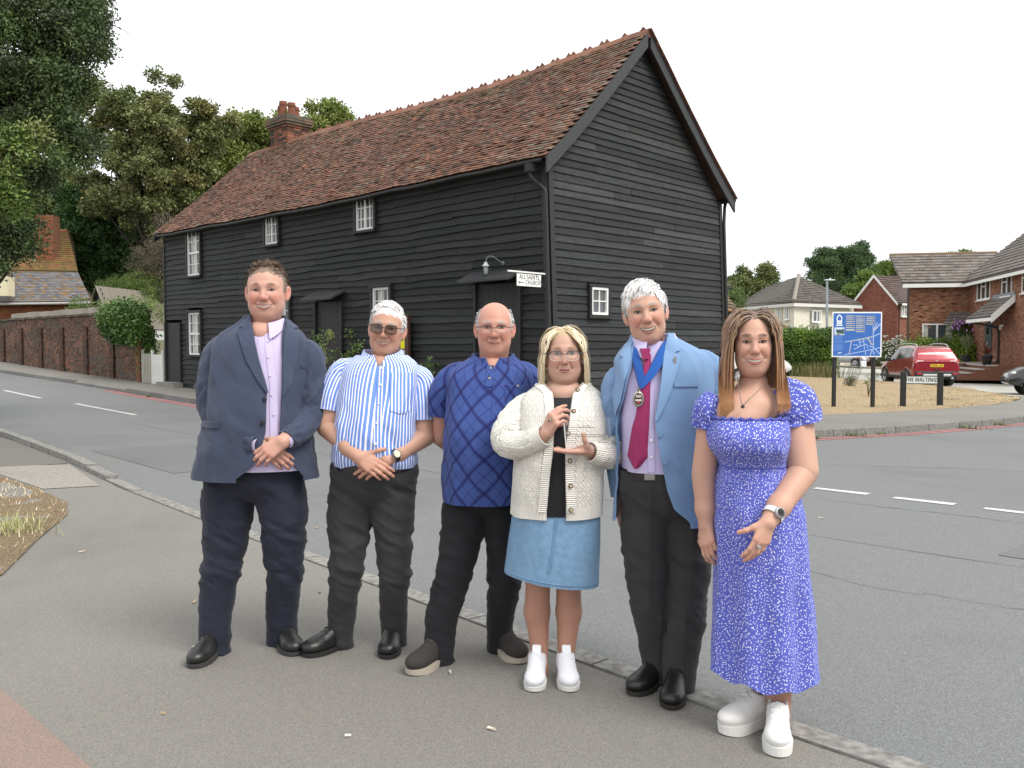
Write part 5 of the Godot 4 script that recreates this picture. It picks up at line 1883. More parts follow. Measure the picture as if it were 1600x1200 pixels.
	cp.box(V3(-0.2,0.86,1.5), V3(0.36,0.07,5.1), Color(0.45,0.4,0.34))
	cp.bbox(V3(-0.2,0.95,-0.95), V3(0.5,0.16,0.5), 0.06, Color(0.42,0.33,0.27))
	obj("cap", cp, M.plain, gw)
	var pp := MB.new()
	pp.box(V3(-0.2,0.45,-0.95), V3(0.42,0.92,0.42), Color(0.34,0.18,0.13))
	obj("pier", pp, M.brick, gw)
	var lt := MB.new()
	obj("lean_to_roof", slope_rows([V3(0.9,2.75,1.5), V3(0.9,2.75,-0.1), V3(0.05,3.45,-0.1), V3(0.05,3.45,0.9)], 4,0.3, grey, 0.045), M.slate, h).set_meta("kind", "stuff")
	house_window(h, V3(0.05,1.75,2.35), 1.5,1.05, Basis(Vector3.UP, PI / 2), [0.5])
	for q in [[1.0,0.72, "olive"], [4.3,0.72, "olive"], [7.6,0.72, "cordyline"]]:
		var pos: Vector3 = h.transform * V3(q[0], q[1], 1.25)
		var pt: Node3D
		if q[2] == "olive":
			pt = thing("potted_tree", "small olive tree in a black pot " + ("by the garden wall pier" if q[0] < 2 else "in front of the grey door"), "potted plant", pos)
		else:
			pt = thing("potted_palm", "spiky red cordyline in a black pot on the brick steps", "potted plant", pos)
		var po := MB.new()
		po.lathe([[0.0,0.0], [0.17,0.0], [0.24,0.4], [0.25,0.42], [0.2,0.42], [0.18,0.36]], 14)
		obj("pot", po, M.black_paint, pt)
		if q[2] == "olive":
			var st := MB.new()
			st.tube([V3(0,0.3,0), V3(0.02,0.85,0)], [0.025,0.02], 6, Color(0.35,0.3,0.24))
			obj("stem", st, M.bark, pt)
			foliage(pt, "leaves", [[V3(0,1.1,0), V3(0.32,0.28,0.32)]], 420, clump_mesh(6,0.07,0.07,0.3,12), [Color(0.17,0.19,0.11), Color(0.13,0.15,0.08)], M.leaf)
		else:
			var lv := MB.new()
			for k in 90:
				var a := rng.randf() * TAU
				var el := rng.randf_range(-0.1,1.4)
				var d := V3(cos(a) * cos(el), sin(el), sin(a) * cos(el)) * rng.randf_range(0.5,0.95)
				var sx := d.cross(Vector3.UP).normalized() * 0.02
				lv.tri(V3(0,0.5,0) - sx, V3(0,0.5,0) + sx, V3(0,0.5,0) + d, vary(Color(0.16,0.035,0.025) if el > 0.4 else Color(0.36,0.17,0.08), 0.3))
			stuff(obj("leaves", lv, M.blade, pt))

func gable_house() -> void:
	var h := thing("gabled_house", "red brick house with white gable boards and dark brown roof", "house", Vector3.ZERO)
	var cl := V3(28.767,5.224,-73.5)
	var cr := V3(30.838,4.893,-70)
	var ap := V3(29.672,7.249,-72)
	var fr := V3(35.911,4.978,-74)
	var rr := V3(37.315,7.535,-77)
	var red := [Color(0.38,0.14,0.095), Color(0.34,0.125,0.085), Color(0.43,0.17,0.115)]
	var wm := MB.new()
	var dn := V3(0,-6,0)
	wm.quad(cl + dn, cr + dn, cr, cl, Color(0.26,0.12,0.085))
	wm.tri(cl, cr, ap, Color(0.26,0.12,0.085))
	wm.quad(cr + dn, fr + dn, fr, cr, Color(0.26,0.12,0.085))
	obj("wall", wm, M.mortar, h)
	var ux := (cr - cl) * V3(1,0,1)
	var w := ux.length()
	ux = ux / w
	var out := ux.cross(Vector3.UP) * -1.0
	if out.z < 0:
		out = -out
	var hs := []
	var hh := ap.y - cl.y
	for k in 40:
		var y := 4.9 + hh * k / 40.0
		var f := (k + 0.6) / 40.0
		hs.append([-1.0, w * 0.5 * f, y, y + hh / 40.0])
		hs.append([w - w * 0.5 * f, w + 1.0, y, y + hh / 40.0])
	stuff(obj("bricks", brick_face(cl + V3(0,-4.9,0) + out * 0.003, ux, w, 4.9 + hh, out, hs, red, 0.225,0.075,0.012,0.003), M.brick, h))
	var ux2 := (fr - cr) * V3(1,0,1)
	var w2 := ux2.length()
	ux2 = ux2 / w2
	var out2 := V3(-ux2.z, 0, ux2.x)
	if out2.z < 0:
		out2 = -out2
	stuff(obj("bricks", brick_face(cr + V3(0,-4.9,0) + out2 * 0.003, ux2, w2,4.9, out2, [[0.6,1.9,3.9,4.9]], red), M.brick, h))
	house_window(h, cr + V3(0,-1.05,0) + ux2 * 0.6 + out2 * 0.02,1.3,0.92, Basis(ux2, Vector3.UP, out2), [0.33,0.67], 0.62, true)
	house_window(h, cr + V3(0,-3.9,0) + ux2 * 0.5 + out2 * 0.02,1.3,1.0, Basis(ux2, Vector3.UP, out2), [0.33,0.67], 0.62, true)
	var brown := [Color(0.11,0.072,0.062), Color(0.09,0.06,0.053), Color(0.13,0.085,0.07)]
	var e0 := cr + V3(-0.15,0,0.5)
	var e1 := fr + V3(0,0,0.5)
	obj("roof", slab([e0, e1, rr, ap], V3(0,-0.1,0), Color(0.1,0.07,0.06)), M.slate, h)
	stuff(obj("roof_tiles", slope_rows([e0 + V3(0,0.03,0), e1 + V3(0,0.03,0), rr + V3(0,0.03,0), ap + V3(0,0.03,0)], 13,0.3, brown, 0.05), M.slate, h))
	var bb := MB.new()
	for q in [cl + V3(-0.3,-0.15,0.25), e0]:
		var p: Vector3 = q
		var a2 := ap + V3(0,0.1,0.25)
		bb.hexa([p + V3(0,-0.22,0), p + V3(0,-0.22,-0.06), a2 + V3(0,-0.26,-0.06), a2 + V3(0,-0.26,0), p, p + V3(0,0,-0.06), a2 + V3(0,0,-0.06), a2])
	bb.box((e0 + e1) / 2 + V3(0,-0.12,0.0), V3(e1.x - e0.x, 0.16,0.06), Color.WHITE, Basis(Vector3.UP, atan2(-(e1.z - e0.z), e1.x - e0.x)))
	obj("barge_board", bb, M.white, h)
	var dp := MB.new()
	dp.tube([cr + ux2 * 0.2 + out2 * 0.1, cr + ux2 * 0.2 + out2 * 0.1 + V3(0,-5,0)], 0.045,6)
	obj("downpipe", dp, M.black_paint, h)

func cream_house() -> void:
	var h := thing("cream_house", "cream rendered house with hipped grey tiled roof behind the hedge", "house", Vector3.ZERO)
	var el := V3(19.025,4.806,-75)
	var ec := V3(21.285,4.796,-66)
	var er := V3(28.67,4.861,-71.5)
	var ap := V3(22.956,7.039,-70)
	var d1 := V3(23.178,6.723,-75)
	var d0 := V3(22.265,6.626,-76)
	var dn := V3(0,-5.2,0)
	var ins := V3(0.2,-0.15,-0.5)
	var wm := MB.new()
	wm.quad(el + ins + dn, ec + ins + dn, ec + ins, el + ins)
	wm.quad(ec + ins + dn, er + V3(-0.5,-0.15,-0.5) + dn, er + V3(-0.5,-0.15,-0.5), ec + ins)
	wm.quad(er + V3(-0.5,-0.15,-0.5) + dn, er + V3(0.5,-0.15,-5) + dn, er + V3(0.5,-0.15,-5), er + V3(-0.5,-0.15,-0.5))
	obj("wall", wm, M.render_wall, h)
	var grey := [Color(0.145,0.13,0.112), Color(0.12,0.107,0.095), Color(0.17,0.152,0.132)]
	obj("roof", slab([el, ec, ap, d1, d0], V3(0,-0.08,0), Color(0.13,0.12,0.1)), M.slate, h)
	stuff(obj("roof_tiles", slope_rows([el + V3(0,0.03,0), ec + V3(0,0.03,0), ap + V3(0,0.03,0), d0 + V3(0,0.03,0)], 15,0.35, grey, 0.05), M.slate, h))
	obj("roof", slab([ec, er, ap], V3(0,-0.08,0), Color(0.13,0.12,0.1)), M.slate, h)
	stuff(obj("roof_tiles", slope_rows([ec + V3(0,0.03,0), er + V3(0,0.03,0), ap + V3(0,0.03,0)], 15,0.35, grey, 0.05), M.slate, h))
	var hp := MB.new()
	hp.tube([ec + V3(0,0.1,0), ap + V3(0,0.1,0)], 0.16,8, Color(0.34,0.31,0.26))
	obj("hip_tiles", hp, M.slate, h)
	var fa := MB.new()
	for q in [[el, ec], [ec, er]]:
		var a: Vector3 = q[0] + V3(0,-0.12,0)
		var b: Vector3 = q[1] + V3(0,-0.12,0)
		fa.quad(a + V3(0,-0.2,0), b + V3(0,-0.2,0), b + V3(0,0.06,0), a + V3(0,0.06,0), Color(0.62,0.62,0.6))
		fa.quad(a + V3(0,-0.2,0), a + V3(0.2,-0.2,-0.6), b + V3(0.2,-0.2,-0.6), b + V3(0,-0.2,0), Color(0.5,0.5,0.48))
	obj("fascia", fa, M.plain, h)
	var u := ((ec - el) * V3(1,0,1)).normalized()
	var o := V3(-u.z, 0, u.x)
	if o.z < 0:
		o = -o
	var L := ((ec - el) * V3(1,0,1)).length()
	for f in [[0.32,0.65], [0.44,0.65], [0.735,0.62], [0.865,0.62]]:
		house_window(h, el + ins + u * L * f[0] + V3(0,-1.15,0) + o * 0.03, f[1], 1.0, Basis(u, Vector3.UP, o), [0.5])
	var u2 := ((er - ec) * V3(1,0,1)).normalized()
	var o2 := V3(-u2.z, 0, u2.x)
	if o2.z < 0:
		o2 = -o2
	house_window(h, ec + ins + u2 * 2.2 + V3(0,-1.3,0) + o2 * 0.03,1.2,0.9, Basis(u2, Vector3.UP, o2), [0.5])
	var dp := MB.new()
	dp.tube([el + ins + u * L * 0.82 + o * 0.06 + V3(0,-0.3,0), el + ins + u * L * 0.82 + o * 0.06 + V3(0,-5,0)], 0.04,6, Color(0.7,0.68,0.6))
	obj("downpipe", dp, M.plain, h)
	var al := MB.new()
	al.bbox(el + ins + u * L * 0.875 + o * 0.08 + V3(0,-1.75,0), V3(0.3,0.36,0.1), 0.06, Color(0.6,0.36,0.08))
	obj("alarm_box", al, M.plain, h)

func outbuildings() -> void:
	var h := thing("timber_outbuilding", "dark timber outbuilding with rusty old tiled roof behind the barn", "outbuilding", Vector3.ZERO)
	var a := V3(6.596,3.048,-30)
	var b := V3(8.354,2.729,-32)
	var c := V3(8.574,3.487,-36)
	obj("roof", slope_rows([a, b, c + V3(0,0.4,0), a + V3(0,0.9,-3)], 8,0.25, [Color(0.2,0.13,0.07), Color(0.15,0.1,0.06), Color(0.24,0.18,0.09)], 0.04), M.tile, h).set_meta("kind", "stuff")
	var w := MB.new()
	w.quad(a + V3(0,-3,-0.3), b + V3(-0.25,-2.4,-0.3), b + V3(-0.25,0,-0.3), a + V3(0,0,-0.3), Color(0.03,0.03,0.032))
	w.quad(b + V3(-0.25,-2.4,-0.3), c + V3(0.3,-2.6,0), c + V3(0.3,0,0), b + V3(-0.25,0,-0.3), Color(0.03,0.03,0.032))
	obj("wall", w, M.plain, h)
	var f := MB.new()
	f.tube([a + V3(0,-0.06,0.05), b + V3(0,-0.06,0.05)], 0.05,6, Color(0.32,0.17,0.08))
	obj("eaves_board", f, M.plain, h)
	var t := thing("slate_outhouse", "outhouse with a low dark slate roof showing past the barn", "outbuilding", Vector3.ZERO)
	var e0 := V3(8.35,4.086,-40)
	var e1 := V3(10.078,4.203,-40)
	var r0 := V3(9.177,5.21,-44)
	var r1 := V3(10.631,4.825,-44)
	obj("roof", slope_rows([e0, e1, r1, r0], 8,0.3, [Color(0.1,0.085,0.08), Color(0.13,0.11,0.1)], 0.04), M.slate, t).set_meta("kind", "stuff")
	var wq := MB.new()
	wq.quad(e0 + V3(0,-4,-0.4), e1 + V3(-0.5,-4,-0.4), e1 + V3(-0.5,0,-0.4), e0 + V3(0,0,-0.4), Color(0.5,0.48,0.42))
	wq.tube([e0 + V3(0,-0.08,0.05), e1 + V3(0,-0.08,0.05)], 0.06,6, Color(0.02,0.02,0.02))
	obj("wall", wq, M.plain, t)
	var g := thing("garage", "low garage with grey tiled roof between hedge and cream house", "garage", Vector3.ZERO)
	var g0 := V3(16.104,3.234,-56)
	var g1 := V3(16.621,3.324,-55)
	var g2 := V3(16.649,2.559,-53)
	var g3 := V3(15.537,2.539,-54)
	obj("roof", slope_rows([g3, g2, g1, g0], 7,0.3, [Color(0.14,0.13,0.115), Color(0.11,0.1,0.09)], 0.05), M.slate, g).set_meta("kind", "stuff")
	var gm := MB.new()
	gm.quad(g3 + V3(0,-2.4,-0.3), g2 + V3(0,-2.4,-0.3), g2 + V3(0,0,-0.3), g3 + V3(0,0,-0.3), Color(0.5,0.48,0.42))
	obj("wall", gm, M.plain, g)

func hedges() -> void:
	var leafc := [Color(0.12,0.21,0.03), Color(0.17,0.28,0.035), Color(0.08,0.15,0.03), Color(0.06,0.11,0.025)]
	var h := thing("clipped_hedge", "tall clipped bright green hedge beside the dry verge", "hedge", V3(14.729,-0.042,-44) * V3(1,0,1) + V3(0,-0.1,0))
	var bl := []
	for k in 7:
		for r in 3:
			bl.append([V3(-1.9 + k * 0.52,0.45 + r * 0.78, rng.randfn() * 0.05), V3(0.45,0.5,0.7)])
	foliage(h, "leaves", bl, 330, clump_mesh(9,0.11,0.10,0.6,14), leafc, M.gloss_leaf, 0.4)
	var g := thing("tall_grass", "clump of long dry grass at the foot of the clipped hedge", "grass", V3(15.029,-0.102,-43) * V3(1,0,1) + V3(0,-0.1,0))
	var m := MB.new()
	for k in 900:
		var p := V3(rng.randfn() * 0.55,0, rng.randfn() * 0.2)
		var d := V3(rng.randfn(), 0, rng.randfn()).normalized()
		var hh := rng.randf_range(0.3,0.95)
		m.tri(p - d.cross(Vector3.UP) * 0.012, p + d.cross(Vector3.UP) * 0.012, p + d * hh * 0.35 + Vector3.UP * hh, vary([Color(0.2,0.2,0.08), Color(0.34,0.27,0.13), Color(0.12,0.15,0.05)][k % 3], 0.25))
	stuff(obj("blades", m, M.blade, g))
	var l := thing("laurel_hedge", "rounded yellow-green laurel hedge in front of the brick house", "hedge", V3(23.242,0.827,-46.5) * V3(1,0,1) + V3(0,0.0,0))
	foliage(l, "leaves", [[V3(-0.9,1.25,-0.6), V3(0.7,0.75,0.6)], [V3(-0.1,1.15,0), V3(0.8,0.8,0.7)], [V3(0.6,1.15,0.3), V3(0.8,0.85,0.7)], [V3(0.3,0.6,0.5), V3(1.0,0.5,0.5)], [V3(-1.6,1.2,-0.9), V3(0.6,0.6,0.5)]], 300, clump_mesh(9,0.11,0.10,0.6,15), [Color(0.17,0.27,0.03), Color(0.23,0.33,0.045), Color(0.1,0.18,0.03)], M.gloss_leaf, 0.4)
	var f := thing("flowering_bush", "rose bush covered in white flowers behind the red car", "bush", V3(22.93,0.937,-52) * V3(1,0,1) + V3(0,0,0))
	var fb := [[V3(-0.6,1.2,0), V3(0.7,0.8,0.5)], [V3(0.5,1.3,0), V3(0.9,0.8,0.5)], [V3(-0.2,0.7,0.3), V3(1.2,0.6,0.5)]]
	foliage(f, "leaves", fb, 210, clump_mesh(8,0.1,0.09,0.5,16), [Color(0.1,0.16,0.05), Color(0.14,0.2,0.07)], M.leaf)
	var fl := MB.new()
	for k in 260:
		var b: Array = fb[rng.randi() % 3]
		var d := V3(rng.randfn(), absf(rng.randfn()) * 0.7, absf(rng.randfn())).normalized()
		fl.lathe([[0.0,0.05], [0.05,0.04], [0.06,0.0], [0.0,-0.03]], 6, vary(Color(0.8,0.8,0.75), 0.08), b[0] + d * b[1] * rng.randf_range(0.95,1.15))
	stuff(obj("flowers", fl, M.plain, f))
	var y := thing("grey_shrub", "grey-green shrub with a few yellow roses behind the red car", "shrub", V3(23.835,1.136,-51) * V3(1,0,1))
	foliage(y, "leaves", [[V3(0,1.4,0), V3(0.7,0.8,0.5)], [V3(0.6,1.0,0), V3(0.6,0.8,0.5)], [V3(-0.7,1.2,0.2), V3(0.4,0.6,0.4)]], 240, clump_mesh(8,0.1,0.08,0.35,17), [Color(0.13,0.16,0.07), Color(0.17,0.18,0.09)], M.leaf)
	var v := thing("buddleia", "leafy bush with purple flower heads before the recessed wing", "bush", V3(24.061,1.682,-46.8) * V3(1,0,1) + V3(0,0.4,0))
	foliage(v, "leaves", [[V3(0,1.6,0), V3(0.8,0.9,0.5)], [V3(0.3,1.1,0.3), V3(0.8,0.7,0.5)]], 230, clump_mesh(8,0.1,0.1,0.35,18), [Color(0.12,0.2,0.05), Color(0.16,0.23,0.08)], M.leaf)
	var vf := MB.new()
	for k in 22:
		vf.lathe([[0.0,0.1], [0.05,0.02], [0.04,-0.08], [0.0,-0.1]], 6, vary(Color(0.42,0.2,0.5), 0.2), V3(rng.randfn() * 0.5,1.9 + rng.randf() * 0.7,0.3 + rng.randf() * 0.3))
	stuff(obj("flowers", vf, M.plain, v))

func lamp_post() -> void:
	var l := thing("lamp_post", "slim grey street lamp standing before the cream house", "street lamp", V3(17.359,0.805,-48) * V3(1,0,1) + V3(0,-0.2,0))
	var p := MB.new()
	p.tube([V3(0,0,0), V3(0,1.2,0), V3(-0.02,1.25,0), V3(-0.07,5.25,0)], [0.1,0.1,0.085,0.055], 10)
	obj("column", p, M.galv, l)
	var hd := MB.new()
	hd.bbox(V3(0.08,5.3,0), V3(0.55,0.08,0.2), 0.03, Color(0.5,0.53,0.55))
	obj("lantern", hd, M.plain, l)
	var cap := MB.new()
	cap.lathe([[0.05,0.0], [0.05,0.06], [0.0,0.08]], 8, Color(0.6,0.62,0.64), V3(0.1,5.34,0))
	obj("sensor", cap, M.plain, l)

# ---------------------------------------------------------------- trees
func tree(called: String, label: String, foot: Vector3, trunk_r: float, blobs: Array, per: float, mesh: Mesh, cols: Array, material: Material, opt := {}) -> Node3D:
	var t := thing(called, label, "tree", foot, 0.0, opt.get("group", ""))
	var tr := MB.new()
	var mid := Vector3.ZERO
	for b in blobs:
		mid += b[0] - foot
	mid /= blobs.size()
	var top := V3(mid.x, mid.y * 1.05, mid.z)
	var stem := smooth_path([V3(0,-0.3,0), top * 0.35 + V3(rng.randfn(), 0, rng.randfn()) * trunk_r * 0.5, top * 0.7, top], 4)
	var rad := []
	for k in stem.size():
		rad.append(trunk_r * (1.15 - 0.85 * k / (stem.size() - 1.0)))
	tr.tube(stem, rad, 9, opt.get("bark", Color(0.07,0.06,0.045)))
	obj("trunk", tr, M.bark, t)
	var lm := MB.new()
	var own := []
	var nth: int = opt.get("nth", 4)
	for b in blobs:
		var e: Vector3 = b[0] - foot
		own.append([e, b[1]])
		if own.size() % nth:
			continue
		var f := clampf(e.y / top.y * 0.7,0.25,0.85)
		var s: Vector3 = stem[int(f * (stem.size() - 1))]
		var pth := smooth_path([s, s.lerp(e, 0.5) + V3(0,-0.1 * e.distance_to(s), 0), e], 4)
		lm.tube(pth, range(9).map(func(k): return trunk_r * (0.22 - 0.021 * k)), 6, opt.get("bark", Color(0.07,0.06,0.045)))
		for k in opt.get("twigs", 3):
			var d := V3(rng.randfn(), rng.randfn(), rng.randfn()).normalized()
			lm.tube([e, e + d * b[1] * 0.55, e + d * b[1] * 0.98], [trunk_r * 0.1, trunk_r * 0.06, trunk_r * 0.02], 4, opt.get("bark", Color(0.07,0.06,0.045)), false)
	obj("limbs", lm, M.bark, t)
	foliage(t, "crown", own, per, mesh, cols, material, opt.get("shell", 0.5), opt.get("size", [0.7,1.3]), opt.get("flat", 1.0))
	return t

func clouds(spots: Array, r: float, n: float, spread: float, squash := 0.75) -> Array:
	var out := []
	for s in spots:
		var m: int = maxi(1, roundi(n * s[1] / r))
		for k in m:
			var d: Vector3 = V3(rng.randfn(), rng.randfn() * 0.8, rng.randfn()).normalized() * pow(rng.randf(), 0.45) * s[1] * spread
			var q := r * rng.randf_range(0.6,1.25)
			out.append([s[0] + d, V3(q, q * squash, q)])
	return out

func make_trees() -> void:
	var holly := [[V3(-9.331,6.713,-15), 1.2], [V3(-8.349,6.926,-15), 1.1], [V3(-7.848,7.252,-15.3), 0.8], [V3(-7.534,6.674,-15.2), 0.62], [V3(-8.485,5.857,-15), 1.1], [V3(-7.826,5.915,-15.2), 0.7], [V3(-9.27,4.996,-15), 1.2], [V3(-8.4,4.889,-15), 0.9], [V3(-7.897,5.121,-15.3), 0.62], [V3(-9.193,3.806,-15), 1.1], [V3(-8.698,3.915,-15), 0.5], [V3(-8.829,3.099,-15), 0.4], [V3(-9.439,2.826,-15), 0.6], [V3(-7.345,7.18,-15.4), 0.4]]
	var ev := tree("evergreen_tree", "dark small-leaved evergreen tree hanging over the pavement", V3(-11.2,0.1,-16.2), 0.22, clouds(holly, 0.34,7,1.0), 300, clump_mesh(11,0.12,0.06,0.55,21), [Color(0.058,0.098,0.036), Color(0.085,0.124,0.046), Color(0.072,0.091,0.052), Color(0.111,0.163,0.058)], M.leaf, {twigs = 4, bark = Color(0.14,0.125,0.1), shell = 0.6})
	var tw := MB.new()
	for k in 420:
		var h: Array = holly[rng.randi() % holly.size()]
		var o: Vector3 = h[0] + V3(rng.randfn(), rng.randfn(), rng.randfn()).normalized() * h[1] * rng.randf_range(0.3,1.0) - ev.position
		var d := V3(0.55 + rng.randfn() * 0.4,0.12 + rng.randfn() * 0.3, rng.randfn() * 0.4).normalized() * rng.randf_range(0.25,0.75)
		tw.tube([o, o + d * 0.5 + V3(0,0.03,0), o + d], [0.007,0.005,0.002], 4, vary(Color(0.15,0.13,0.11), 0.3), false)
	obj("twigs", tw, M.bark, ev)
	var tips := []
	for q in [V3(-7.041,7.246,-15), V3(-6.924,7.327,-15.1), V3(-6.785,6.521,-15), V3(-6.95,6.414,-15), V3(-7.255,6.836,-15.2), V3(-7.094,7.016,-15.1), V3(-7.279,6.285,-15), V3(-7.111,6.188,-15.1), V3(-7.402,5.642,-15)]:
		tips.append([q - ev.position, V3(0.17,0.08,0.15)])
	foliage(ev, "shoots", tips, 340, clump_mesh(5,0.07,0.055,0.5,22), [Color(0.07,0.11,0.04), Color(0.1,0.14,0.05)], M.leaf)
	var lr := [[V3(-7.436,4.626,-13.2), 0.42], [V3(-7.157,4.553,-13.3), 0.3], [V3(-7.789,4.008,-13.2), 0.5], [V3(-7.553,3.817,-13.2), 0.3], [V3(-7.715,3.546,-13.3), 0.3], [V3(-7.968,4.483,-13.2), 0.5]]
	tree("laurel_tree", "broad-leaved yellow-green laurel in front of the dark evergreen", V3(-9.8,0.1,-13.6), 0.1, clouds(lr, 0.2,4,0.9), 210, clump_mesh(7,0.1,0.08,0.42,23), [Color(0.11,0.18,0.035), Color(0.14,0.21,0.04), Color(0.2,0.2,0.06), Color(0.07,0.12,0.03)], M.gloss_leaf, {twigs = 1})
	var lime := [[V3(-21.2,14.017,-46), 1.4], [V3(-20.205,13.688,-46), 1.5], [V3(-19.273,14.289,-47), 1.8], [V3(-18.21,13.193,-46), 1.4], [V3(-17.21,13.028,-46), 1.2], [V3(-15.539,13.028,-46), 1.1], [V3(-15.212,12.532,-46), 0.8], [V3(-19.349,12.249,-45.5), 2.0], [V3(-17.704,11.758,-45.5), 1.9], [V3(-20.899,12.367,-46), 1.7], [V3(-16.39,12.036,-46), 1.3], [V3(-19.983,10.674,-45), 2.0], [V3(-18.354,10.187,-45), 1.9], [V3(-17.081,10.711,-46), 1.6], [V3(-21.121,9.716,-46), 1.5], [V3(-18.873,8.724,-45), 1.3], [V3(-17.777,9.217,-46), 1.2]]
	tree("lime_tree", "tall open-crowned tree rising between the cottage and barn", V3(-18.779,3.868,-46) * V3(1,0,1) + V3(0,0.5,0), 0.6, clouds(lime, 0.5,4.4,1.1,0.55), 84, clump_mesh(13,0.24,0.17,0.6,24), [Color(0.17,0.205,0.085), Color(0.205,0.235,0.1), Color(0.14,0.175,0.07), Color(0.23,0.21,0.09)], M.leaf, {twigs = 2, bark = Color(0.06,0.055,0.045), shell = 0.7})
	var ash := [[V3(-17.792,12.099,-52), 1.8], [V3(-17.21,13.035,-52), 1.4], [V3(-16.265,13.035,-52), 1.3], [V3(-15.307,13.97,-52), 1.5], [V3(-14.36,14.157,-52), 1.2], [V3(-18.762,10.598,-52), 1.6], [V3(-19.349,9.47,-52), 1.2], [V3(-11.33,14.791,-52), 1.0], [V3(-10.385,14.866,-52), 0.8], [V3(-16.987,11.538,-53), 2.4], [V3(-13.746,13.673,-54), 2.5]]
	tree("ash_tree", "yellow-green tree showing over the barn roof beside its chimney", V3(-16.232,3.883,-54) * V3(1,0,1) + V3(0,0.5,0), 0.5, clouds(ash, 0.6,6,1.05,0.6), 72, clump_mesh(12,0.24,0.18,0.5,25), [Color(0.247,0.299,0.085), Color(0.299,0.338,0.104), Color(0.195,0.247,0.072)], M.leaf, {twigs = 1, shell = 0.7})
	var syc := [[V3(-24.204,9.01,-49), 1.3], [V3(-22.949,9.188,-49), 1.6], [V3(-21.526,8.833,-49), 1.5], [V3(-24.414,7.59,-49), 1.3], [V3(-22.628,7.412,-49), 1.9], [V3(-21.016,7.412,-49), 1.3], [V3(-23.728,6.165,-49), 1.4], [V3(-21.94,5.987,-49), 1.7], [V3(-20.682,6.165,-49), 1.2], [V3(-22.858,4.916,-49), 1.4]]
	tree("horse_chestnut", "dense dark green round-headed tree behind the cottage and shed", V3(-22.712,3.305,-49) * V3(1,0,1) + V3(0,0.5,0), 0.45, clouds(syc, 0.66,9,0.95,0.8), 84, clump_mesh(14,0.25,0.2,0.55,26,0.4), [Color(0.058,0.117,0.036), Color(0.078,0.150,0.046), Color(0.046,0.091,0.033)], M.leaf, {twigs = 0, shell = 0.5})
	var cop := [[V3(-16.38,5.601,-40), 0.8], [V3(-15.931,6.183,-40), 0.6], [V3(-16.745,4.873,-40), 0.7], [V3(-16.103,4.728,-40), 0.8], [V3(-15.85,5.358,-40.5), 0.8], [V3(-15.909,7.064,-40.5), 0.6]]
	tree("bare_shrub", "brownish half-bare tall shrub against the end of the barn", V3(-16.352,3.57,-40.2) * V3(1,0,1) + V3(0,0.5,0), 0.12, clouds(cop, 0.3,7,1.0), 60, clump_mesh(9,0.16,0.1,0.3,27), [Color(0.143,0.117,0.085), Color(0.104,0.098,0.065), Color(0.182,0.156,0.104)], M.leaf, {twigs = 5, bark = Color(0.12,0.1,0.085)})
	var hg := thing("clipped_hedge", "bright green domed hedge behind the shed roof", "hedge", V3(-17.217,3.967,-39.5) * V3(1,0,1) + V3(0,0.5,0))
	foliage(hg, "leaves", [[V3(-17.36,4.054,-39.5) - hg.position, V3(1.3,0.75,0.8)], [V3(-16.807,4.124,-39.7) - hg.position, V3(1.1,0.85,0.8)], [V3(-18.087,3.881,-39.5) - hg.position, V3(0.8,0.5,0.8)]], 170, clump_mesh(12,0.12,0.08,0.35,28), [Color(0.1,0.15,0.035), Color(0.13,0.18,0.045)], M.leaf)
	var back := [[V3(-36.737,11.996,-60), 4.0], [V3(-35.239,12.794,-62), 3.5], [V3(-32.57,11,-62), 3.5], [V3(-32.489,6.773,-60), 3.0], [V3(-29.444,5.461,-60), 2.6], [V3(-37.758,6.773,-60), 4.0]]
	tree("background_tree", "large dull green tree closing the view behind the cottage", V3(-35.467,3.781,-62) * V3(1,0,1), 0.5, clouds(back, 1.1,6,1.0), 26, clump_mesh(14,0.42,0.3,0.55,29), [Color(0.07,0.1,0.035), Color(0.1,0.13,0.045)], M.leaf, {twigs = 0})
	var r1 := [[V3(23.53,6.984,-88), 2.0], [V3(24.485,7.947,-88), 1.6], [V3(25.142,6.984,-88), 1.6], [V3(23.196,7.947,-88), 1.3], [V3(22.244,6.663,-88), 1.5], [V3(24.185,6.149,-88), 1.8], [V3(21.681,5.842,-87), 1.8]]
	tree("oak_tree", "round olive green tree between the barn and cream house", V3(23.789,1.51,-88) * V3(1,0,1), 0.4, clouds(r1,0.8,8,1.0,0.7), 60, clump_mesh(12,0.3,0.22,0.6,30), [Color(0.169,0.202,0.078), Color(0.130,0.169,0.065), Color(0.208,0.234,0.091)], M.leaf, {twigs = 1, shell = 0.6, group = "trees beyond the estate"})
	var r2 := [[V3(33.647,10.384,-92), 1.8], [V3(32.655,9.245,-92), 1.5], [V3(34.986,10.786,-92), 1.6], [V3(36.328,10.986,-92), 1.2], [V3(37.008,10.585,-92), 0.9], [V3(35.006,9.581,-92), 1.7], [V3(33.682,8.24,-92), 2.2], [V3(35.366,8.24,-92), 2.2], [V3(36.719,7.904,-92), 1.8], [V3(32.305,10.116,-92), 1.0], [V3(35.723,7.032,-92), 2.2], [V3(34.377,6.897,-92), 2.0]]
	tree("pine_tree", "tall dark layered tree behind the cream and gabled houses", V3(34.602,1.51,-92) * V3(1,0,1), 0.4, clouds(r2,0.75,8,1.0,0.5), 62, clump_mesh(12,0.3,0.2,0.4,31), [Color(0.098,0.163,0.072), Color(0.078,0.130,0.065), Color(0.130,0.195,0.078)], M.leaf, {twigs = 1, shell = 0.6, group = "trees beyond the estate"})
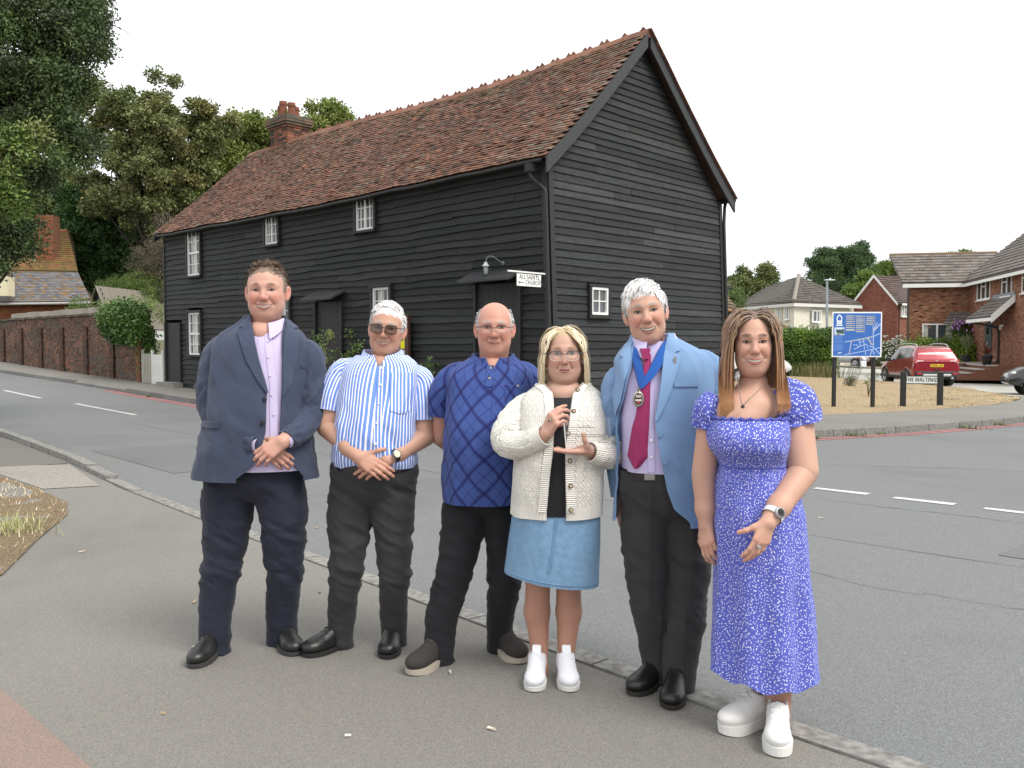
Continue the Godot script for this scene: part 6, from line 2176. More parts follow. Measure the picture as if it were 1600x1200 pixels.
	var r3 := [[V3(33.844,6.735,-84), 1.3], [V3(33.243,5.938,-84), 1.3], [V3(34.32,7.655,-84), 0.8], [V3(42.297,10.137,-100), 1.2], [V3(41.722,9.554,-100), 1.2], [V3(44.056,9.991,-100), 1.5], [V3(45.379,9.7,-100), 0.8], [V3(50.829,11.447,-100), 1.2], [V3(52.069,11.592,-100), 1.1]]
	tree("garden_tree", "light green tree tops showing over the brown roof", V3(40.475,1.51,-95) * V3(1,0,1), 0.3, clouds(r3,0.6,7,1.0,0.8), 62, clump_mesh(12,0.28,0.22,0.55,32), [Color(0.18,0.26,0.06), Color(0.14,0.21,0.05)], M.leaf, {twigs = 0, shell = 0.6, group = "trees beyond the estate"})
	var r4 := [[V3(12.096,3.78,-50), 1.0], [V3(13.339,4.175,-52), 0.7]]
	tree("garden_tree", "leafy green shrub above the timber outbuilding roof", V3(12.55,1.51,-51) * V3(1,0,1), 0.15, clouds(r4,0.4,6,1.0), 120, clump_mesh(10,0.16,0.14,0.5,33), [Color(0.13,0.18,0.06), Color(0.1,0.14,0.05)], M.leaf, {twigs = 0})
	for q in [[-40,-95,8.0], [60,-120,7.0], [85,-100,8.0], [45,-140,8.0], [-70,-80,9.0], [20,-150,8.0], [0,-110,7.0], [-20,-120,8.0], [110,-80,8.0]]:
		var bl := []
		for k in 26:
			var d: Vector3 = V3(rng.randfn(), rng.randfn() * 0.6, rng.randfn()).normalized() * q[2] * 0.55 * pow(rng.randf(), 0.4)
			bl.append([V3(q[0], q[2] * 0.62, q[1]) + d, V3(1.7,1.3,1.7)])
		tree("background_tree", "distant round green tree standing beyond the houses and barn", V3(q[0], -0.2, q[1]), 0.4, bl, 9, clump_mesh(14,0.6,0.4,0.6,34), [Color(0.08,0.11,0.04), Color(0.11,0.14,0.05)], M.leaf, {twigs = 0, group = "distant trees"})

# ---------------------------------------------------------------- body building tools
class Field:
	var o: Vector3
	var h: float
	var nx: int
	var ny: int
	var nz: int
	var d := PackedFloat32Array()
	func _init(lo: Vector3, hi: Vector3, cell: float) -> void:
		o = lo
		h = cell
		nx = int((hi.x - lo.x) / cell) + 2
		ny = int((hi.y - lo.y) / cell) + 2
		nz = int((hi.z - lo.z) / cell) + 2
		d.resize(nx * ny * nz)
		d.fill(1.0)
	func capsule(a: Vector3, b: Vector3, ra: float, rb: float, k := 0.01, cut := false) -> void:
		var r := maxf(ra, rb) + k + 2.5 * h
		var lo := (a.min(b) - Vector3(r, r, r) - o) / h
		var hi := (a.max(b) + Vector3(r, r, r) - o) / h
		var ab := b - a
		var inv := 1.0 / maxf(ab.length_squared(), 1e-9)
		var dr := rb - ra
		for z in range(maxi(0, int(lo.z)), mini(nz, int(hi.z) + 1)):
			for y in range(maxi(0, int(lo.y)), mini(ny, int(hi.y) + 1)):
				var i := (z * ny + y) * nx
				for x in range(maxi(0, int(lo.x)), mini(nx, int(hi.x) + 1)):
					var p := o + Vector3(x, y, z) * h - a
					var t := clampf(p.dot(ab) * inv, 0.0,1.0)
					var q := (p - ab * t).length() - ra - dr * t
					var e := d[i + x]
					if cut:
						q = -q
						var w := maxf(k - absf(e - q), 0.0)
						d[i + x] = maxf(e, q) + w * w * 0.25 / k
					else:
						var w := maxf(k - absf(e - q), 0.0)
						d[i + x] = minf(e, q) - w * w * 0.25 / k
	func ellip(c: Vector3, r: Vector3, k := 0.01, b := Basis(), cut := false) -> void:
		var m := maxf(r.x, maxf(r.y, r.z)) + k + 2.5 * h
		var lo := (c - Vector3(m, m, m) - o) / h
		var hi := (c + Vector3(m, m, m) - o) / h
		var bt := b.transposed()
		var ir := Vector3(1 / r.x, 1 / r.y, 1 / r.z)
		var far := k + 3.0 * h
		for z in range(maxi(0, int(lo.z)), mini(nz, int(hi.z) + 1)):
			for y in range(maxi(0, int(lo.y)), mini(ny, int(hi.y) + 1)):
				var i := (z * ny + y) * nx
				for x in range(maxi(0, int(lo.x)), mini(nx, int(hi.x) + 1)):
					var p := (bt * (o + Vector3(x, y, z) * h - c)) * ir
					var k0 := p.length()
					var q := k0 * (k0 - 1.0) / maxf((p * ir).length(), 1e-6)
					if cut and q > far:
						continue
					var e := d[i + x]
					if cut:
						q = -q
						var w := maxf(k - absf(e - q), 0.0)
						d[i + x] = maxf(e, q) + w * w * 0.25 / k
					else:
						var w := maxf(k - absf(e - q), 0.0)
						d[i + x] = minf(e, q) - w * w * 0.25 / k
	func floor_at(y0: float) -> void:
		for z in nz:
			for y in ny:
				var q := y0 - (o.y + y * h)
				if q < -3.0 * h:
					continue
				var i := (z * ny + y) * nx
				for x in nx:
					d[i + x] = maxf(d[i + x], q)
	func front_z(x: float, y: float) -> float:
		var fx := clampf((x - o.x) / h, 0, nx - 2)
		var fy := clampf((y - o.y) / h, 0, ny - 2)
		var ix := int(fx)
		var iy := int(fy)
		fx -= ix
		fy -= iy
		var last := 1.0
		for z in range(nz - 1,-1,-1):
			var i := (z * ny + iy) * nx + ix
			var q := lerpf(lerpf(d[i], d[i + 1], fx), lerpf(d[i + nx], d[i + nx + 1], fx), fy)
			if q < 0.0:
				return o.z + (z + q / (q - last)) * h if z < nz - 1 else o.z + z * h
			last = q
		return 0.0
	func mesh_into(m: MB, col: Color, xf := Transform3D(), tint = null, warp = null) -> void:
		var ids := {}
		var sx := 1
		var sy := nx
		var sz := nx * ny
		var lim := 1.8 * h
		var base := m.v.size()
		var off := [0, sx, sy, sx + sy, sz, sx + sz, sy + sz, sx + sy + sz]
		var pos := [Vector3(0,0,0), Vector3(1,0,0), Vector3(0,1,0), Vector3(1,1,0), Vector3(0,0,1), Vector3(1,0,1), Vector3(0,1,1), Vector3(1,1,1)]
		var ed := [0,1,0,2,0,4,1,3,1,5,2,3,2,6,3,7,4,5,4,6,5,7,6,7]
		var vs := PackedVector3Array()
		for z in nz - 1:
			for y in ny - 1:
				var i := z * sz + y * sy
				for x in nx - 1:
					var v0 := d[i + x]
					if v0 > lim or v0 < -lim:
						continue
					var j := i + x
					var neg := 0
					for q in 8:
						if d[j + off[q]] < 0.0:
							neg += 1
					if neg == 0 or neg == 8:
						continue
					var s := Vector3.ZERO
					var n := 0
					for q in range(0,24,2):
						var a: float = d[j + off[ed[q]]]
						var b: float = d[j + off[ed[q + 1]]]
						if (a < 0.0) != (b < 0.0):
							s += pos[ed[q]].lerp(pos[ed[q + 1]], a / (a - b))
							n += 1
					ids[j] = vs.size()
					vs.append(o + (Vector3(x, y, z) + s / n) * h)
		if warp != null:
			for k in vs.size():
				vs[k] = warp.call(vs[k])
		var nn := PackedVector3Array()
		nn.resize(vs.size())
		var tri := PackedInt32Array()
		var st := [sx, sy, sz]
		for j in ids:
			var a0: bool = d[j] < 0.0
			for ax in 3:
				var u: int = st[(ax + 1) % 3]
				var w: int = st[(ax + 2) % 3]
				if a0 == (d[j + st[ax]] < 0.0):
					continue
				if not (ids.has(j - u) and ids.has(j - w) and ids.has(j - u - w)):
					continue
				var p: int = ids[j]
				var q: int = ids[j - u]
				var r: int = ids[j - u - w]
				var t: int = ids[j - w]
				if not a0:
					var x := q
					q = t
					t = x
				tri.append_array(PackedInt32Array([p, r, q, p, t, r]))
				var f := (vs[r] - vs[p]).cross(vs[t] - vs[q])
				if not is_finite(f.x):
					continue
				nn[p] += f
				nn[q] += f
				nn[r] += f
				nn[t] += f
		var flip := 0
		var cen := Vector3.ZERO
		for p in vs:
			cen += p
		cen /= maxi(vs.size(), 1)
		for k in vs.size():
			flip += 1 if nn[k].dot(vs[k] - cen) < 0 else -1
		var sg := -1.0 if flip > 0 else 1.0
		for k in vs.size():
			var n := (nn[k] * sg).normalized()
			var c := col
			if tint != null:
				c = tint.call(vs[k], n, col)
			m.vert(xf * vs[k], (xf.basis * n).normalized(), Vector2(vs[k].x, vs[k].y), c)
		for k in range(0, tri.size(), 3):
			if sg > 0:
				m.i.append_array(PackedInt32Array([base + tri[k], base + tri[k + 1], base + tri[k + 2]]))
			else:
				m.i.append_array(PackedInt32Array([base + tri[k], base + tri[k + 2], base + tri[k + 1]]))

class Loft:
	var keys: Array
	var drape := []
	var noise: FastNoiseLite
	var fold := 0.0
	var fold_y := 9.0
	func at(y: float) -> Array:
		var k := 0
		while k < keys.size() - 2 and y > keys[k + 1][0]:
			k += 1
		var a: Array = keys[maxi(k - 1,0)]
		var b: Array = keys[k]
		var c: Array = keys[k + 1]
		var e: Array = keys[mini(k + 2, keys.size() - 1)]
		var u := clampf((y - b[0]) / (c[0] - b[0]), 0.0,1.0)
		var out := []
		for q in 7:
			var db: float = 0.0 if a[0] == b[0] else (c[q] - a[q]) / (c[0] - a[0])
			var dc: float = 0.0 if e[0] == c[0] else (e[q] - b[q]) / (e[0] - b[0])
			var s: float = (c[q] - b[q]) / (c[0] - b[0])
			if a[0] == b[0]:
				db = s
			if e[0] == c[0]:
				dc = s
			if s == 0.0:
				db = 0.0
				dc = 0.0
			else:
				db = clampf(db / s, 0.0,3.0) * s
				dc = clampf(dc / s, 0.0,3.0) * s
			var l: float = c[0] - b[0]
			var u2 := u * u
			var u3 := u2 * u
			out.append((2 * u3 - 3 * u2 + 1) * b[q] + (u3 - 2 * u2 + u) * l * db + (-2 * u3 + 3 * u2) * c[q] + (u3 - u2) * l * dc)
		return out
	func point(an: float, y: float, grow := 0.0) -> Vector3:
		var k := at(y)
		var sx := sin(an)
		var cz := cos(an)
		var e: float = 2.0 / k[6]
		var g := grow
		if noise:
			var vr := noise.get_noise_3d(sx * 1.6 + k[1] * 3.0, y * 2.1, cz * 1.6) * fold
			var hr := noise.get_noise_3d(sx * 1.1 + 40.0, y * 7.5 + sx * 1.5, cz * 1.1) * fold * 0.75
			var cr := pow(1.0 - absf(noise.get_noise_3d(sx * 1.5 + 70.0, y * 3.6 - absf(sx) * 2.2, cz * 1.5)), 7.0) * fold * 0.45
			g += vr + (hr + cr) * clampf(1.0 - absf(y - fold_y) * 2.2,0.3,1.0)
		for w in drape:
			g += sin(an * w[0] + w[3]) * w[1] * clampf((w[2] - y) * w[4], 0.0,1.0)
		return Vector3(k[1] + (k[3] + g) * signf(sx) * pow(absf(sx), e), y, k[2] + ((k[4] if cz > 0 else k[5]) + g) * signf(cz) * pow(absf(cz), e))
	func angle(x: float, y: float) -> float:
		var k := at(y)
		var q := clampf((x - k[1]) / k[3], -0.995,0.995)
		return asin(signf(q) * pow(absf(q), k[6] / 2.0))
	func front(x: float, y: float, grow := 0.0) -> Vector3:
		return point(angle(x, y), y, grow)
	func gap_at(gap: Array, y: float) -> Vector2:
		if y >= gap[0][0].y:
			return Vector2(gap[0][0].x, gap[0][1].x)
		for k in gap.size() - 1:
			if y <= gap[k][0].y and y >= gap[k + 1][0].y:
				var u: float = (gap[k][0].y - y) / maxf(gap[k][0].y - gap[k + 1][0].y, 1e-6)
				return Vector2(lerpf(gap[k][0].x, gap[k + 1][0].x, u), lerpf(gap[k][1].x, gap[k + 1][1].x, u))
		return Vector2(gap[-1][0].x, gap[-1][1].x)
	func shell(m: MB, y0: float, y1: float, rows: int, seg: int, thick: float, col: Color, gap := [], hem = null, uvr := 1.0) -> void:
		var outer := PackedVector3Array()
		var inner := PackedVector3Array()
		var uvs := PackedVector2Array()
		var cc := PackedColorArray()
		for r in rows + 1:
			var u := float(r) / rows
			var yy := lerpf(y0, y1, u)
			for q in seg + 1:
				var a0 := 0.0
				var a1 := TAU
				var y := yy
				if gap.size():
					var g := gap_at(gap, yy)
					a0 = angle(g.y, yy)
					a1 = TAU + angle(g.x, yy)
				var an := a0 + (a1 - a0) * q / seg
				if hem != null:
					y += hem.call(an) * pow(1.0 - u, 3.0)
				var p := point(an, y)
				outer.append(p)
				var c := Vector3(at(y)[1], y, at(y)[2])
				inner.append(p + (c - p).normalized() * thick)
				var w := fposmod(an + PI, TAU) - PI if gap.size() == 0 else an
				uvs.append(Vector2((an if an < PI else an - TAU) * 0.155 * uvr if gap.size() else (float(q) / seg * TAU) * 0.155 * uvr, y))
				cc.append(col)
		m.grid(rows + 1, seg + 1, outer, cc, uvs, gap.size() == 0)
		var back := PackedVector3Array()
		for r in rows + 1:
			for q in seg + 1:
				back.append(inner[r * (seg + 1) + seg - q])
		m.grid(rows + 1, seg + 1, back, cc, uvs, gap.size() == 0)
		for q in seg:
			m.quad(inner[q], inner[q + 1], outer[q + 1], outer[q], col, uvs[q], uvs[q + 1])
			var t := rows * (seg + 1) + q
			m.quad(outer[t], outer[t + 1], inner[t + 1], inner[t], col, uvs[t], uvs[t + 1])
		if gap.size():
			for r in rows:
				var a := r * (seg + 1)
				var b := (r + 1) * (seg + 1)
				m.quad(inner[a], outer[a], outer[b], inner[b], col, uvs[a], uvs[b])
				m.quad(outer[a + seg], inner[a + seg], inner[b + seg], outer[b + seg], col, uvs[a], uvs[b])
	func patch(m: MB, rows: Array, off: float, col: Color, cols := 5, sub := 3, under := 0.0) -> void:
		var pts := PackedVector3Array()
		var uvs := PackedVector2Array()
		var cc := PackedColorArray()
		var n := 0
		for k in range(rows.size() - 1,-1,-1):
			var steps := sub if k > 0 else 1
			for q in steps:
				var u := float(q) / sub
				var y: float = rows[k][0] if k == 0 else lerpf(rows[k][0], rows[k - 1][0], u)
				var xl: float = rows[k][1] if k == 0 else lerpf(rows[k][1], rows[k - 1][1], u)
				var xr: float = rows[k][2] if k == 0 else lerpf(rows[k][2], rows[k - 1][2], u)
				n += 1
				for w in cols + 1:
					var v := float(w) / cols
					var g := off * (0.0 if under > 0.0 and (w == 0 or w == cols) else 1.0)
					pts.append(front(lerpf(xl, xr, v), y, g))
					uvs.append(Vector2(lerpf(xl, xr, v), y))
					cc.append(col)
		m.grid(n, cols + 1, pts, cc, uvs)
		for r in n - 1:
			for e in [0, cols]:
				var a := pts[r * (cols + 1) + e]
				var b := pts[(r + 1) * (cols + 1) + e]
				var dz := Vector3(0,0,-maxf(off, 0.006) - 0.004)
				if e == 0:
					m.quad(a + dz, a, b, b + dz, col)
				else:
					m.quad(a, a + dz, b + dz, b, col)
		for w in cols:
			var dz2 := Vector3(0,0,-maxf(off, 0.006) - 0.004)
			m.quad(pts[w] + dz2, pts[w + 1] + dz2, pts[w + 1], pts[w], col)
			var t := (n - 1) * (cols + 1) + w
			m.quad(pts[t], pts[t + 1], pts[t + 1] + dz2, pts[t] + dz2, col)

func limb(m: MB, pts: Array, rads: Array, col: Color, opt := {}) -> void:
	var ref: Vector3 = opt.get("side", Vector3.RIGHT)
	if opt.get("arm", false):
		var inw := Vector3(-signf(pts[0].x - opt.mid), 0,0)
		pts = pts.duplicate()
		pts[0] = pts[0] - Vector3(0,0.02,0)
		pts = [pts[0] + inw * 0.085 + Vector3(0,0.034,0)] + pts
		rads = [rads[0] * 0.7] + rads
		ref = Vector3.BACK
	var sub: int = opt.get("sub", 6)
	var path := smooth_path(pts, sub)
	var rr := smooth_path(rads.map(func(q): return Vector2(q, q) if not q is Vector2 else q), sub)
	var n := path.size()
	var seg: int = opt.get("seg", 28)
	var nf := fnl(opt.get("seed", 3), 1.0,2)
	var amp: float = opt.get("fold", 0.006)
	var outp := PackedVector3Array()
	var uvs := PackedVector2Array()
	var cc := PackedColorArray()
	var len := 0.0
	for k in n:
		var d: Vector3 = (path[mini(k + 1, n - 1)] - path[maxi(k - 1,0)]).normalized()
		if k > 0:
			len += path[k].distance_to(path[k - 1])
		var sx := (ref - d * ref.dot(d)).normalized()
		var sy := sx.cross(d)
		var bend := 0.0
		for f in opt.get("bends", []):
			bend = maxf(bend, clampf(1.0 - absf(float(k) / (n - 1) - f[0]) / f[1], 0.0,1.0) * f[2])
		for q in seg + 1:
			var an := TAU * q / seg
			var c := cos(an)
			var s := sin(an)
			var g := nf.get_noise_3d(c * 1.3, len * 4.0, s * 1.3) * amp + nf.get_noise_3d(c * 0.9 + 20.0, len * 17.0 + s * 1.6, s * 0.9) * amp * (0.35 + 1.9 * bend) + pow(1.0 - absf(nf.get_noise_3d(c * 0.8 + 50.0, len * 11.0 + s * 2.0, s * 0.8)), 8.0) * amp * (0.25 + 1.1 * bend)
			if opt.has("crease"):
				g += opt.crease * pow(maxf(0.0, s), 16.0) * clampf(float(k) / n * 2.0,0,1)
			if opt.has("break_at"):
				var v := float(k) / (n - 1)
				g += 0.012 * sin((v - opt.break_at) * 75.0 + c * 1.6 + opt.get("seed", 3)) * clampf((v - opt.break_at) * 6.0,0,1) * clampf((1.0 - v) * 14.0,0,1)
			outp.append(path[k] + sx * c * (rr[k].x + g) + sy * s * (rr[k].y + g))
			uvs.append(Vector2(an * 0.055, len))
			cc.append(col)
	m.grid(n, seg + 1, outp, cc, uvs, true)
	if opt.get("open", true):
		var d2: Vector3 = (path[n - 1] - path[n - 2]).normalized()
		var e: int = (n - 1) * (seg + 1)
		for q in seg:
			var a := outp[e + q]
			var b := outp[e + q + 1]
			var ca := a.lerp(path[n - 1], 0.09)
			var cb := b.lerp(path[n - 1], 0.09)
			m.quad(a, b, cb, ca, col, uvs[e + q], uvs[e + q + 1])
			m.quad(ca, cb, cb - d2 * 0.07, ca - d2 * 0.07, col)
	for q in seg:
		m.tri(path[0], outp[q + 1], outp[q], col)

func under(v: Vector3, t: float, k := 0.082) -> Vector3:
	return Vector3(v.x + sin(t) * k, 0, v.z + cos(t) * k)

func finger(f: Field, base: Vector3, dir: Vector3, up: Vector3, lens: Array, r: float, curl: Array, k := 0.004) -> Vector3:
	var p := base
	var d := dir.normalized()
	var ax := d.cross(up).normalized()
	for q in lens.size():
		d = d.rotated(ax, -curl[q])
		var e: Vector3 = p + d * lens[q]
		f.capsule(p, e, r * (1.0 - 0.08 * q), r * (0.93 - 0.09 * q), k)
		p = e
	return p

func hand(m: MB, wrist: Vector3, fore: Vector3, dir: Vector3, back: Vector3, thumb_side: float, curls: Array, col: Color, opt := {}) -> void:
	var s: float = opt.get("size", 1.0)
	dir = dir.normalized()
	back = (back - dir * back.dot(dir)).normalized()
	var side := dir.cross(back) * thumb_side
	var lo := wrist.min(fore).min(wrist + dir * 0.2 * s) - Vector3(0.1,0.1,0.1) * s
	var hi := wrist.max(fore).max(wrist + dir * 0.2 * s) + Vector3(0.1,0.1,0.1) * s
	var f := Field.new(lo, hi, opt.get("cell", 0.0042))
	var fr: Array = opt.get("arm", [0.028,0.036])
	f.capsule(wrist + dir * 0.005, wrist.lerp(fore, 0.3), fr[0] * s, lerpf(fr[0], fr[1], 0.45) * s, 0.012)
	f.capsule(wrist.lerp(fore, 0.3), fore, lerpf(fr[0], fr[1], 0.45) * s, fr[1] * s, 0.02)
	var kn := []
	var off := [0.03,0.0105,-0.0095,-0.0285]
	var fwd := [0.083,0.088,0.083,0.073]
	for q in 4:
		var b: Vector3 = wrist + dir * fwd[q] * s + side * off[q] * s + back * (0.004 - absf(q - 1.3) * 0.002) * s
		kn.append(b)
		f.capsule(wrist + dir * 0.012 * s + side * off[q] * 0.55 * s, b, 0.0155 * s, 0.0118 * s, 0.012)
	f.ellip(wrist + dir * 0.045 * s + side * 0.012 * s - back * 0.008 * s, Vector3(0.018,0.018,0.034) * s, 0.012, Basis(side, back, side.cross(back)))
	var lens := [[0.043,0.026,0.021], [0.047,0.03,0.022], [0.043,0.028,0.021], [0.034,0.021,0.019]]
	var spread: float = opt.get("spread", 0.05)
	for q in 4:
		var fd: Vector3 = (dir + side * spread * (1.4 - q)).normalized()
		finger(f, kn[q], fd, back, lens[q].map(func(l): return l * s), (0.0098 if q < 3 else 0.0086) * s, curls[q], 0.004)
	var tb := wrist + dir * 0.022 * s + side * 0.026 * s - back * 0.006 * s
	var td: Vector3 = opt.get("thumb", (dir * 0.75 + side * 0.62 - back * 0.25)).normalized()
	f.capsule(wrist + dir * 0.012 * s + side * 0.012 * s, tb + td * 0.03 * s, 0.017 * s, 0.0135 * s, 0.012)
	finger(f, tb + td * 0.028 * s, td, back, [0.034 * s, 0.028 * s], 0.0112 * s, opt.get("thumb_curl", [0.15,0.35]), 0.006)
	f.mesh_into(m, col, Transform3D(), func(p: Vector3, n: Vector3, c: Color):
		var near := 9.0
		for q in kn:
			near = minf(near, q.distance_to(p))
		var red := clampf(1.0 - near / 0.022,0,1) * 0.5 + clampf((p - wrist).dot(dir) / 0.16,0,1) * 0.35
		return Color(c.r * (1.0 + 0.05 * red), c.g * (1.0 - 0.14 * red), c.b * (1.0 - 0.12 * red)))

func shoe(parent: Node3D, at: Vector3, turn: float, upper: Color, sole: Color, opt := {}) -> void:
	var s := Node3D.new()
	s.name = "shoe"
	parent.add_child(s, true)
	s.position = at
	s.rotation.y = turn
	var L: float = opt.get("length", 0.295)
	var W: float = opt.get("width", 0.052)
	var hs: float = opt.get("sole", 0.022)
	var f := Field.new(Vector3(-0.09,-0.01,-L * 0.5 - 0.03), Vector3(0.09,0.2, L * 0.5 + 0.03), 0.0055)
	f.ellip(Vector3(0, hs + 0.022, L * 0.27), Vector3(W, opt.get("toe", 0.038), L * 0.24), 0.02)
	f.ellip(Vector3(0, hs + 0.026, L * 0.05), Vector3(W * 0.86,0.05, L * 0.3), 0.02)
	f.ellip(Vector3(0, hs + 0.03,-L * 0.3), Vector3(W * 0.72,0.055, L * 0.2), 0.02)
	f.capsule(Vector3(0, hs + 0.05,-L * 0.2), Vector3(0, hs + 0.075,-L * 0.24), 0.04,0.038,0.025)
	f.capsule(Vector3(0, hs + 0.045, L * 0.02), Vector3(0, hs + 0.075,-L * 0.12), 0.034,0.034,0.02)
	if opt.get("open_top", true):
		f.capsule(Vector3(0, hs + 0.13,-L * 0.2), Vector3(0, hs + 0.09,-L * 0.2), 0.034,0.03,0.008, true)
	f.floor_at(hs * 0.8)
	var u := MB.new()
	f.mesh_into(u, upper)
	obj("upper", u, opt.get("mat", M.leather), s)
	var out := []
	for k in 28:
		var a := TAU * k / 28
		var z := -cos(a) * L * 0.5
		var v := z / L + 0.5
		var w: float = W * (0.76 + 0.3 * smoothstep(0.3,0.72, v)) * pow(maxf(0.0,1.0 - pow(absf(2.0 * v - 1.0), 3.4)), 0.5) * (1.0 + opt.get("welt", 0.06))
		out.append(Vector3(w * signf(sin(a)) * minf(1.0, absf(sin(a)) * 40.0), 0, z + 0.002))
	var so := MB.new()
	var up := Vector3(0, hs, 0)
	for k in 28:
		var a2: Vector3 = out[k]
		var b2: Vector3 = out[(k + 1) % 28]
		so.quad(a2 * Vector3(0.95,1,0.97), b2 * Vector3(0.95,1,0.97), b2 + up, a2 + up, sole)
		so.tri(up + Vector3(0,0,0), a2 + up, b2 + up, sole)
		so.tri(Vector3(0,0,0), b2 * Vector3(0.95,1,0.97), a2 * Vector3(0.95,1,0.97), sole)
	for k in so.v.size():
		if so.v[k].z > L * 0.3 and so.v[k].y < hs * 0.5:
			so.v[k].y += (so.v[k].z - L * 0.3) * 0.12
	obj("sole", so, mat(Color(1,1,1), 0.7), s)
	if opt.has("laces"):
		var lc := MB.new()
		for k in 4:
			var z := L * (0.15 - 0.075 * k)
			var y := hs + 0.062 + 0.013 * k
			for sg in [-1,1]:
				lc.tube([Vector3(-0.024 * sg, y - 0.004, z + 0.006), Vector3(0, y + 0.006, z), Vector3(0.024 * sg, y - 0.004, z - 0.008)], [0.0028,0.0032,0.0028], 5, opt.laces)
		obj("laces", lc, M.cloth, s)
	if opt.has("tab"):
		var tb := MB.new()
		tb.bbox(Vector3(0, hs + 0.115, L * -0.08), Vector3(0.04,0.04,0.01), 0.004, opt.tab, Basis(Vector3.RIGHT, -0.5))
		obj("tongue", tb, M.cloth, s)

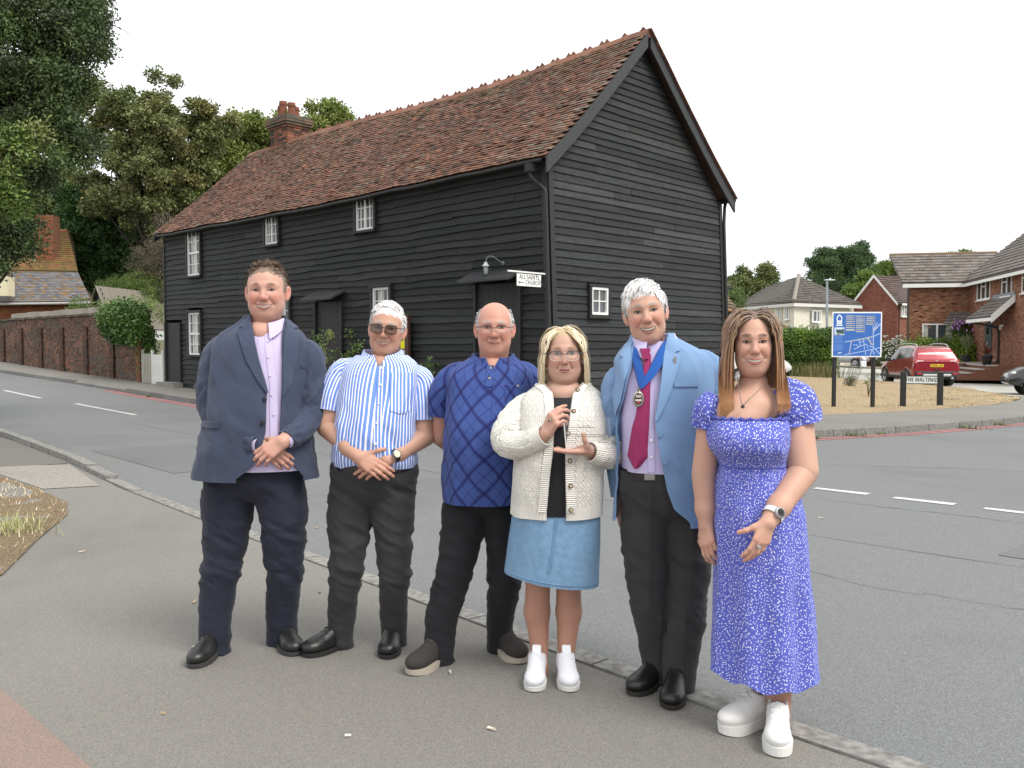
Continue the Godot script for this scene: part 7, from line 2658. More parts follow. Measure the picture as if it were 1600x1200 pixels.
# ---------------------------------------------------------------- heads
func head(m: MB, xf: Transform3D, cfg: Dictionary) -> void:
	var w: float = cfg.get("wide", 1.0)
	var jaw: float = cfg.get("jaw", 0.0)
	var fat: float = cfg.get("fat", 0.0)
	var f := Field.new(Vector3(-0.105,-0.21,-0.135), Vector3(0.105,0.13,0.135), 0.0042)
	f.ellip(Vector3(0,0.03,-0.022), Vector3(0.077 * w, 0.089,0.096), 0.02)
	f.ellip(Vector3(0,0.005,0.014), Vector3(0.067 * w, 0.098,0.078), 0.03)
	f.ellip(Vector3(0,-0.064,0.012), Vector3((0.057 + 0.011 * jaw) * w, 0.052,0.064), 0.035)
	f.capsule(Vector3(-0.012,-0.101,0.06), Vector3(0.012,-0.101,0.06), 0.0195,0.0195,0.03)
	if fat > 0.0:
		f.ellip(Vector3(0,-0.108,0.022), Vector3(0.052 * w, 0.03 + 0.012 * fat, 0.05), 0.03)
		for sg in [-1,1]:
			f.ellip(Vector3(0.04 * sg * w, -0.068,0.038), Vector3(0.027,0.034,0.03) * (0.85 + 0.2 * fat), 0.03)
	for sg in [-1,1]:
		f.capsule(Vector3(0.034 * sg * w, -0.03,0.06), Vector3(0.044 * sg * w, -0.022,0.05), 0.022 + 0.003 * cfg.get("smile", 0.0), 0.02,0.03)
		f.capsule(Vector3(0.012 * sg, 0.021,0.084), Vector3(0.046 * sg * w, 0.019,0.066), 0.0085,0.008,0.018)
	for sg in [-1,1]:
		f.ellip(Vector3(0.031 * sg * w, 0.001,0.1), Vector3(0.0195,0.0135,0.0225), 0.013, Basis(), true)
	var ns: float = cfg.get("nose", 1.0)
	f.capsule(Vector3(0,0.014,0.084), Vector3(0,-0.026,0.101), 0.0085,0.0105 * ns, 0.01)
	f.ellip(Vector3(0,-0.034,0.102), Vector3(0.0135,0.0115,0.0135) * ns, 0.008)
	for sg in [-1,1]:
		f.ellip(Vector3(0.0125 * sg * ns, -0.0375,0.093), Vector3(0.0085,0.0085,0.0105) * ns, 0.006)
	f.ellip(Vector3(0,-0.068,0.068), Vector3(0.034,0.026,0.022), 0.016)
	var sm: float = cfg.get("smile", 0.0)
	var mw: float = cfg.get("mouth", 0.0245) + 0.0105 * sm
	var op: float = cfg.get("open", 0.0)
	var my := -0.069
	var sq: float = cfg.get("squint", 0.4)
	var age: float = cfg.get("age", 0.5)
	for sg in [-1,1]:
		f.capsule(Vector3(0.02 * sg, -0.036,0.092), Vector3((mw + 0.006) * sg, -0.062,0.079), 0.0028,0.0022,0.009, true)
		f.capsule(Vector3((mw + 0.006) * sg, -0.062,0.079), Vector3((mw + 0.005) * sg, -0.062 - 0.02 * age, 0.075), 0.0022,0.001,0.009, true)
		f.capsule(Vector3(0.02 * sg * w, -0.0145,0.08), Vector3(0.04 * sg * w, -0.0135,0.07), 0.0038,0.0034,0.006)
	for k in int(age * 4.0):
		f.capsule(Vector3(-0.032,0.046 + 0.012 * k, 0.0905 - 0.004 * k), Vector3(0.032,0.048 + 0.012 * k, 0.0895 - 0.004 * k), 0.0015,0.0015,0.006, true)
	if cfg.get("ears", true):
		for sg in [-1,1]:
			var eb := Basis(Vector3.UP, -0.5 * sg) * Basis(Vector3.RIGHT, -0.15)
			f.ellip(Vector3(0.083 * sg * w, -0.012,-0.016), Vector3(0.009,0.033,0.019), 0.006, eb)
			f.ellip(Vector3(0.089 * sg * w, -0.006,-0.01), Vector3(0.006,0.017,0.009), 0.004, eb, true)
			f.ellip(Vector3(0.079 * sg * w, -0.04,-0.008), Vector3(0.008,0.012,0.01), 0.006)
	var nr: float = cfg.get("neck", 0.06)
	var nd: Vector3 = xf.basis.inverse() * (cfg.nape - xf.origin)
	f.capsule(Vector3(0,-0.06,-0.028), nd, nr * 0.96, nr * 1.05,0.03)
	var skin: Color = cfg.skin
	var hairc: Color = cfg.get("hair", Color(0.5,0.5,0.5))
	var line: float = cfg.get("hairline", 0.07)
	var bald: float = cfg.get("bald", 0.0)
	var stub: float = cfg.get("stubble", 0.0)
	var nz := fnl(int(cfg.get("seed", 1)), 60.0,2)
	var lipc: Color = cfg.get("lips", Color(0.42,0.17,0.15))
	f.mesh_into(m, skin, xf, func(p: Vector3, n: Vector3, c: Color):
		var g := nz.get_noise_3dv(p)
		var fl := 0.0
		for sg in [-1.0,1.0]:
			fl = maxf(fl, 1.0 - Vector2(p.x - 0.043 * sg * w, p.y + 0.035).length() / 0.034)
			fl = maxf(fl, 1.15 - p.distance_to(Vector3(0.086 * sg * w, -0.01,-0.014)) / 0.034)
		fl = maxf(fl, 1.1 - p.distance_to(Vector3(0,-0.033,0.105)) / 0.024)
		fl = clampf(fl, 0.0,1.0) * cfg.get("flush", 0.5) + 0.12 * g
		c = Color(c.r * (1.0 + 0.06 * fl), c.g * (1.0 - 0.3 * fl), c.b * (1.0 - 0.3 * fl))
		for sg in [-1.0,1.0]:
			var bx: float = (p.x * sg - 0.031 * w) / 0.019
			var by: float = (p.y - 0.0235 - 0.004 * (1.0 - bx * bx) + 0.002 * bx) / 0.0058
			if bx * bx + by * by < 1.0 and p.z > 0.04:
				c = c.lerp(cfg.get("brow", hairc), 0.85 - 0.3 * g)
		if stub > 0.0 and p.y < -0.045 and p.y > -0.125 and p.z > -0.02:
			c = c.lerp(hairc * Color(0.5,0.5,0.5), stub * clampf((-p.y - 0.045) / 0.02,0,1) * (0.7 + g))
		var top: float = line + 0.012 * g - 0.022 * pow(clampf(absf(p.x) / 0.07,0,1), 2.0) * cfg.get("temple", 1.0)
		var is_hair: bool = p.z < 0.055 and p.y > top and bald == 0.0 or p.y > top and p.z > 0.0 and bald == 0.0 or (p.z < -0.005 - (0.02 if p.y < -0.03 else 0.0) and p.y > -0.075 and absf(p.x) < 0.082 * w and (p.y < 0.075 or bald == 0.0))
		if is_hair or (absf(p.x) > 0.06 * w and absf(p.x) < 0.0795 * w and p.y > -0.012 and p.y < 0.07 and p.z < 0.03):
			c = c.lerp(hairc, 0.9)
		return c)
	for sg in [-1,1]:
		var ex: float = 0.031 * w * sg
		var hu := 0.0068 - 0.0032 * sq
		var hl := 0.0042 - 0.0014 * sq
		var up := func(x: float): return 0.0008 + hu * pow(maxf(0.0,1.0 - pow((x - ex) / 0.0146,2.0)), 0.65) + 0.0012 * (absf(x) - absf(ex)) / 0.0146
		var lo := func(x: float): return 0.0008 - hl * pow(maxf(0.0,1.0 - pow((x - ex) / 0.0146,2.0)), 0.8) + 0.0012 * (absf(x) - absf(ex)) / 0.0146
		face_band(m, f, xf, ex - 0.0144, ex + 0.0144,14, lo, up, 0.0012,0.0022, Color(0.5,0.46,0.43))
		var gz: float = cfg.get("gaze", 0.0)
		var ir := 0.0059
		face_band(m, f, xf, ex + gz - ir, ex + gz + ir, 10, func(x: float): return maxf(lo.call(x), 0.0012 - sqrt(maxf(0.0, ir * ir - pow(x - ex - gz, 2.0)))), func(x: float): return minf(up.call(x), 0.0012 + sqrt(maxf(0.0, ir * ir - pow(x - ex - gz, 2.0)))), 0.0032,0.0006, cfg.get("iris", Color(0.07,0.09,0.11)))
		var pr := 0.0026
		face_band(m, f, xf, ex + gz - pr, ex + gz + pr, 6, func(x: float): return maxf(lo.call(x), 0.0012 - sqrt(maxf(0.0, pr * pr - pow(x - ex - gz, 2.0)))), func(x: float): return minf(up.call(x), 0.0012 + sqrt(maxf(0.0, pr * pr - pow(x - ex - gz, 2.0)))), 0.0042,0.0, Color(0.006,0.006,0.006))
		var lash := []
		var low := []
		var fold := []
		for k in 13:
			var x: float = ex + (k - 6) / 6.0 * 0.0152
			lash.append(xf * Vector3(x, up.call(x) + 0.0005, f.front_z(x, up.call(x)) + 0.0034))
			low.append(xf * Vector3(x, lo.call(x) - 0.0004, f.front_z(x, lo.call(x)) + 0.002))
			fold.append(xf * Vector3(x, up.call(x) + 0.0036, f.front_z(x, up.call(x) + 0.0036) + 0.0012))
		var lc: Color = cfg.get("lash", Color(0.05,0.03,0.025))
		m.tube(lash, lash.map(func(_p): return 0.0011 + 0.0005 * cfg.get("lashes", 0.0)), 5, lc)
		m.tube(low, 0.0009,5, skin * Color(0.55,0.4,0.38))
		m.tube(fold, 0.0026,6, skin * Color(0.95,0.88,0.86))
	var edge := func(x: float): return my + 0.0075 * sm * pow(x / mw, 2.0) - 0.0012 * (1.0 - pow(absf(x) / mw, 2.0)) * (1.0 - sm)
	var opening := func(x: float): return edge.call(x) - op * pow(maxf(0.0,1.0 - pow(x / mw, 2.0)), 0.75)
	var full: float = cfg.get("lip", 1.0)
	face_band(m, f, xf, -mw * 0.98, mw * 0.98,16, edge, func(x: float): return edge.call(x) + 0.0062 * full * pow(maxf(0.0,1.0 - pow(x / mw, 2.0)), 0.6) - 0.0016 * exp(-pow(x / 0.004,2.0)), 0.0012,0.0022, lipc * Color(0.92,0.9,0.9))
	face_band(m, f, xf, -mw * 0.9, mw * 0.9,16, func(x: float): return opening.call(x) - 0.0085 * full * pow(maxf(0.0,1.0 - pow(x / mw / 0.92,2.0)), 0.7), opening, 0.0012,0.0032, lipc)
	if op > 0.0:
		face_band(m, f, xf, -mw * 0.97, mw * 0.97,18, opening, edge, 0.0008,0.0, Color(0.045,0.012,0.01))
		face_band(m, f, xf, -mw * 0.84, mw * 0.84,18, func(x: float): return lerpf(edge.call(x), opening.call(x), cfg.get("teeth", 0.8)), edge, 0.0016,0.0, cfg.get("tooth", Color(0.66,0.6,0.5)))
	else:
		var ln := []
		for k in 15:
			var x: float = (k - 7) / 7.0 * mw
			ln.append(xf * Vector3(x, edge.call(x), f.front_z(x, edge.call(x)) + 0.0016))
		m.tube(ln, 0.0011,5, Color(0.12,0.035,0.03))

func face_band(m: MB, f: Field, xf: Transform3D, x0: float, x1: float, n: int, lo, hi, off: float, bulge: float, col: Color) -> void:
	var pts := PackedVector3Array()
	var cc := PackedColorArray()
	for r in 5:
		for q in n + 1:
			var x := lerpf(x0, x1, float(q) / n)
			var a: float = lo.call(x)
			var b: float = maxf(hi.call(x), a)
			var y := lerpf(a, b, r / 4.0)
			pts.append(xf * Vector3(x, y, f.front_z(x, y) + off + bulge * sin(PI * r / 4.0) * sin(PI * clampf(float(q) / n, 0.02,0.98))))
			cc.append(col)
	m.grid(5, n + 1, pts, cc)

func strands(m: MB, xf: Transform3D, cfg: Dictionary) -> void:
	var r := RandomNumberGenerator.new()
	r.seed = cfg.get("seed", 5)
	var n: int = cfg.count
	var w: float = cfg.get("wide", 1.0)
	var c0 := Vector3(0,0.03,-0.02)
	var rad := Vector3(0.0795 * w, 0.0915,0.0985)
	var cols: Array = cfg.cols
	var done := 0
	var tries := 0
	while done < n and tries < n * 20:
		tries += 1
		var u := Vector3(r.randfn(), r.randfn(), r.randfn()).normalized()
		var root: Vector3 = c0 + u * rad
		if not cfg.where.call(root, u):
			continue
		done += 1
		var dir: Vector3 = cfg.flow.call(root, u, r)
		var L: float = cfg.length.call(root, u, r)
		var steps: int = cfg.get("steps", 5)
		var p := root
		var side := dir.cross(u).normalized()
		var wd: float = cfg.get("thick", 0.0022) * r.randf_range(0.7,1.3)
		var c: Color = cols[r.randi() % cols.size()]
		var k := r.randf_range(0.78,1.2)
		c = Color(c.r * k, c.g * k, c.b * k)
		var lift: float = cfg.get("lift", 0.004) * r.randf_range(0.2,1.6)
		var pts := [p]
		for s in steps:
			dir = (dir + Vector3(0,-1,0) * cfg.get("gravity", 0.25) + Vector3(r.randfn(), r.randfn(), r.randfn()) * cfg.get("messy", 0.06)).normalized()
			p += dir * L / steps
			var q := (p - c0) / rad
			var l := q.length()
			var need: float = 1.0 + lift / 0.085 * minf(1.0, (s + 1) * 0.6)
			if l < need and p.y > -0.03:
				p = c0 + q / l * need * rad
			elif p.y > cfg.get("hug", 9.0) and l > need * 1.05:
				p = c0 + q / l * need * 1.05 * rad
			if cfg.has("push"):
				p = cfg.push.call(p)
			pts.append(p)
		var a0 := -1
		var tipc := cfg.get("tip", c) as Color
		for s in pts.size():
			var dd: Vector3 = (pts[mini(s + 1, pts.size() - 1)] - pts[maxi(s - 1,0)]).normalized()
			var nn: Vector3 = (pts[s] - c0).normalized()
			if pts[s].y < -0.05:
				nn = Vector3(nn.x, 0, nn.z).normalized()
			var sd := dd.cross(nn).normalized()
			var f := wd * (1.0 - 0.85 * pow(float(s) / (pts.size() - 1), 2.0))
			var cs: Color = c.lerp(tipc * Color(k, k, k), float(s) / (pts.size() - 1)) if cfg.has("tip") else c
			nn = (nn - dd * nn.dot(dd)).normalized()
			var i0 := m.vert(xf * (pts[s] - sd * f), (xf.basis * (nn - sd * 0.3)).normalized(), Vector2.ZERO, cs)
			m.vert(xf * (pts[s] + sd * f), (xf.basis * (nn + sd * 0.3)).normalized(), Vector2.ZERO, cs)
			if s > 0:
				m.i.append_array(PackedInt32Array([a0, i0, a0 + 1, a0 + 1, i0, i0 + 1]))
			a0 = i0

func spectacles(parent: Node3D, xf: Transform3D, frame: Color, lens_mat: Material, opt := {}) -> void:
	var g := Node3D.new()
	g.name = "glasses"
	parent.add_child(g, true)
	g.transform = xf
	var w: float = opt.get("wide", 1.0)
	var hw: float = opt.get("hw", 0.026)
	var hh: float = opt.get("hh", 0.0175)
	var y0: float = opt.get("y", -0.003)
	var rim: float = opt.get("rim", 0.0016)
	for sg in [-1,1]:
		var c := Vector3(0.034 * sg * w, y0,0.112)
		var pth := []
		var lens := MB.new()
		for k in 25:
			var a := TAU * k / 24
			var e: float = 2.0 / opt.get("square", 3.2)
			var x := signf(cos(a)) * pow(absf(cos(a)), e) * hw
			var y: float = signf(sin(a)) * pow(absf(sin(a)), e) * hh - 0.0015 * cos(a) * sg * -1.0
			pth.append(c + Vector3(x, y, -absf(x + 0.034 * sg * w) * 0.12 + 0.004))
		var full := MB.new()
		
		full.tube(pth, pth.map(func(_p): return rim * opt.get("low_rim", 1.0)), 5, opt.get("low", frame), false)
		obj("rim", full, M.plain_gloss, g)
		if opt.has("low"):
			var br := MB.new()
			var top := pth.slice(1,12)
			br.tube(top, rim * 1.5,5, frame)
			obj("brow_bar", br, M.plain_gloss, g)
		for k in 24:
			lens.tri(c + Vector3(0,0,0), pth[k], pth[k + 1], Color.WHITE)
		obj("lens", lens, lens_mat, g)
		var tm := MB.new()
		tm.tube([c + Vector3(hw * sg, hh * 0.6,-0.004), Vector3(0.083 * sg * w, y0 + 0.012,0.075), Vector3(0.09 * sg * w, 0.008,0.0)], [rim * 1.3, rim * 1.4, rim * 1.1], 5, frame)
		obj("temple", tm, M.plain_gloss, g)
	var bd := MB.new()
	bd.tube([Vector3(-0.0095 * w, y0 + 0.006,0.115), Vector3(0, y0 + 0.009,0.118), Vector3(0.0095 * w, y0 + 0.006,0.115)], [rim, rim * 1.2, rim], 5, frame)
	obj("bridge", bd, M.plain_gloss, g)

func head_xf(at: Vector3, yaw: float, pitch: float, roll: float, size := 1.0) -> Transform3D:
	return Transform3D((Basis(Vector3.UP, yaw) * Basis(Vector3.RIGHT, pitch) * Basis(Vector3.BACK, roll)).scaled(Vector3.ONE * size), at)

func core_body(m: MB, joints: Array, col: Color) -> void:
	var lo := Vector3(9,9,9)
	var hi := Vector3(-9,-9,-9)
	for j in joints:
		for q in [0,1]:
			lo = lo.min(j[q] - Vector3.ONE * (j[2] + 0.03))
			hi = hi.max(j[q] + Vector3.ONE * (j[2] + 0.03))
	var f := Field.new(lo, hi, 0.02)
	for j in joints:
		f.capsule(j[0] - Vector3(0,0.025,0), j[1] - Vector3(0,0.025,0), j[2] * 0.72, j[3] * 0.72,0.04)
	f.mesh_into(m, col)

func button(parent: Node3D, at: Vector3, r: float, col: Color, called := "button") -> void:
	var b := MB.new()
	b.lathe([[0.0,0.0], [r, 0.0], [r, 0.0025], [r * 0.8,0.004], [r * 0.3,0.0028], [0.0,0.0028]], 12, col, at, Basis(Vector3.RIGHT, PI / 2))
	obj(called, b, M.plain_gloss, parent)

func mirror_x(v: Vector3) -> Vector3:
	return Vector3(-v.x, v.y, v.z)

# ---------------------------------------------------------------- the people
func people_materials() -> void:
	M.leather = mat(Color(1,1,1), 0.32, {bump = noise_tex(81,0.08,0,1), scale = 9.0, bump_cm = 0.12})
	M.plain_gloss = mat(Color(1,1,1), 0.3)
	M.skin = mat(Color(1,1,1), 0.5, {sss = 0.12, spec = 0.4, tex = noise_tex(82,0.05,0.9,1.0), scale = 14.0})
	M.hair = mat(Color(1,1,1), 0.45, {spec = 0.5})
	M.wool = mat(Color(1,1,1), 0.92, {tex = noise_tex(83,0.16,0.8,1.0,256,2), scale = 11.0, bump = noise_tex(84,0.2,0,1,256,2), bump_cm = 0.06, sheen = 0.25})
	M.twill = mat(Color(1,1,1), 0.85, {tex = noise_tex(85,0.15,0.78,1.0,256,2), scale = 9.0, sheen = 0.15})
	M.mesh_cloth = mat(Color(1,1,1), 0.95, {tex = noise_tex(86,0.2,0.6,1.0,256,2), scale = 16.0})
	M.suede = mat(Color(1,1,1), 0.75)
	var im := Image.create(64,4, false, Image.FORMAT_RGB8)
	for x in 64:
		var c := Color(0.42,0.56,0.83)
		if x > 20 and x < 42:
			c = Color(0.93,0.93,0.97)
		if x in [19,20,42,43]:
			c = Color(0.66,0.66,0.86)
		for y in 4:
			im.set_pixel(x, y, c)
	M.stripes = cloth_print(im, Vector2(1 / 0.0145,1.0))
	im = Image.create(256,256, false, Image.FORMAT_RGB8)
	for y in 256:
		for x in 256:
			var u := fposmod((x + y) / 256.0,1.0)
			var v := fposmod((x - y) / 256.0,1.0)
			var k := 1.0
			for q in [u, v]:
				if absf(q - 0.5) < 0.09:
					k *= 0.72
				if absf(q - 0.5) < 0.02 or absf(fposmod(q, 0.5) - 0.02) < 0.014:
					k *= 0.5
			im.set_pixel(x, y, Color(0.2 * k, 0.29 * k, 0.53 * (0.45 + 0.55 * k)))
	M.plaid = cloth_print(im, Vector2(1 / 0.098,1 / 0.15))
	im = Image.create(512,512, false, Image.FORMAT_RGB8)
	im.fill(Color(0.33,0.37,0.72))
	var r := RandomNumberGenerator.new()
	r.seed = 31
	for k in 1150:
		var p := Vector2((k % 34) * 15.06 + r.randf() * 13.0, (k / 34) * 15.06 + r.randf() * 13.0)
		var a := r.randf() * TAU
		var bend := r.randf_range(-0.25,0.25)
		for q in r.randi_range(2,6):
			a += bend
			p += Vector2(cos(a), sin(a)) * 1.6
			for w in range(-2,3):
				for z in range(-2,3):
					if w * w + z * z < 4:
						im.set_pixel(posmod(int(p.x) + w, 512), posmod(int(p.y) + z, 512), Color(0.92,0.92,0.97))
	M.floral = cloth_print(im, Vector2(1 / 0.3,1 / 0.34))
	im = Image.create(128,128, false, Image.FORMAT_RGB8)
	for y in 128:
		for x in 128:
			var u := x / 128.0
			var v := y / 128.0
			var g := 0.25
			if u < 0.6:
				var t := u / 0.6
				var s1 := 0.5 + 0.28 * sin(TAU * v)
				var s2 := 0.5 - 0.28 * sin(TAU * v)
				g = maxf(g, 1.0 - pow(absf(t - s1) / 0.24,2.0))
				g = maxf(g, (1.0 - pow(absf(t - s2) / 0.24,2.0)) * (0.75 + 0.25 * signf(cos(TAU * v))))
			else:
				var t2 := fposmod((u - 0.6) / 0.2,1.0)
				g = 0.15 + 0.5 * sin(PI * t2)
			im.set_pixel(x, y, Color(g, g, g))
	var knit := ImageTexture.create_from_image(im)
	M.cable = mat(Color(0.8,0.785,0.72), 0.95, {vc = true, sheen = 0.2})
	M.cable.heightmap_enabled = true
	M.cable.heightmap_texture = knit
	M.cable.heightmap_scale = 0.75
	M.cable.uv1_scale = V3(1 / 0.031,1 / 0.042,1)
	im = Image.create(8,8, false, Image.FORMAT_RGB8)
	for y in 8:
		for x in 8:
			var g := 0.5 + 0.5 * sin(TAU * x / 8.0)
			im.set_pixel(x, y, Color(g, g, g))
	M.ribbing = mat(Color(0.8,0.785,0.72), 0.95, {})
	M.ribbing.heightmap_enabled = true
	M.ribbing.heightmap_texture = ImageTexture.create_from_image(im)
	M.ribbing.heightmap_scale = 0.35
	M.ribbing.uv1_scale = V3(1 / 0.009,1,1)
	M.fine = mat(Color(1,1,1), 0.85, {sheen = 0.1})
	M.band = mat(Color(0.8,0.785,0.72), 0.95)
	M.band.heightmap_enabled = true
	M.band.heightmap_texture = rib_rows(im)
	M.band.heightmap_scale = 0.35
	M.band.uv1_scale = V3(1,1 / 0.009,1)
	M.denim = mat(Color(0.2,0.35,0.53), 0.9, {tex = noise_tex(87,0.03,0.86,1.0,256,4), scale = 3.0, bump = noise_tex(88,0.12,0,1), bump_cm = 0.1})

func rib_rows(im: Image) -> ImageTexture:
	var o := Image.create(8,8, false, Image.FORMAT_RGB8)
	for y in 8:
		for x in 8:
			o.set_pixel(x, y, im.get_pixel(y, x))
	return ImageTexture.create_from_image(o)

func cloth_print(im: Image, sc: Vector2) -> StandardMaterial3D:
	var m := StandardMaterial3D.new()
	m.albedo_texture = ImageTexture.create_from_image(im)
	m.uv1_scale = V3(sc.x, sc.y, 1)
	m.roughness = 0.9
	m.vertex_color_use_as_albedo = true
	m.rim_enabled = true
	m.rim = 0.15
	return m

func person(label: String, at: Vector3) -> Node3D:
	return thing("person", label, "person", at, 0.0, "people standing together on the pavement")

func flat(p: Vector3) -> Vector3:
	return V3(p.x, 0, p.z)

func rows_of(pairs: Array) -> Array:
	var out := []
	for p in pairs:
		out.append([(p[0].y + p[1].y) / 2, p[0].x, p[1].x])
	return out

func open_neck(x: float, y: float, half: float, low: float) -> Array:
	return [[V3(x - half, y, 0), V3(x + half, y, 0)], [V3(x - 0.0005, low, 0), V3(x + 0.0005, low, 0)], [V3(x - 0.0105,0.5,0), V3(x - 0.01,0.5,0)]]

func chest(body: MB, c: Vector3, skin: Color) -> void:
	var f := Field.new(c - V3(0.13,0.11,0.12), c + V3(0.13,0.1,0.12), 0.008)
	f.ellip(c, V3(0.075,0.07,0.085), 0.02)
	f.mesh_into(body, skin)

func loft_of(keys: Array, fold := 0.0, sd := 1, fold_y := 9.0) -> Loft:
	var l := Loft.new()
	l.keys = keys
	l.fold = fold
	l.fold_y = fold_y
	if fold > 0.0:
		l.noise = fnl(sd, 1.0,2)
	return l

func shrunk(keys: Array, d: float) -> Array:
	var out := []
	for k in keys:
		out.append([k[0], k[1], k[2], k[3] - d, k[4] - d, k[5] - d, k[6]])
	return out

func trousers(p: Node3D, hips: Array, legs: Array, col: Color, material: Material, crease := 0.0, sd := 1, fold := 0.008) -> void:
	var lo := V3(9,9,9)
	var hi := V3(-9,-9,-9)
	for g in legs:
		for q in g[0]:
			lo = lo.min(q - V3(0.16,0.03,0.16))
			hi = hi.max(q + V3(0.16,0.0,0.19))
	hi.y = hips[-1][0] + 0.02
	var f := Field.new(lo, hi, 0.0095)
	for k in range(2, hips.size()):
		var h: Array = hips[k]
		f.ellip(V3(h[1], h[0], h[2] + (h[4] - h[5]) / 2), V3(h[3], 0.1, (h[4] + h[5]) / 2), 0.05)
	var hem := 9.0
	for g in legs:
		var path := smooth_path(g[0], 3)
		var rr := smooth_path(g[1].map(func(q): return Vector2(q, q)), 3)
		hem = minf(hem, g[0][-1].y)
		for k in path.size() - 1:
			f.capsule(path[k], path[k + 1], rr[k].x * 0.97, rr[k + 1].x * 0.97,0.022 if k < 5 else 0.003)
	f.floor_at(hem - 0.012)
	var nf := fnl(sd, 1.0,2)
	var m := MB.new()
	f.mesh_into(m, col, Transform3D(), null, func(v: Vector3):
		var g: Array = legs[0] if absf(v.x - legs[0][0][2].x) < absf(v.x - legs[1][0][2].x) else legs[1]
		var near := 9.0
		for q in [2,3,5]:
			near = minf(near, absf(v.y - g[0][q].y + (0.06 if q == 5 else 0.0)) - (0.02 if q == 5 else 0.0))
		near = minf(near, absf(v.y - hips[2][0]))
		var k := 0.5 + 1.5 * clampf(1.0 - near / 0.11,0,1)
		var a := (nf.get_noise_3d(v.x * 5.0 + v.y * 3.0, v.y * 13.0 + v.x * 6.0, v.z * 4.0) + pow(1.0 - absf(nf.get_noise_3d(v.x * 4.0 + 60.0, v.y * 7.0 + v.x * 5.0, v.z * 3.0)), 7.0) * 0.7) * fold * k
		var b := nf.get_noise_3d(v.x * 4.0 + 30.0, v.y * 3.0, v.z * 4.0) * fold
		var ax := V3(g[0][2].x, 0, g[0][2].z) if v.y > g[0][3].y else V3(g[0][4].x, 0, g[0][4].z)
		var r := V3(v.x - ax.x, 0, v.z - ax.z).normalized()
		return v + r * (a + b + crease * exp(-pow((v.x - ax.x) / 0.006,2.0)) * (1.0 if v.z > ax.z else 0.0)))
	obj("trousers", m, material, p)

func collar(p: Node3D, l: Loft, c: Vector3, r: float, h: float, col: Color, material: Material, spread := 0.055, drop := 0.07) -> void:
	var m := MB.new()
	var pts := PackedVector3Array()
	var uvs := PackedVector2Array()
	var n := 40
	for row in 4:
		for q in n + 1:
			var a := 0.4 + (TAU - 0.8) * q / n
			var f := pow(maxf(0.0, cos(a)), 1.5)
			var rr: float = r + [0.002,0.0,0.008,0.022 + 0.02 * f][row]
			var y: float = [-0.012, h, h + 0.002,-0.006 - drop * pow(f, 2.0)][row]
			pts.append(c + V3(sin(a) * rr * (1.0 + 0.2 * f * (row / 3.0)), y - 0.018 * f - (0.012 * f if row > 0 else 0.0), cos(a) * (rr + (0.012 * f if row == 3 else 0.0))))
			uvs.append(Vector2(a * r, y))
	m.grid(4, n + 1, pts, PackedColorArray(range(4 * (n + 1)).map(func(_k): return col)), uvs)
	obj("collar", m, material, p)

func make_people() -> void:
	people_materials()
	man_in_navy()
	man_in_stripes()
	man_in_plaid()
	woman_in_cardigan()
	man_in_blazer()
	woman_in_dress()
	passer_by()

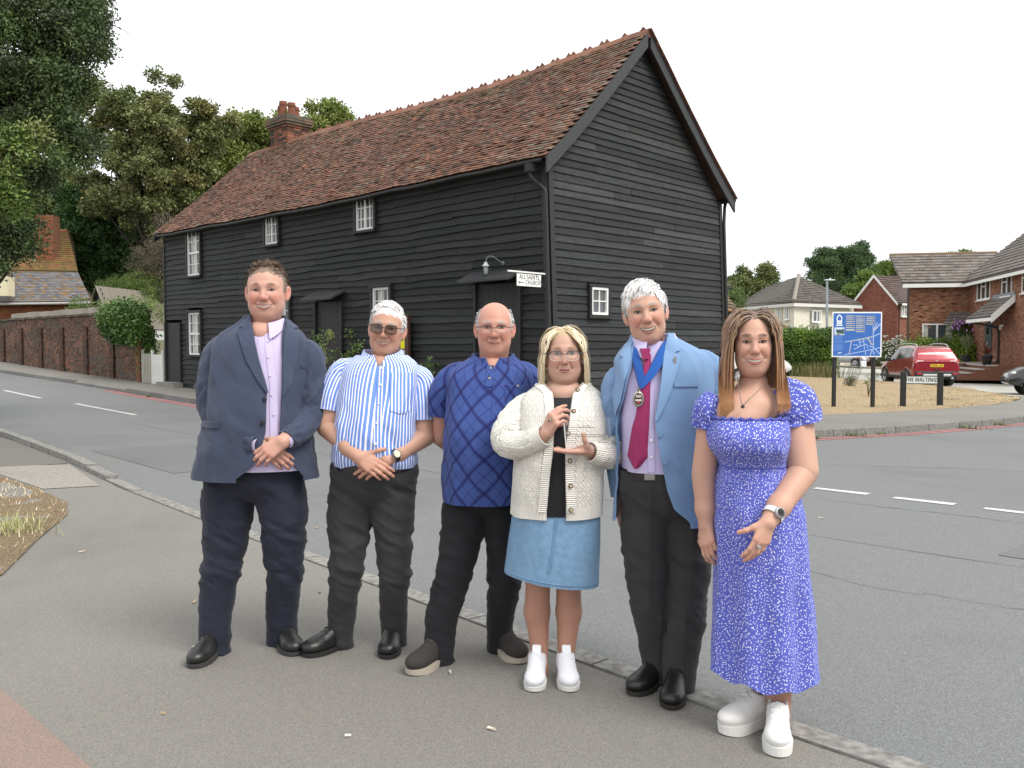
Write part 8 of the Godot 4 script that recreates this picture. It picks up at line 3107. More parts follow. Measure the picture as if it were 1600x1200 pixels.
func man_in_navy() -> void:
	var p := person("tall man in navy suit jacket and lilac shirt, hands clasped", V3(-1.235,0.024,-4.2))
	var skin := Color(0.6,0.345,0.27)
	var navy := Color(0.048,0.066,0.115)
	var body := MB.new()
	core_body(body, [[V3(0.031,1.573,-0.03), V3(-0.005,0.99,0), 0.06,0.13], [V3(0.03,1.486,-0.03), V3(-0.163,1.455,-0.03), 0.07,0.05], [V3(0.03,1.486,-0.03), V3(0.228,1.436,-0.03), 0.07,0.05], [V3(-0.163,1.455,-0.03), V3(-0.179,1.148,0.03), 0.045,0.04], [V3(-0.179,1.148,0.03), V3(0.033,1.035,0.18), 0.04,0.028], [V3(0.228,1.436,-0.03), V3(0.258,1.164,0.03), 0.045,0.04], [V3(0.258,1.164,0.03), V3(0.203,1.056,0.18), 0.04,0.028], [V3(-0.068,0.928,0), V3(-0.175,0.4,0.02), 0.09,0.055], [V3(-0.175,0.4,0.02), V3(-0.207,-0.049,0), 0.05,0.035], [V3(0.072,0.928,0), V3(0.136,0.4,0.02), 0.09,0.055], [V3(0.131,0.395,0), V3(0.081,-0.056,-0.11), 0.05,0.03]], skin)
	var xf := head_xf(V3(0.056,1.751,-0.005), 0.1,0.05,0.02,1.06)
	var hc := Color(0.14,0.09,0.06)
	head(body, xf, {skin = skin, wide = 1.1, jaw = 1.0, fat = 0.9, smile = 1.0, open = 0.0095, age = 0.3, nose = 1.12, neck = 0.066, nape = V3(0.033,1.517,-0.03), hair = Color(0.2,0.15,0.115), hairline = 0.078, flush = 0.85, squint = 0.75, brow = Color(0.2,0.12,0.08), seed = 3, lips = Color(0.46,0.2,0.17)})
	hand(body, V3(0.191,1.049,0.225), V3(0.22,1.075,0.13), V3(0.09,0.981,0.245) - V3(0.191,1.049,0.225), V3(-0.15,0.25,1), 1.0, [[0.25,0.45,0.35], [0.25,0.5,0.35], [0.25,0.5,0.4], [0.3,0.5,0.4]], skin, {size = 1.06})
	hand(body, V3(0.078,1.031,0.19), V3(-0.011,1.048,0.13), V3(0.189,0.949,0.2) - V3(0.078,1.031,0.19), V3(0.1,0.3,1), -1.0, [[0.3,0.4,0.35], [0.3,0.4,0.35], [0.3,0.4,0.3], [0.3,0.4,0.3]], skin, {size = 1.04})
	var hr := MB.new()
	strands(hr, xf, {count = 3600, wide = 1.1, seed = 4, cols = [hc, Color(0.22,0.15,0.1), Color(0.3,0.23,0.18), Color(0.16,0.11,0.08)], steps = 4, thick = 0.0017, lift = 0.008, gravity = 0.0, messy = 0.22,
		where = func(o: Vector3, u: Vector3): return o.y > 0.066 + 0.012 * absf(o.x) / 0.07 - clampf(-o.z, 0,0.05) * 2.2 and u.z < 0.62,
		flow = func(o: Vector3, u: Vector3, r): return (u * (0.55 if o.y > 0.1 else 0.2) + V3(r.randfn() * 0.4,0.2 if o.y > 0.1 else -0.5,0.35 + r.randfn() * 0.3)).normalized(),
		length = func(o: Vector3, u: Vector3, r): return (0.024 if o.y > 0.095 and u.z > -0.1 else 0.014) * r.randf_range(0.6,1.25)})
	strands(hr, xf, {count = 1500, wide = 1.1, seed = 14, cols = [Color(0.24,0.2,0.17), Color(0.32,0.28,0.25), Color(0.18,0.13,0.1)], steps = 3, thick = 0.0014, lift = 0.003, gravity = 0.3, messy = 0.1,
		where = func(o: Vector3, u: Vector3): return o.y > -0.03 and o.y < 0.085 and (u.z < 0.28 and absf(u.x) > 0.5 or u.z < -0.2),
		flow = func(o: Vector3, u: Vector3, r): return V3(0,-1,-0.5) + u * 0.3, length = func(o: Vector3, u: Vector3, r): return 0.013})
	obj("hair", hr, M.hair, p)
	var keys := [[0.855,0.0,0.02,0.312,0.205,0.17,2.2], [1.0,0.005,0.02,0.275,0.205,0.165,2.3], [1.18,0.015,0.015,0.238,0.192,0.15,2.4], [1.33,0.022,0.01,0.232,0.168,0.145,2.4], [1.44,0.026,0.0,0.23,0.148,0.14,2.4], [1.5,0.028,-0.006,0.224,0.13,0.132,2.3], [1.545,0.03,-0.014,0.198,0.11,0.118,2.2], [1.58,0.034,-0.02,0.15,0.095,0.1,2.0], [1.61,0.038,-0.024,0.11,0.085,0.086,2.0], [1.635,0.04,-0.025,0.09,0.08,0.078,2.0]]
	var sl := loft_of(shrunk(keys, 0.024), 0.005,8,1.15)
	var sh := MB.new()
	var lilac := Color(0.53,0.47,0.68)
	sl.shell(sh, 0.9,1.595,40,48,0.004, lilac, open_neck(0.038,1.6,0.034,1.53))
	chest(body, V3(0.038,1.545,0.0), skin)
	sl.patch(sh, rows_of([[V3(0.065,1.546,0.08), V3(0.098,1.546,0.08)], [V3(0.108,1.308,0.16), V3(0.141,1.308,0.16)], [V3(0.116,1.042,0.19), V3(0.149,1.042,0.19)]]), 0.004, lilac, 3,8)
	var so := obj("shirt", sh, M.fine, p)
	collar(so, sl, V3(0.04,1.588,-0.018), 0.086,0.03, lilac, so.material_override, 0.06,0.05)
	for py in [533,558,587,617,648]:
		var q := V3(0.123,1.309,0.19)
		q.y = 1.486 - (py - 540) / 323.8 * 0.955
		button(so, sl.front(lerpf(V3(0.085,1.516,0.1).x, V3(0.13,1.16,0.18).x, clampf((py - 530) / 120.0,0,1)), q.y, 0.007), 0.0055, Color(0.75,0.72,0.8))
	var jl := loft_of(keys, 0.015,9,1.12)
	var gap := [[V3(-0.01,1.613,0.06), V3(0.145,1.613,0.06)], [V3(0.054,1.426,0.14), V3(0.167,1.426,0.14)], [V3(0.105,1.273,0.18), V3(0.17,1.273,0.18)], [V3(0.102,1.088,0.2), V3(0.164,1.088,0.2)], [V3(0.08,0.999,0.2), V3(0.187,0.999,0.2)], [V3(0.041,0.925,0.2), V3(0.224,0.925,0.2)], [V3(-0.034,0.873,0.19), V3(0.263,0.873,0.19)]]
	var jk := MB.new()
	jl.shell(jk, 0.855,1.632,48,64,0.009, navy, gap)
	for sd in [[V3(-0.175,1.477,-0.02), V3(-0.208,1.301,0), V3(-0.185,1.155,0.04), V3(-0.062,1.066,0.13), V3(0.067,1.032,0.205)], [V3(0.243,1.458,-0.02), V3(0.268,1.288,0), V3(0.266,1.161,0.04), V3(0.238,1.09,0.13), V3(0.2,1.05,0.205)]]:
		limb(jk, sd, [0.073,0.073,0.068,0.058,0.046], navy, {arm = true, mid = 0.03, fold = 0.009, seed = 5, bends = [[0.5,0.3,1.0], [0.9,0.15,0.5]], sub = 9, seg = 30})
	var jo := obj("jacket", jk, M.wool, p)
	var lp := MB.new()
	jl.patch(lp, rows_of([[V3(-0.04,1.611,0.05), V3(-0.01,1.611,0.05)], [V3(-0.047,1.577,0.08), V3(0.008,1.577,0.08)], [V3(-0.029,1.571,0.08), V3(0.011,1.571,0.08)], [V3(-0.05,1.546,0.1), V3(0.019,1.546,0.1)], [V3(-0.003,1.426,0.14), V3(0.056,1.426,0.14)], [V3(0.061,1.323,0.17), V3(0.091,1.323,0.17)], [V3(0.102,1.267,0.18), V3(0.107,1.267,0.18)]]), 0.009, tone(navy, 1.12), 5,5)
	obj("lapel", lp, M.wool, jo)
	lp = MB.new()
	jl.patch(lp, rows_of([[V3(0.139,1.611,0.05), V3(0.167,1.611,0.05)], [V3(0.153,1.574,0.08), V3(0.201,1.574,0.08)], [V3(0.153,1.568,0.08), V3(0.18,1.568,0.08)], [V3(0.158,1.537,0.1), V3(0.212,1.537,0.1)], [V3(0.164,1.426,0.14), V3(0.218,1.426,0.14)], [V3(0.167,1.308,0.17), V3(0.194,1.308,0.17)], [V3(0.167,1.255,0.18), V3(0.172,1.255,0.18)]]), 0.009, tone(navy, 1.12), 5,5)
	obj("lapel", lp, M.wool, jo)
	var pk := MB.new()
	jl.patch(pk, rows_of([[V3(0.232,1.394,0.14), V3(0.287,1.399,0.12)], [V3(0.232,1.379,0.14), V3(0.287,1.384,0.12)]]), 0.006, tone(navy, 0.9), 3,2)
	obj("pocket", pk, M.wool, jo)
	pk = MB.new()
	jl.patch(pk, rows_of([[V3(-0.227,1.144,0.06), V3(-0.109,1.126,0.13)], [V3(-0.227,1.114,0.06), V3(-0.11,1.096,0.13)]]), 0.008, tone(navy, 0.92), 4,2)
	obj("pocket", pk, M.wool, jo)
	button(jo, jl.front(V3(0.095,1.238,0.19).x, V3(0.095,1.238,0.19).y, 0.008), 0.011, Color(0.012,0.013,0.02))
	button(jo, jl.front(V3(0.088,1.132,0.2).x, V3(0.088,1.132,0.2).y, 0.008), 0.011, Color(0.012,0.013,0.02))
	for c in [[V3(0.053,1.031,0.198), V3(0.078,1.03,0.212)], [V3(0.204,1.052,0.198), V3(0.193,1.048,0.212)]]:
		var cf := MB.new()
		cf.tube([c[0], c[1]], [0.038,0.036], 16, lilac, false)
		obj("cuff", cf, so.material_override, so)
	trousers(p, [[0.71,0.0,0.0,0.05,0.06,0.06,2.0], [0.76,0.0,0.0,0.13,0.115,0.12,2.2], [0.83,0.0,0.0,0.2,0.155,0.16,2.4], [0.9,0.0,0.0,0.23,0.165,0.165,2.4], [1.02,0.0,0.0,0.215,0.16,0.15,2.3]], [[[V3(-0.112,0.912,0), V3(-0.136,0.758,0.01), V3(-0.147,0.588,0.02), V3(-0.174,0.403,0.03), V3(-0.202,0.214,0.03), V3(-0.205,0.025,0.03)], [0.11,0.122,0.11,0.09,0.079,0.077]], [[V3(0.096,0.912,0), V3(0.119,0.758,0.01), V3(0.129,0.588,0.02), V3(0.127,0.395,0), V3(0.097,0.187,-0.06), V3(0.084,0.006,-0.1)], [0.11,0.122,0.11,0.09,0.079,0.077]]], Color(0.0145,0.0195,0.037), M.twill, 0.0,21)
	shoe(p, under(V3(-0.205,0.025,0.03), -0.12), -0.12, Color(0.017,0.017,0.018), Color(0.05,0.05,0.05), {length = 0.31, laces = Color(0.012,0.012,0.012), welt = 0.1})
	shoe(p, under(V3(0.084,0.006,-0.1), 0.55), 0.55, Color(0.017,0.017,0.018), Color(0.05,0.05,0.05), {length = 0.31, laces = Color(0.012,0.012,0.012), welt = 0.1})
	obj("body", body, M.skin, p)

func man_in_stripes() -> void:
	var p := person("white-haired man in tinted glasses and blue striped short-sleeved shirt", V3(-0.655,0.024,-4.2))
	var skin := Color(0.56,0.325,0.235)
	var body := MB.new()
	core_body(body, [[V3(0.033,1.424,-0.03), V3(-0.003,0.928,0), 0.06,0.12], [V3(0.026,1.377,-0.03), V3(-0.154,1.362,-0.03), 0.06,0.045], [V3(0.026,1.377,-0.03), V3(0.194,1.337,-0.03), 0.06,0.045], [V3(-0.075,0.866,0), V3(-0.15,0.369,0.02), 0.085,0.05], [V3(-0.154,0.363,0), V3(-0.191,-0.064,-0.06), 0.045,0.03], [V3(0.065,0.866,0), V3(0.089,0.369,0.02), 0.085,0.05], [V3(0.087,0.363,0), V3(0.062,-0.075,-0.09), 0.045,0.03]], skin)
	var xf := head_xf(V3(0.053,1.569,-0.005), 0.0,0.02,-0.11,1.0)
	var hc := Color(0.72,0.71,0.69)
	head(body, xf, {skin = skin, wide = 1.0, jaw = 0.5, fat = 0.5, smile = 0.8, open = 0.007, teeth = 0.6, age = 0.8, nose = 1.1, neck = 0.064, nape = V3(0.034,1.392,-0.045), hair = hc, hairline = 0.068, flush = 0.5, squint = 0.6, brow = Color(0.45,0.4,0.36), seed = 6, lips = Color(0.42,0.2,0.17)})
	hand(body, V3(-0.054,0.975,0.2), V3(-0.234,1.093,0.03), V3(0.068,0.906,0.235) - V3(-0.054,0.975,0.2), V3(0.1,0.3,1), -1.0, [[0.2,0.35,0.3], [0.2,0.35,0.3], [0.25,0.35,0.3], [0.3,0.4,0.3]], skin, {size = 1.04, arm = [0.031,0.047], thumb = V3(0.9,0.35,0.25), spread = 0.02})
	hand(body, V3(0.078,0.957,0.175), V3(0.236,1.049,0.03), V3(-0.07,0.887,0.185) - V3(0.078,0.957,0.175), V3(-0.1,0.3,1), 1.0, [[0.2,0.35,0.3], [0.2,0.35,0.3], [0.25,0.35,0.3], [0.3,0.4,0.3]], skin, {size = 1.04, arm = [0.031,0.047]})
	for a in [[V3(-0.193,1.27,0), V3(-0.234,1.093,0.03)], [V3(0.222,1.223,0), V3(0.236,1.049,0.03)]]:
		var f := Field.new(a[0].min(a[1]) - Vector3.ONE * 0.07, a[0].max(a[1]) + Vector3.ONE * 0.07,0.007)
		f.capsule(a[0], a[1], 0.05,0.0485,0.01)
		f.mesh_into(body, skin)
	var hr := MB.new()
	strands(hr, xf, {count = 2600, seed = 7, cols = [Color(0.78,0.78,0.77), Color(0.84,0.84,0.83), Color(0.7,0.69,0.67)], steps = 5, thick = 0.0024, lift = 0.007, hug = -0.04, gravity = 0.02, messy = 0.05,
		where = func(o: Vector3, u: Vector3): return (o.y > 0.062 + 0.018 * absf(u.x) and u.z < 0.7) or (o.y > -0.045 and (u.z < 0.3 and absf(u.x) > 0.55 or u.z < -0.1)),
		flow = func(o: Vector3, u: Vector3, r): return V3(-0.7,0.1,-0.25) + u * 0.35 if o.y > 0.07 and u.z > -0.2 else V3(0,-0.9,-0.5) + u * 0.2,
		length = func(o: Vector3, u: Vector3, r): return (0.055 if o.y > 0.07 else 0.03) * r.randf_range(0.7,1.2)})
	obj("hair", hr, M.hair, p)
	var tint := glass(Color(0.12,0.035,0.035), 0.72)
	spectacles(p, xf, Color(0.012,0.01,0.01), tint, {hw = 0.0285, hh = 0.0215, square = 3.4, y = -0.006, low = Color(0.05,0.02,0.02), low_rim = 0.6})
	var keys := [[0.905,-0.01,0.0,0.198,0.165,0.14,2.3], [0.95,-0.009,0.005,0.203,0.187,0.14,2.3], [1.03,-0.006,0.01,0.2,0.195,0.14,2.3], [1.15,0.005,0.01,0.193,0.185,0.14,2.3], [1.27,0.014,0.0,0.196,0.155,0.138,2.4], [1.35,0.02,-0.006,0.195,0.135,0.13,2.3], [1.4,0.024,-0.012,0.175,0.113,0.115,2.2], [1.435,0.027,-0.016,0.13,0.095,0.1,2.0], [1.46,0.03,-0.02,0.095,0.082,0.083,2.0], [1.48,0.032,-0.02,0.08,0.074,0.073,2.0]]
	var l := loft_of(keys, 0.013,12,1.0)
	var m := MB.new()
	var wh := Color(1,1,1)
	l.shell(m, 0.905,1.44,44,64,0.004, wh, open_neck(0.03,1.45,0.034,1.375))
	chest(body, V3(0.03,1.39,0.0), skin)
	for sd in [[V3(-0.158,1.374,-0.02), V3(-0.199,1.27,0), V3(-0.218,1.172,0.015)], [V3(0.205,1.34,-0.02), V3(0.225,1.233,0), V3(0.229,1.125,0.015)]]:
		limb(m, sd, [0.064,0.067,0.064], wh, {arm = true, mid = 0.02, fold = 0.006, seed = 6, bends = [[0.3,0.3,0.6]], sub = 10, seg = 30})
	var so := obj("shirt", m, M.stripes, p)
	var pl := MB.new()
	l.patch(pl, rows_of([[V3(0.025,1.39,0.1), V3(0.058,1.39,0.1)], [V3(0.025,1.189,0.17), V3(0.058,1.189,0.17)], [V3(0.01,0.964,0.18), V3(0.043,0.964,0.18)]]), 0.004, wh, 3,8)
	l.patch(pl, rows_of([[V3(0.082,1.366,0.12), V3(0.178,1.353,0.1)], [V3(0.087,1.189,0.17), V3(0.177,1.182,0.15)], [V3(0.126,1.171,0.17), V3(0.148,1.171,0.16)]]), 0.004, wh, 6,5)
	obj("placket", pl, M.stripes, so)
	collar(so, l, V3(0.031,1.437,-0.014), 0.085,0.028, wh, M.stripes, 0.06,0.06)
	for py in [575,601,630,660,692]:
		var q := V3(0.046,1.381,0.12).lerp(V3(0.027,1.036,0.19), (py - 575) / 117.0)
		button(so, l.front(q.x, q.y, 0.007), 0.0058, Color(0.8,0.8,0.82))
	var bt := MB.new()
	var bl := loft_of([[0.895,-0.01,0.0,0.203,0.172,0.146,2.3], [0.93,-0.01,0.0,0.203,0.172,0.146,2.3]])
	bl.shell(bt, 0.895,0.928,2,48,0.004, Color(0.012,0.012,0.012))
	obj("belt", bt, M.leather, p)
	trousers(p, [[0.68,0.0,0.0,0.05,0.05,0.06,2.0], [0.73,-0.003,0.0,0.12,0.105,0.115,2.2], [0.8,-0.005,0.0,0.18,0.14,0.15,2.4], [0.87,-0.01,0.0,0.207,0.162,0.155,2.4], [0.915,-0.01,0.0,0.2,0.166,0.142,2.3]], [[[V3(-0.103,0.881,0), V3(-0.124,0.727,0.01), V3(-0.13,0.572,0.02), V3(-0.151,0.371,0.03), V3(-0.181,0.183,-0.02), V3(-0.192,-0.009,-0.05)], [0.095,0.108,0.098,0.078,0.07,0.062]], [[V3(0.062,0.881,0), V3(0.075,0.727,0.01), V3(0.084,0.588,0.02), V3(0.088,0.371,0.03), V3(0.071,0.177,-0.04), V3(0.064,-0.02,-0.08)], [0.095,0.106,0.096,0.076,0.068,0.062]]], Color(0.035,0.035,0.037), M.twill, 0.004,31)
	shoe(p, under(V3(-0.185,-0.009,-0.05), -0.75), -0.75, Color(0.014,0.014,0.015), Color(0.02,0.02,0.02), {length = 0.29, laces = Color(0.012,0.012,0.012), welt = 0.08})
	shoe(p, under(V3(0.064,-0.02,-0.08), 0.0), 0.0, Color(0.014,0.014,0.015), Color(0.02,0.02,0.02), {length = 0.29, laces = Color(0.012,0.012,0.012), welt = 0.08})
	watch(p, V3(0.084,0.964,0.18), V3(0.236,1.049,0.03), 0.034, Color(0.015,0.015,0.015), Color(0.62,0.6,0.45), Color(0.5,0.5,0.52))
	obj("body", body, M.skin, p)

func watch(p: Node3D, at: Vector3, up_arm: Vector3, r: float, strap: Color, dial: Color, rim: Color) -> void:
	var d := (up_arm - at).normalized()
	var w := Node3D.new()
	w.name = "watch"
	p.add_child(w, true)
	var c := at + d * 0.025
	var s := MB.new()
	s.tube([c - d * 0.011, c + d * 0.011], [r + 0.004, r + 0.005], 22, strap, false)
	obj("strap", s, M.leather, w)
	var n := (V3(0,0,1) - d * d.z).normalized()
	var b := Basis(d, n, d.cross(n))
	var k := MB.new()
	k.lathe([[0.021,0.0], [0.021,0.006], [0.019,0.009], [0.016,0.009]], 20, rim, c + n * (r + 0.002), b)
	obj("case", k, M.metal, w)
	var f := MB.new()
	f.lathe([[0.017,0.0085], [0.0,0.0087]], 20, dial, c + n * (r + 0.002), b)
	obj("dial", f, M.plain_gloss, w)

func man_in_plaid() -> void:
	var p := person("bald bespectacled man in blue plaid polo shirt and black trousers", V3(-0.106,0.024,-4.1))
	var skin := Color(0.58,0.31,0.235)
	var body := MB.new()
	core_body(body, [[V3(0.021,1.425,-0.03), V3(-0.031,0.88,0), 0.06,0.13], [V3(0.014,1.371,-0.03), V3(-0.174,1.352,-0.03), 0.06,0.045], [V3(0.014,1.371,-0.03), V3(0.172,1.352,-0.03), 0.06,0.045], [V3(-0.092,0.819,0), V3(-0.198,0.395,0.02), 0.085,0.05], [V3(-0.184,0.385,0.04), V3(-0.237,-0.044,0.04), 0.045,0.03], [V3(0.045,0.819,0), V3(0.069,0.39,0), 0.085,0.05], [V3(0.069,0.385,-0.02), V3(0.046,-0.059,-0.11), 0.045,0.03]], skin)
	var xf := head_xf(V3(0.024,1.57,-0.005), 0.0,0.03,0.0,0.985)
	var hc := Color(0.6,0.59,0.57)
	head(body, xf, {skin = skin, wide = 1.08, jaw = 0.9, fat = 0.5, smile = 0.0, age = 1.0, mouth = 0.03, lip = 0.6, nose = 1.2, neck = 0.068, nape = V3(0.018,1.389,-0.02), hair = hc, hairline = 0.2, bald = 1.0, flush = 0.7, squint = 0.8, brow = Color(0.42,0.37,0.33), seed = 9, lips = Color(0.42,0.19,0.16)})
	hand(body, V3(-0.142,0.94,-0.2), V3(-0.235,1.047,-0.09), V3(0.9,-0.4,-0.1), V3(0,0,-1), 1.0, [[0.4,0.5,0.4], [0.4,0.5,0.4], [0.4,0.5,0.4], [0.4,0.5,0.4]], skin, {arm = [0.032,0.047], cell = 0.006})
	hand(body, V3(0.106,0.94,-0.2), V3(0.205,1.021,-0.1), V3(-0.9,-0.4,-0.1), V3(0,0,-1), -1.0, [[0.4,0.5,0.4], [0.4,0.5,0.4], [0.4,0.5,0.4], [0.4,0.5,0.4]], skin, {arm = [0.032,0.047], cell = 0.006})
	for a in [[V3(-0.214,1.243,-0.03), V3(-0.235,1.047,-0.09)], [V3(0.203,1.227,-0.04), V3(0.205,1.021,-0.1)]]:
		var f := Field.new(a[0].min(a[1]) - Vector3.ONE * 0.07, a[0].max(a[1]) + Vector3.ONE * 0.07,0.007)
		f.capsule(a[0], a[1], 0.049,0.0475,0.01)
		f.mesh_into(body, skin)
	var hr := MB.new()
	strands(hr, xf, {count = 1500, wide = 1.08, seed = 10, cols = [hc, Color(0.7,0.69,0.67), Color(0.48,0.46,0.44)], steps = 4, thick = 0.0018, lift = 0.006, gravity = 0.1, messy = 0.06,
		where = func(o: Vector3, u: Vector3): return o.y > -0.05 and o.y < 0.088 and (u.z < 0.18 and absf(u.x) > 0.6 or u.z < -0.35),
		flow = func(o: Vector3, u: Vector3, r): return V3(0,-0.8,-0.7) + u * 0.15, length = func(o: Vector3, u: Vector3, r): return 0.028})
	obj("hair", hr, M.hair, p)
	spectacles(p, xf, Color(0.05,0.015,0.015), glass(Color(0.8,0.75,0.75), 0.06), {hw = 0.0275, hh = 0.0175, square = 3.4, wide = 1.02, y = -0.008, low = Color(0.25,0.22,0.25), low_rim = 0.55})
	var keys := [[0.765,-0.02,0.03,0.198,0.2,0.15,2.3], [0.93,-0.02,0.03,0.2,0.215,0.15,2.3], [1.1,-0.01,0.03,0.2,0.21,0.15,2.3], [1.24,0.0,0.01,0.2,0.172,0.142,2.4], [1.33,0.004,0.0,0.198,0.145,0.132,2.3], [1.375,0.008,-0.006,0.178,0.12,0.118,2.2], [1.41,0.012,-0.01,0.135,0.1,0.103,2.0], [1.44,0.016,-0.014,0.1,0.088,0.088,2.0], [1.462,0.018,-0.015,0.086,0.08,0.077,2.0]]
	var l := loft_of(keys, 0.013,14,0.95)
	l.drape = [[7.0,0.004,1.0,0.5,3.0]]
	var m := MB.new()
	l.shell(m, 0.765,1.43,48,64,0.004, Color.WHITE, open_neck(0.015,1.435,0.036,1.365))
	chest(body, V3(0.015,1.375,0.0), skin)
	for sd in [[V3(-0.171,1.359,-0.03), V3(-0.217,1.267,-0.03), V3(-0.231,1.156,-0.045)], [V3(0.172,1.359,-0.03), V3(0.203,1.258,-0.03), V3(0.21,1.144,-0.05)]]:
		limb(m, sd, [0.064,0.068,0.066], Color.WHITE, {arm = true, mid = 0.01, fold = 0.006, seed = 16, sub = 10, seg = 30})
	var so := obj("polo_shirt", m, M.plaid, p)
	var pl := MB.new()
	l.patch(pl, rows_of([[V3(-0.009,1.395,0.1), V3(0.023,1.395,0.1)], [V3(-0.014,1.3,0.15), V3(0.018,1.3,0.15)]]), 0.005, Color.WHITE, 3,6)
	l.patch(pl, rows_of([[V3(0.073,1.305,0.14), V3(0.164,1.31,0.11)], [V3(0.077,1.197,0.17), V3(0.164,1.2,0.14)]]), 0.004, Color.WHITE, 6,4)
	obj("placket", pl, M.plaid, so)
	collar(so, l, V3(0.018,1.422,-0.01), 0.09,0.026, Color(0.8,0.8,0.8), M.plaid, 0.06,0.06)
	for q in [V3(0.009,1.384,0.13), V3(0.004,1.338,0.15), V3(0.126,1.303,0.14)]:
		button(so, l.front(q.x, q.y, 0.009), 0.0055, Color(0.4,0.38,0.3))
	trousers(p, [[0.67,-0.01,0.0,0.05,0.05,0.06,2.0], [0.72,-0.01,0.0,0.12,0.105,0.115,2.2], [0.78,-0.01,0.0,0.17,0.14,0.15,2.4], [0.86,-0.02,0.0,0.185,0.16,0.14,2.4], [0.95,-0.02,0.0,0.18,0.15,0.135,2.3]], [[[V3(-0.089,0.835,0), V3(-0.107,0.714,0.01), V3(-0.13,0.581,0.03), V3(-0.178,0.373,0.05), V3(-0.226,0.19,0.05), V3(-0.236,0.006,0.05)], [0.09,0.106,0.1,0.084,0.076,0.073]], [[V3(0.042,0.835,0), V3(0.06,0.714,0.01), V3(0.069,0.577,0.01), V3(0.069,0.359,0), V3(0.05,0.17,-0.06), V3(0.046,-0.01,-0.1)], [0.09,0.1,0.095,0.078,0.07,0.065]]], Color(0.011,0.011,0.012), M.twill, 0.0,41)
	var g := {length = 0.3, laces = Color(0.06,0.055,0.05), mat = M.mesh_cloth, sole = 0.03, welt = 0.14, toe = 0.04}
	shoe(p, under(V3(-0.236,0.006,0.05), -0.55), -0.55, Color(0.06,0.053,0.05), Color(0.44,0.39,0.32), g)
	shoe(p, under(V3(0.049,-0.01,-0.1), 0.5), 0.5, Color(0.06,0.053,0.05), Color(0.44,0.39,0.32), g)
	obj("body", body, M.skin, p)

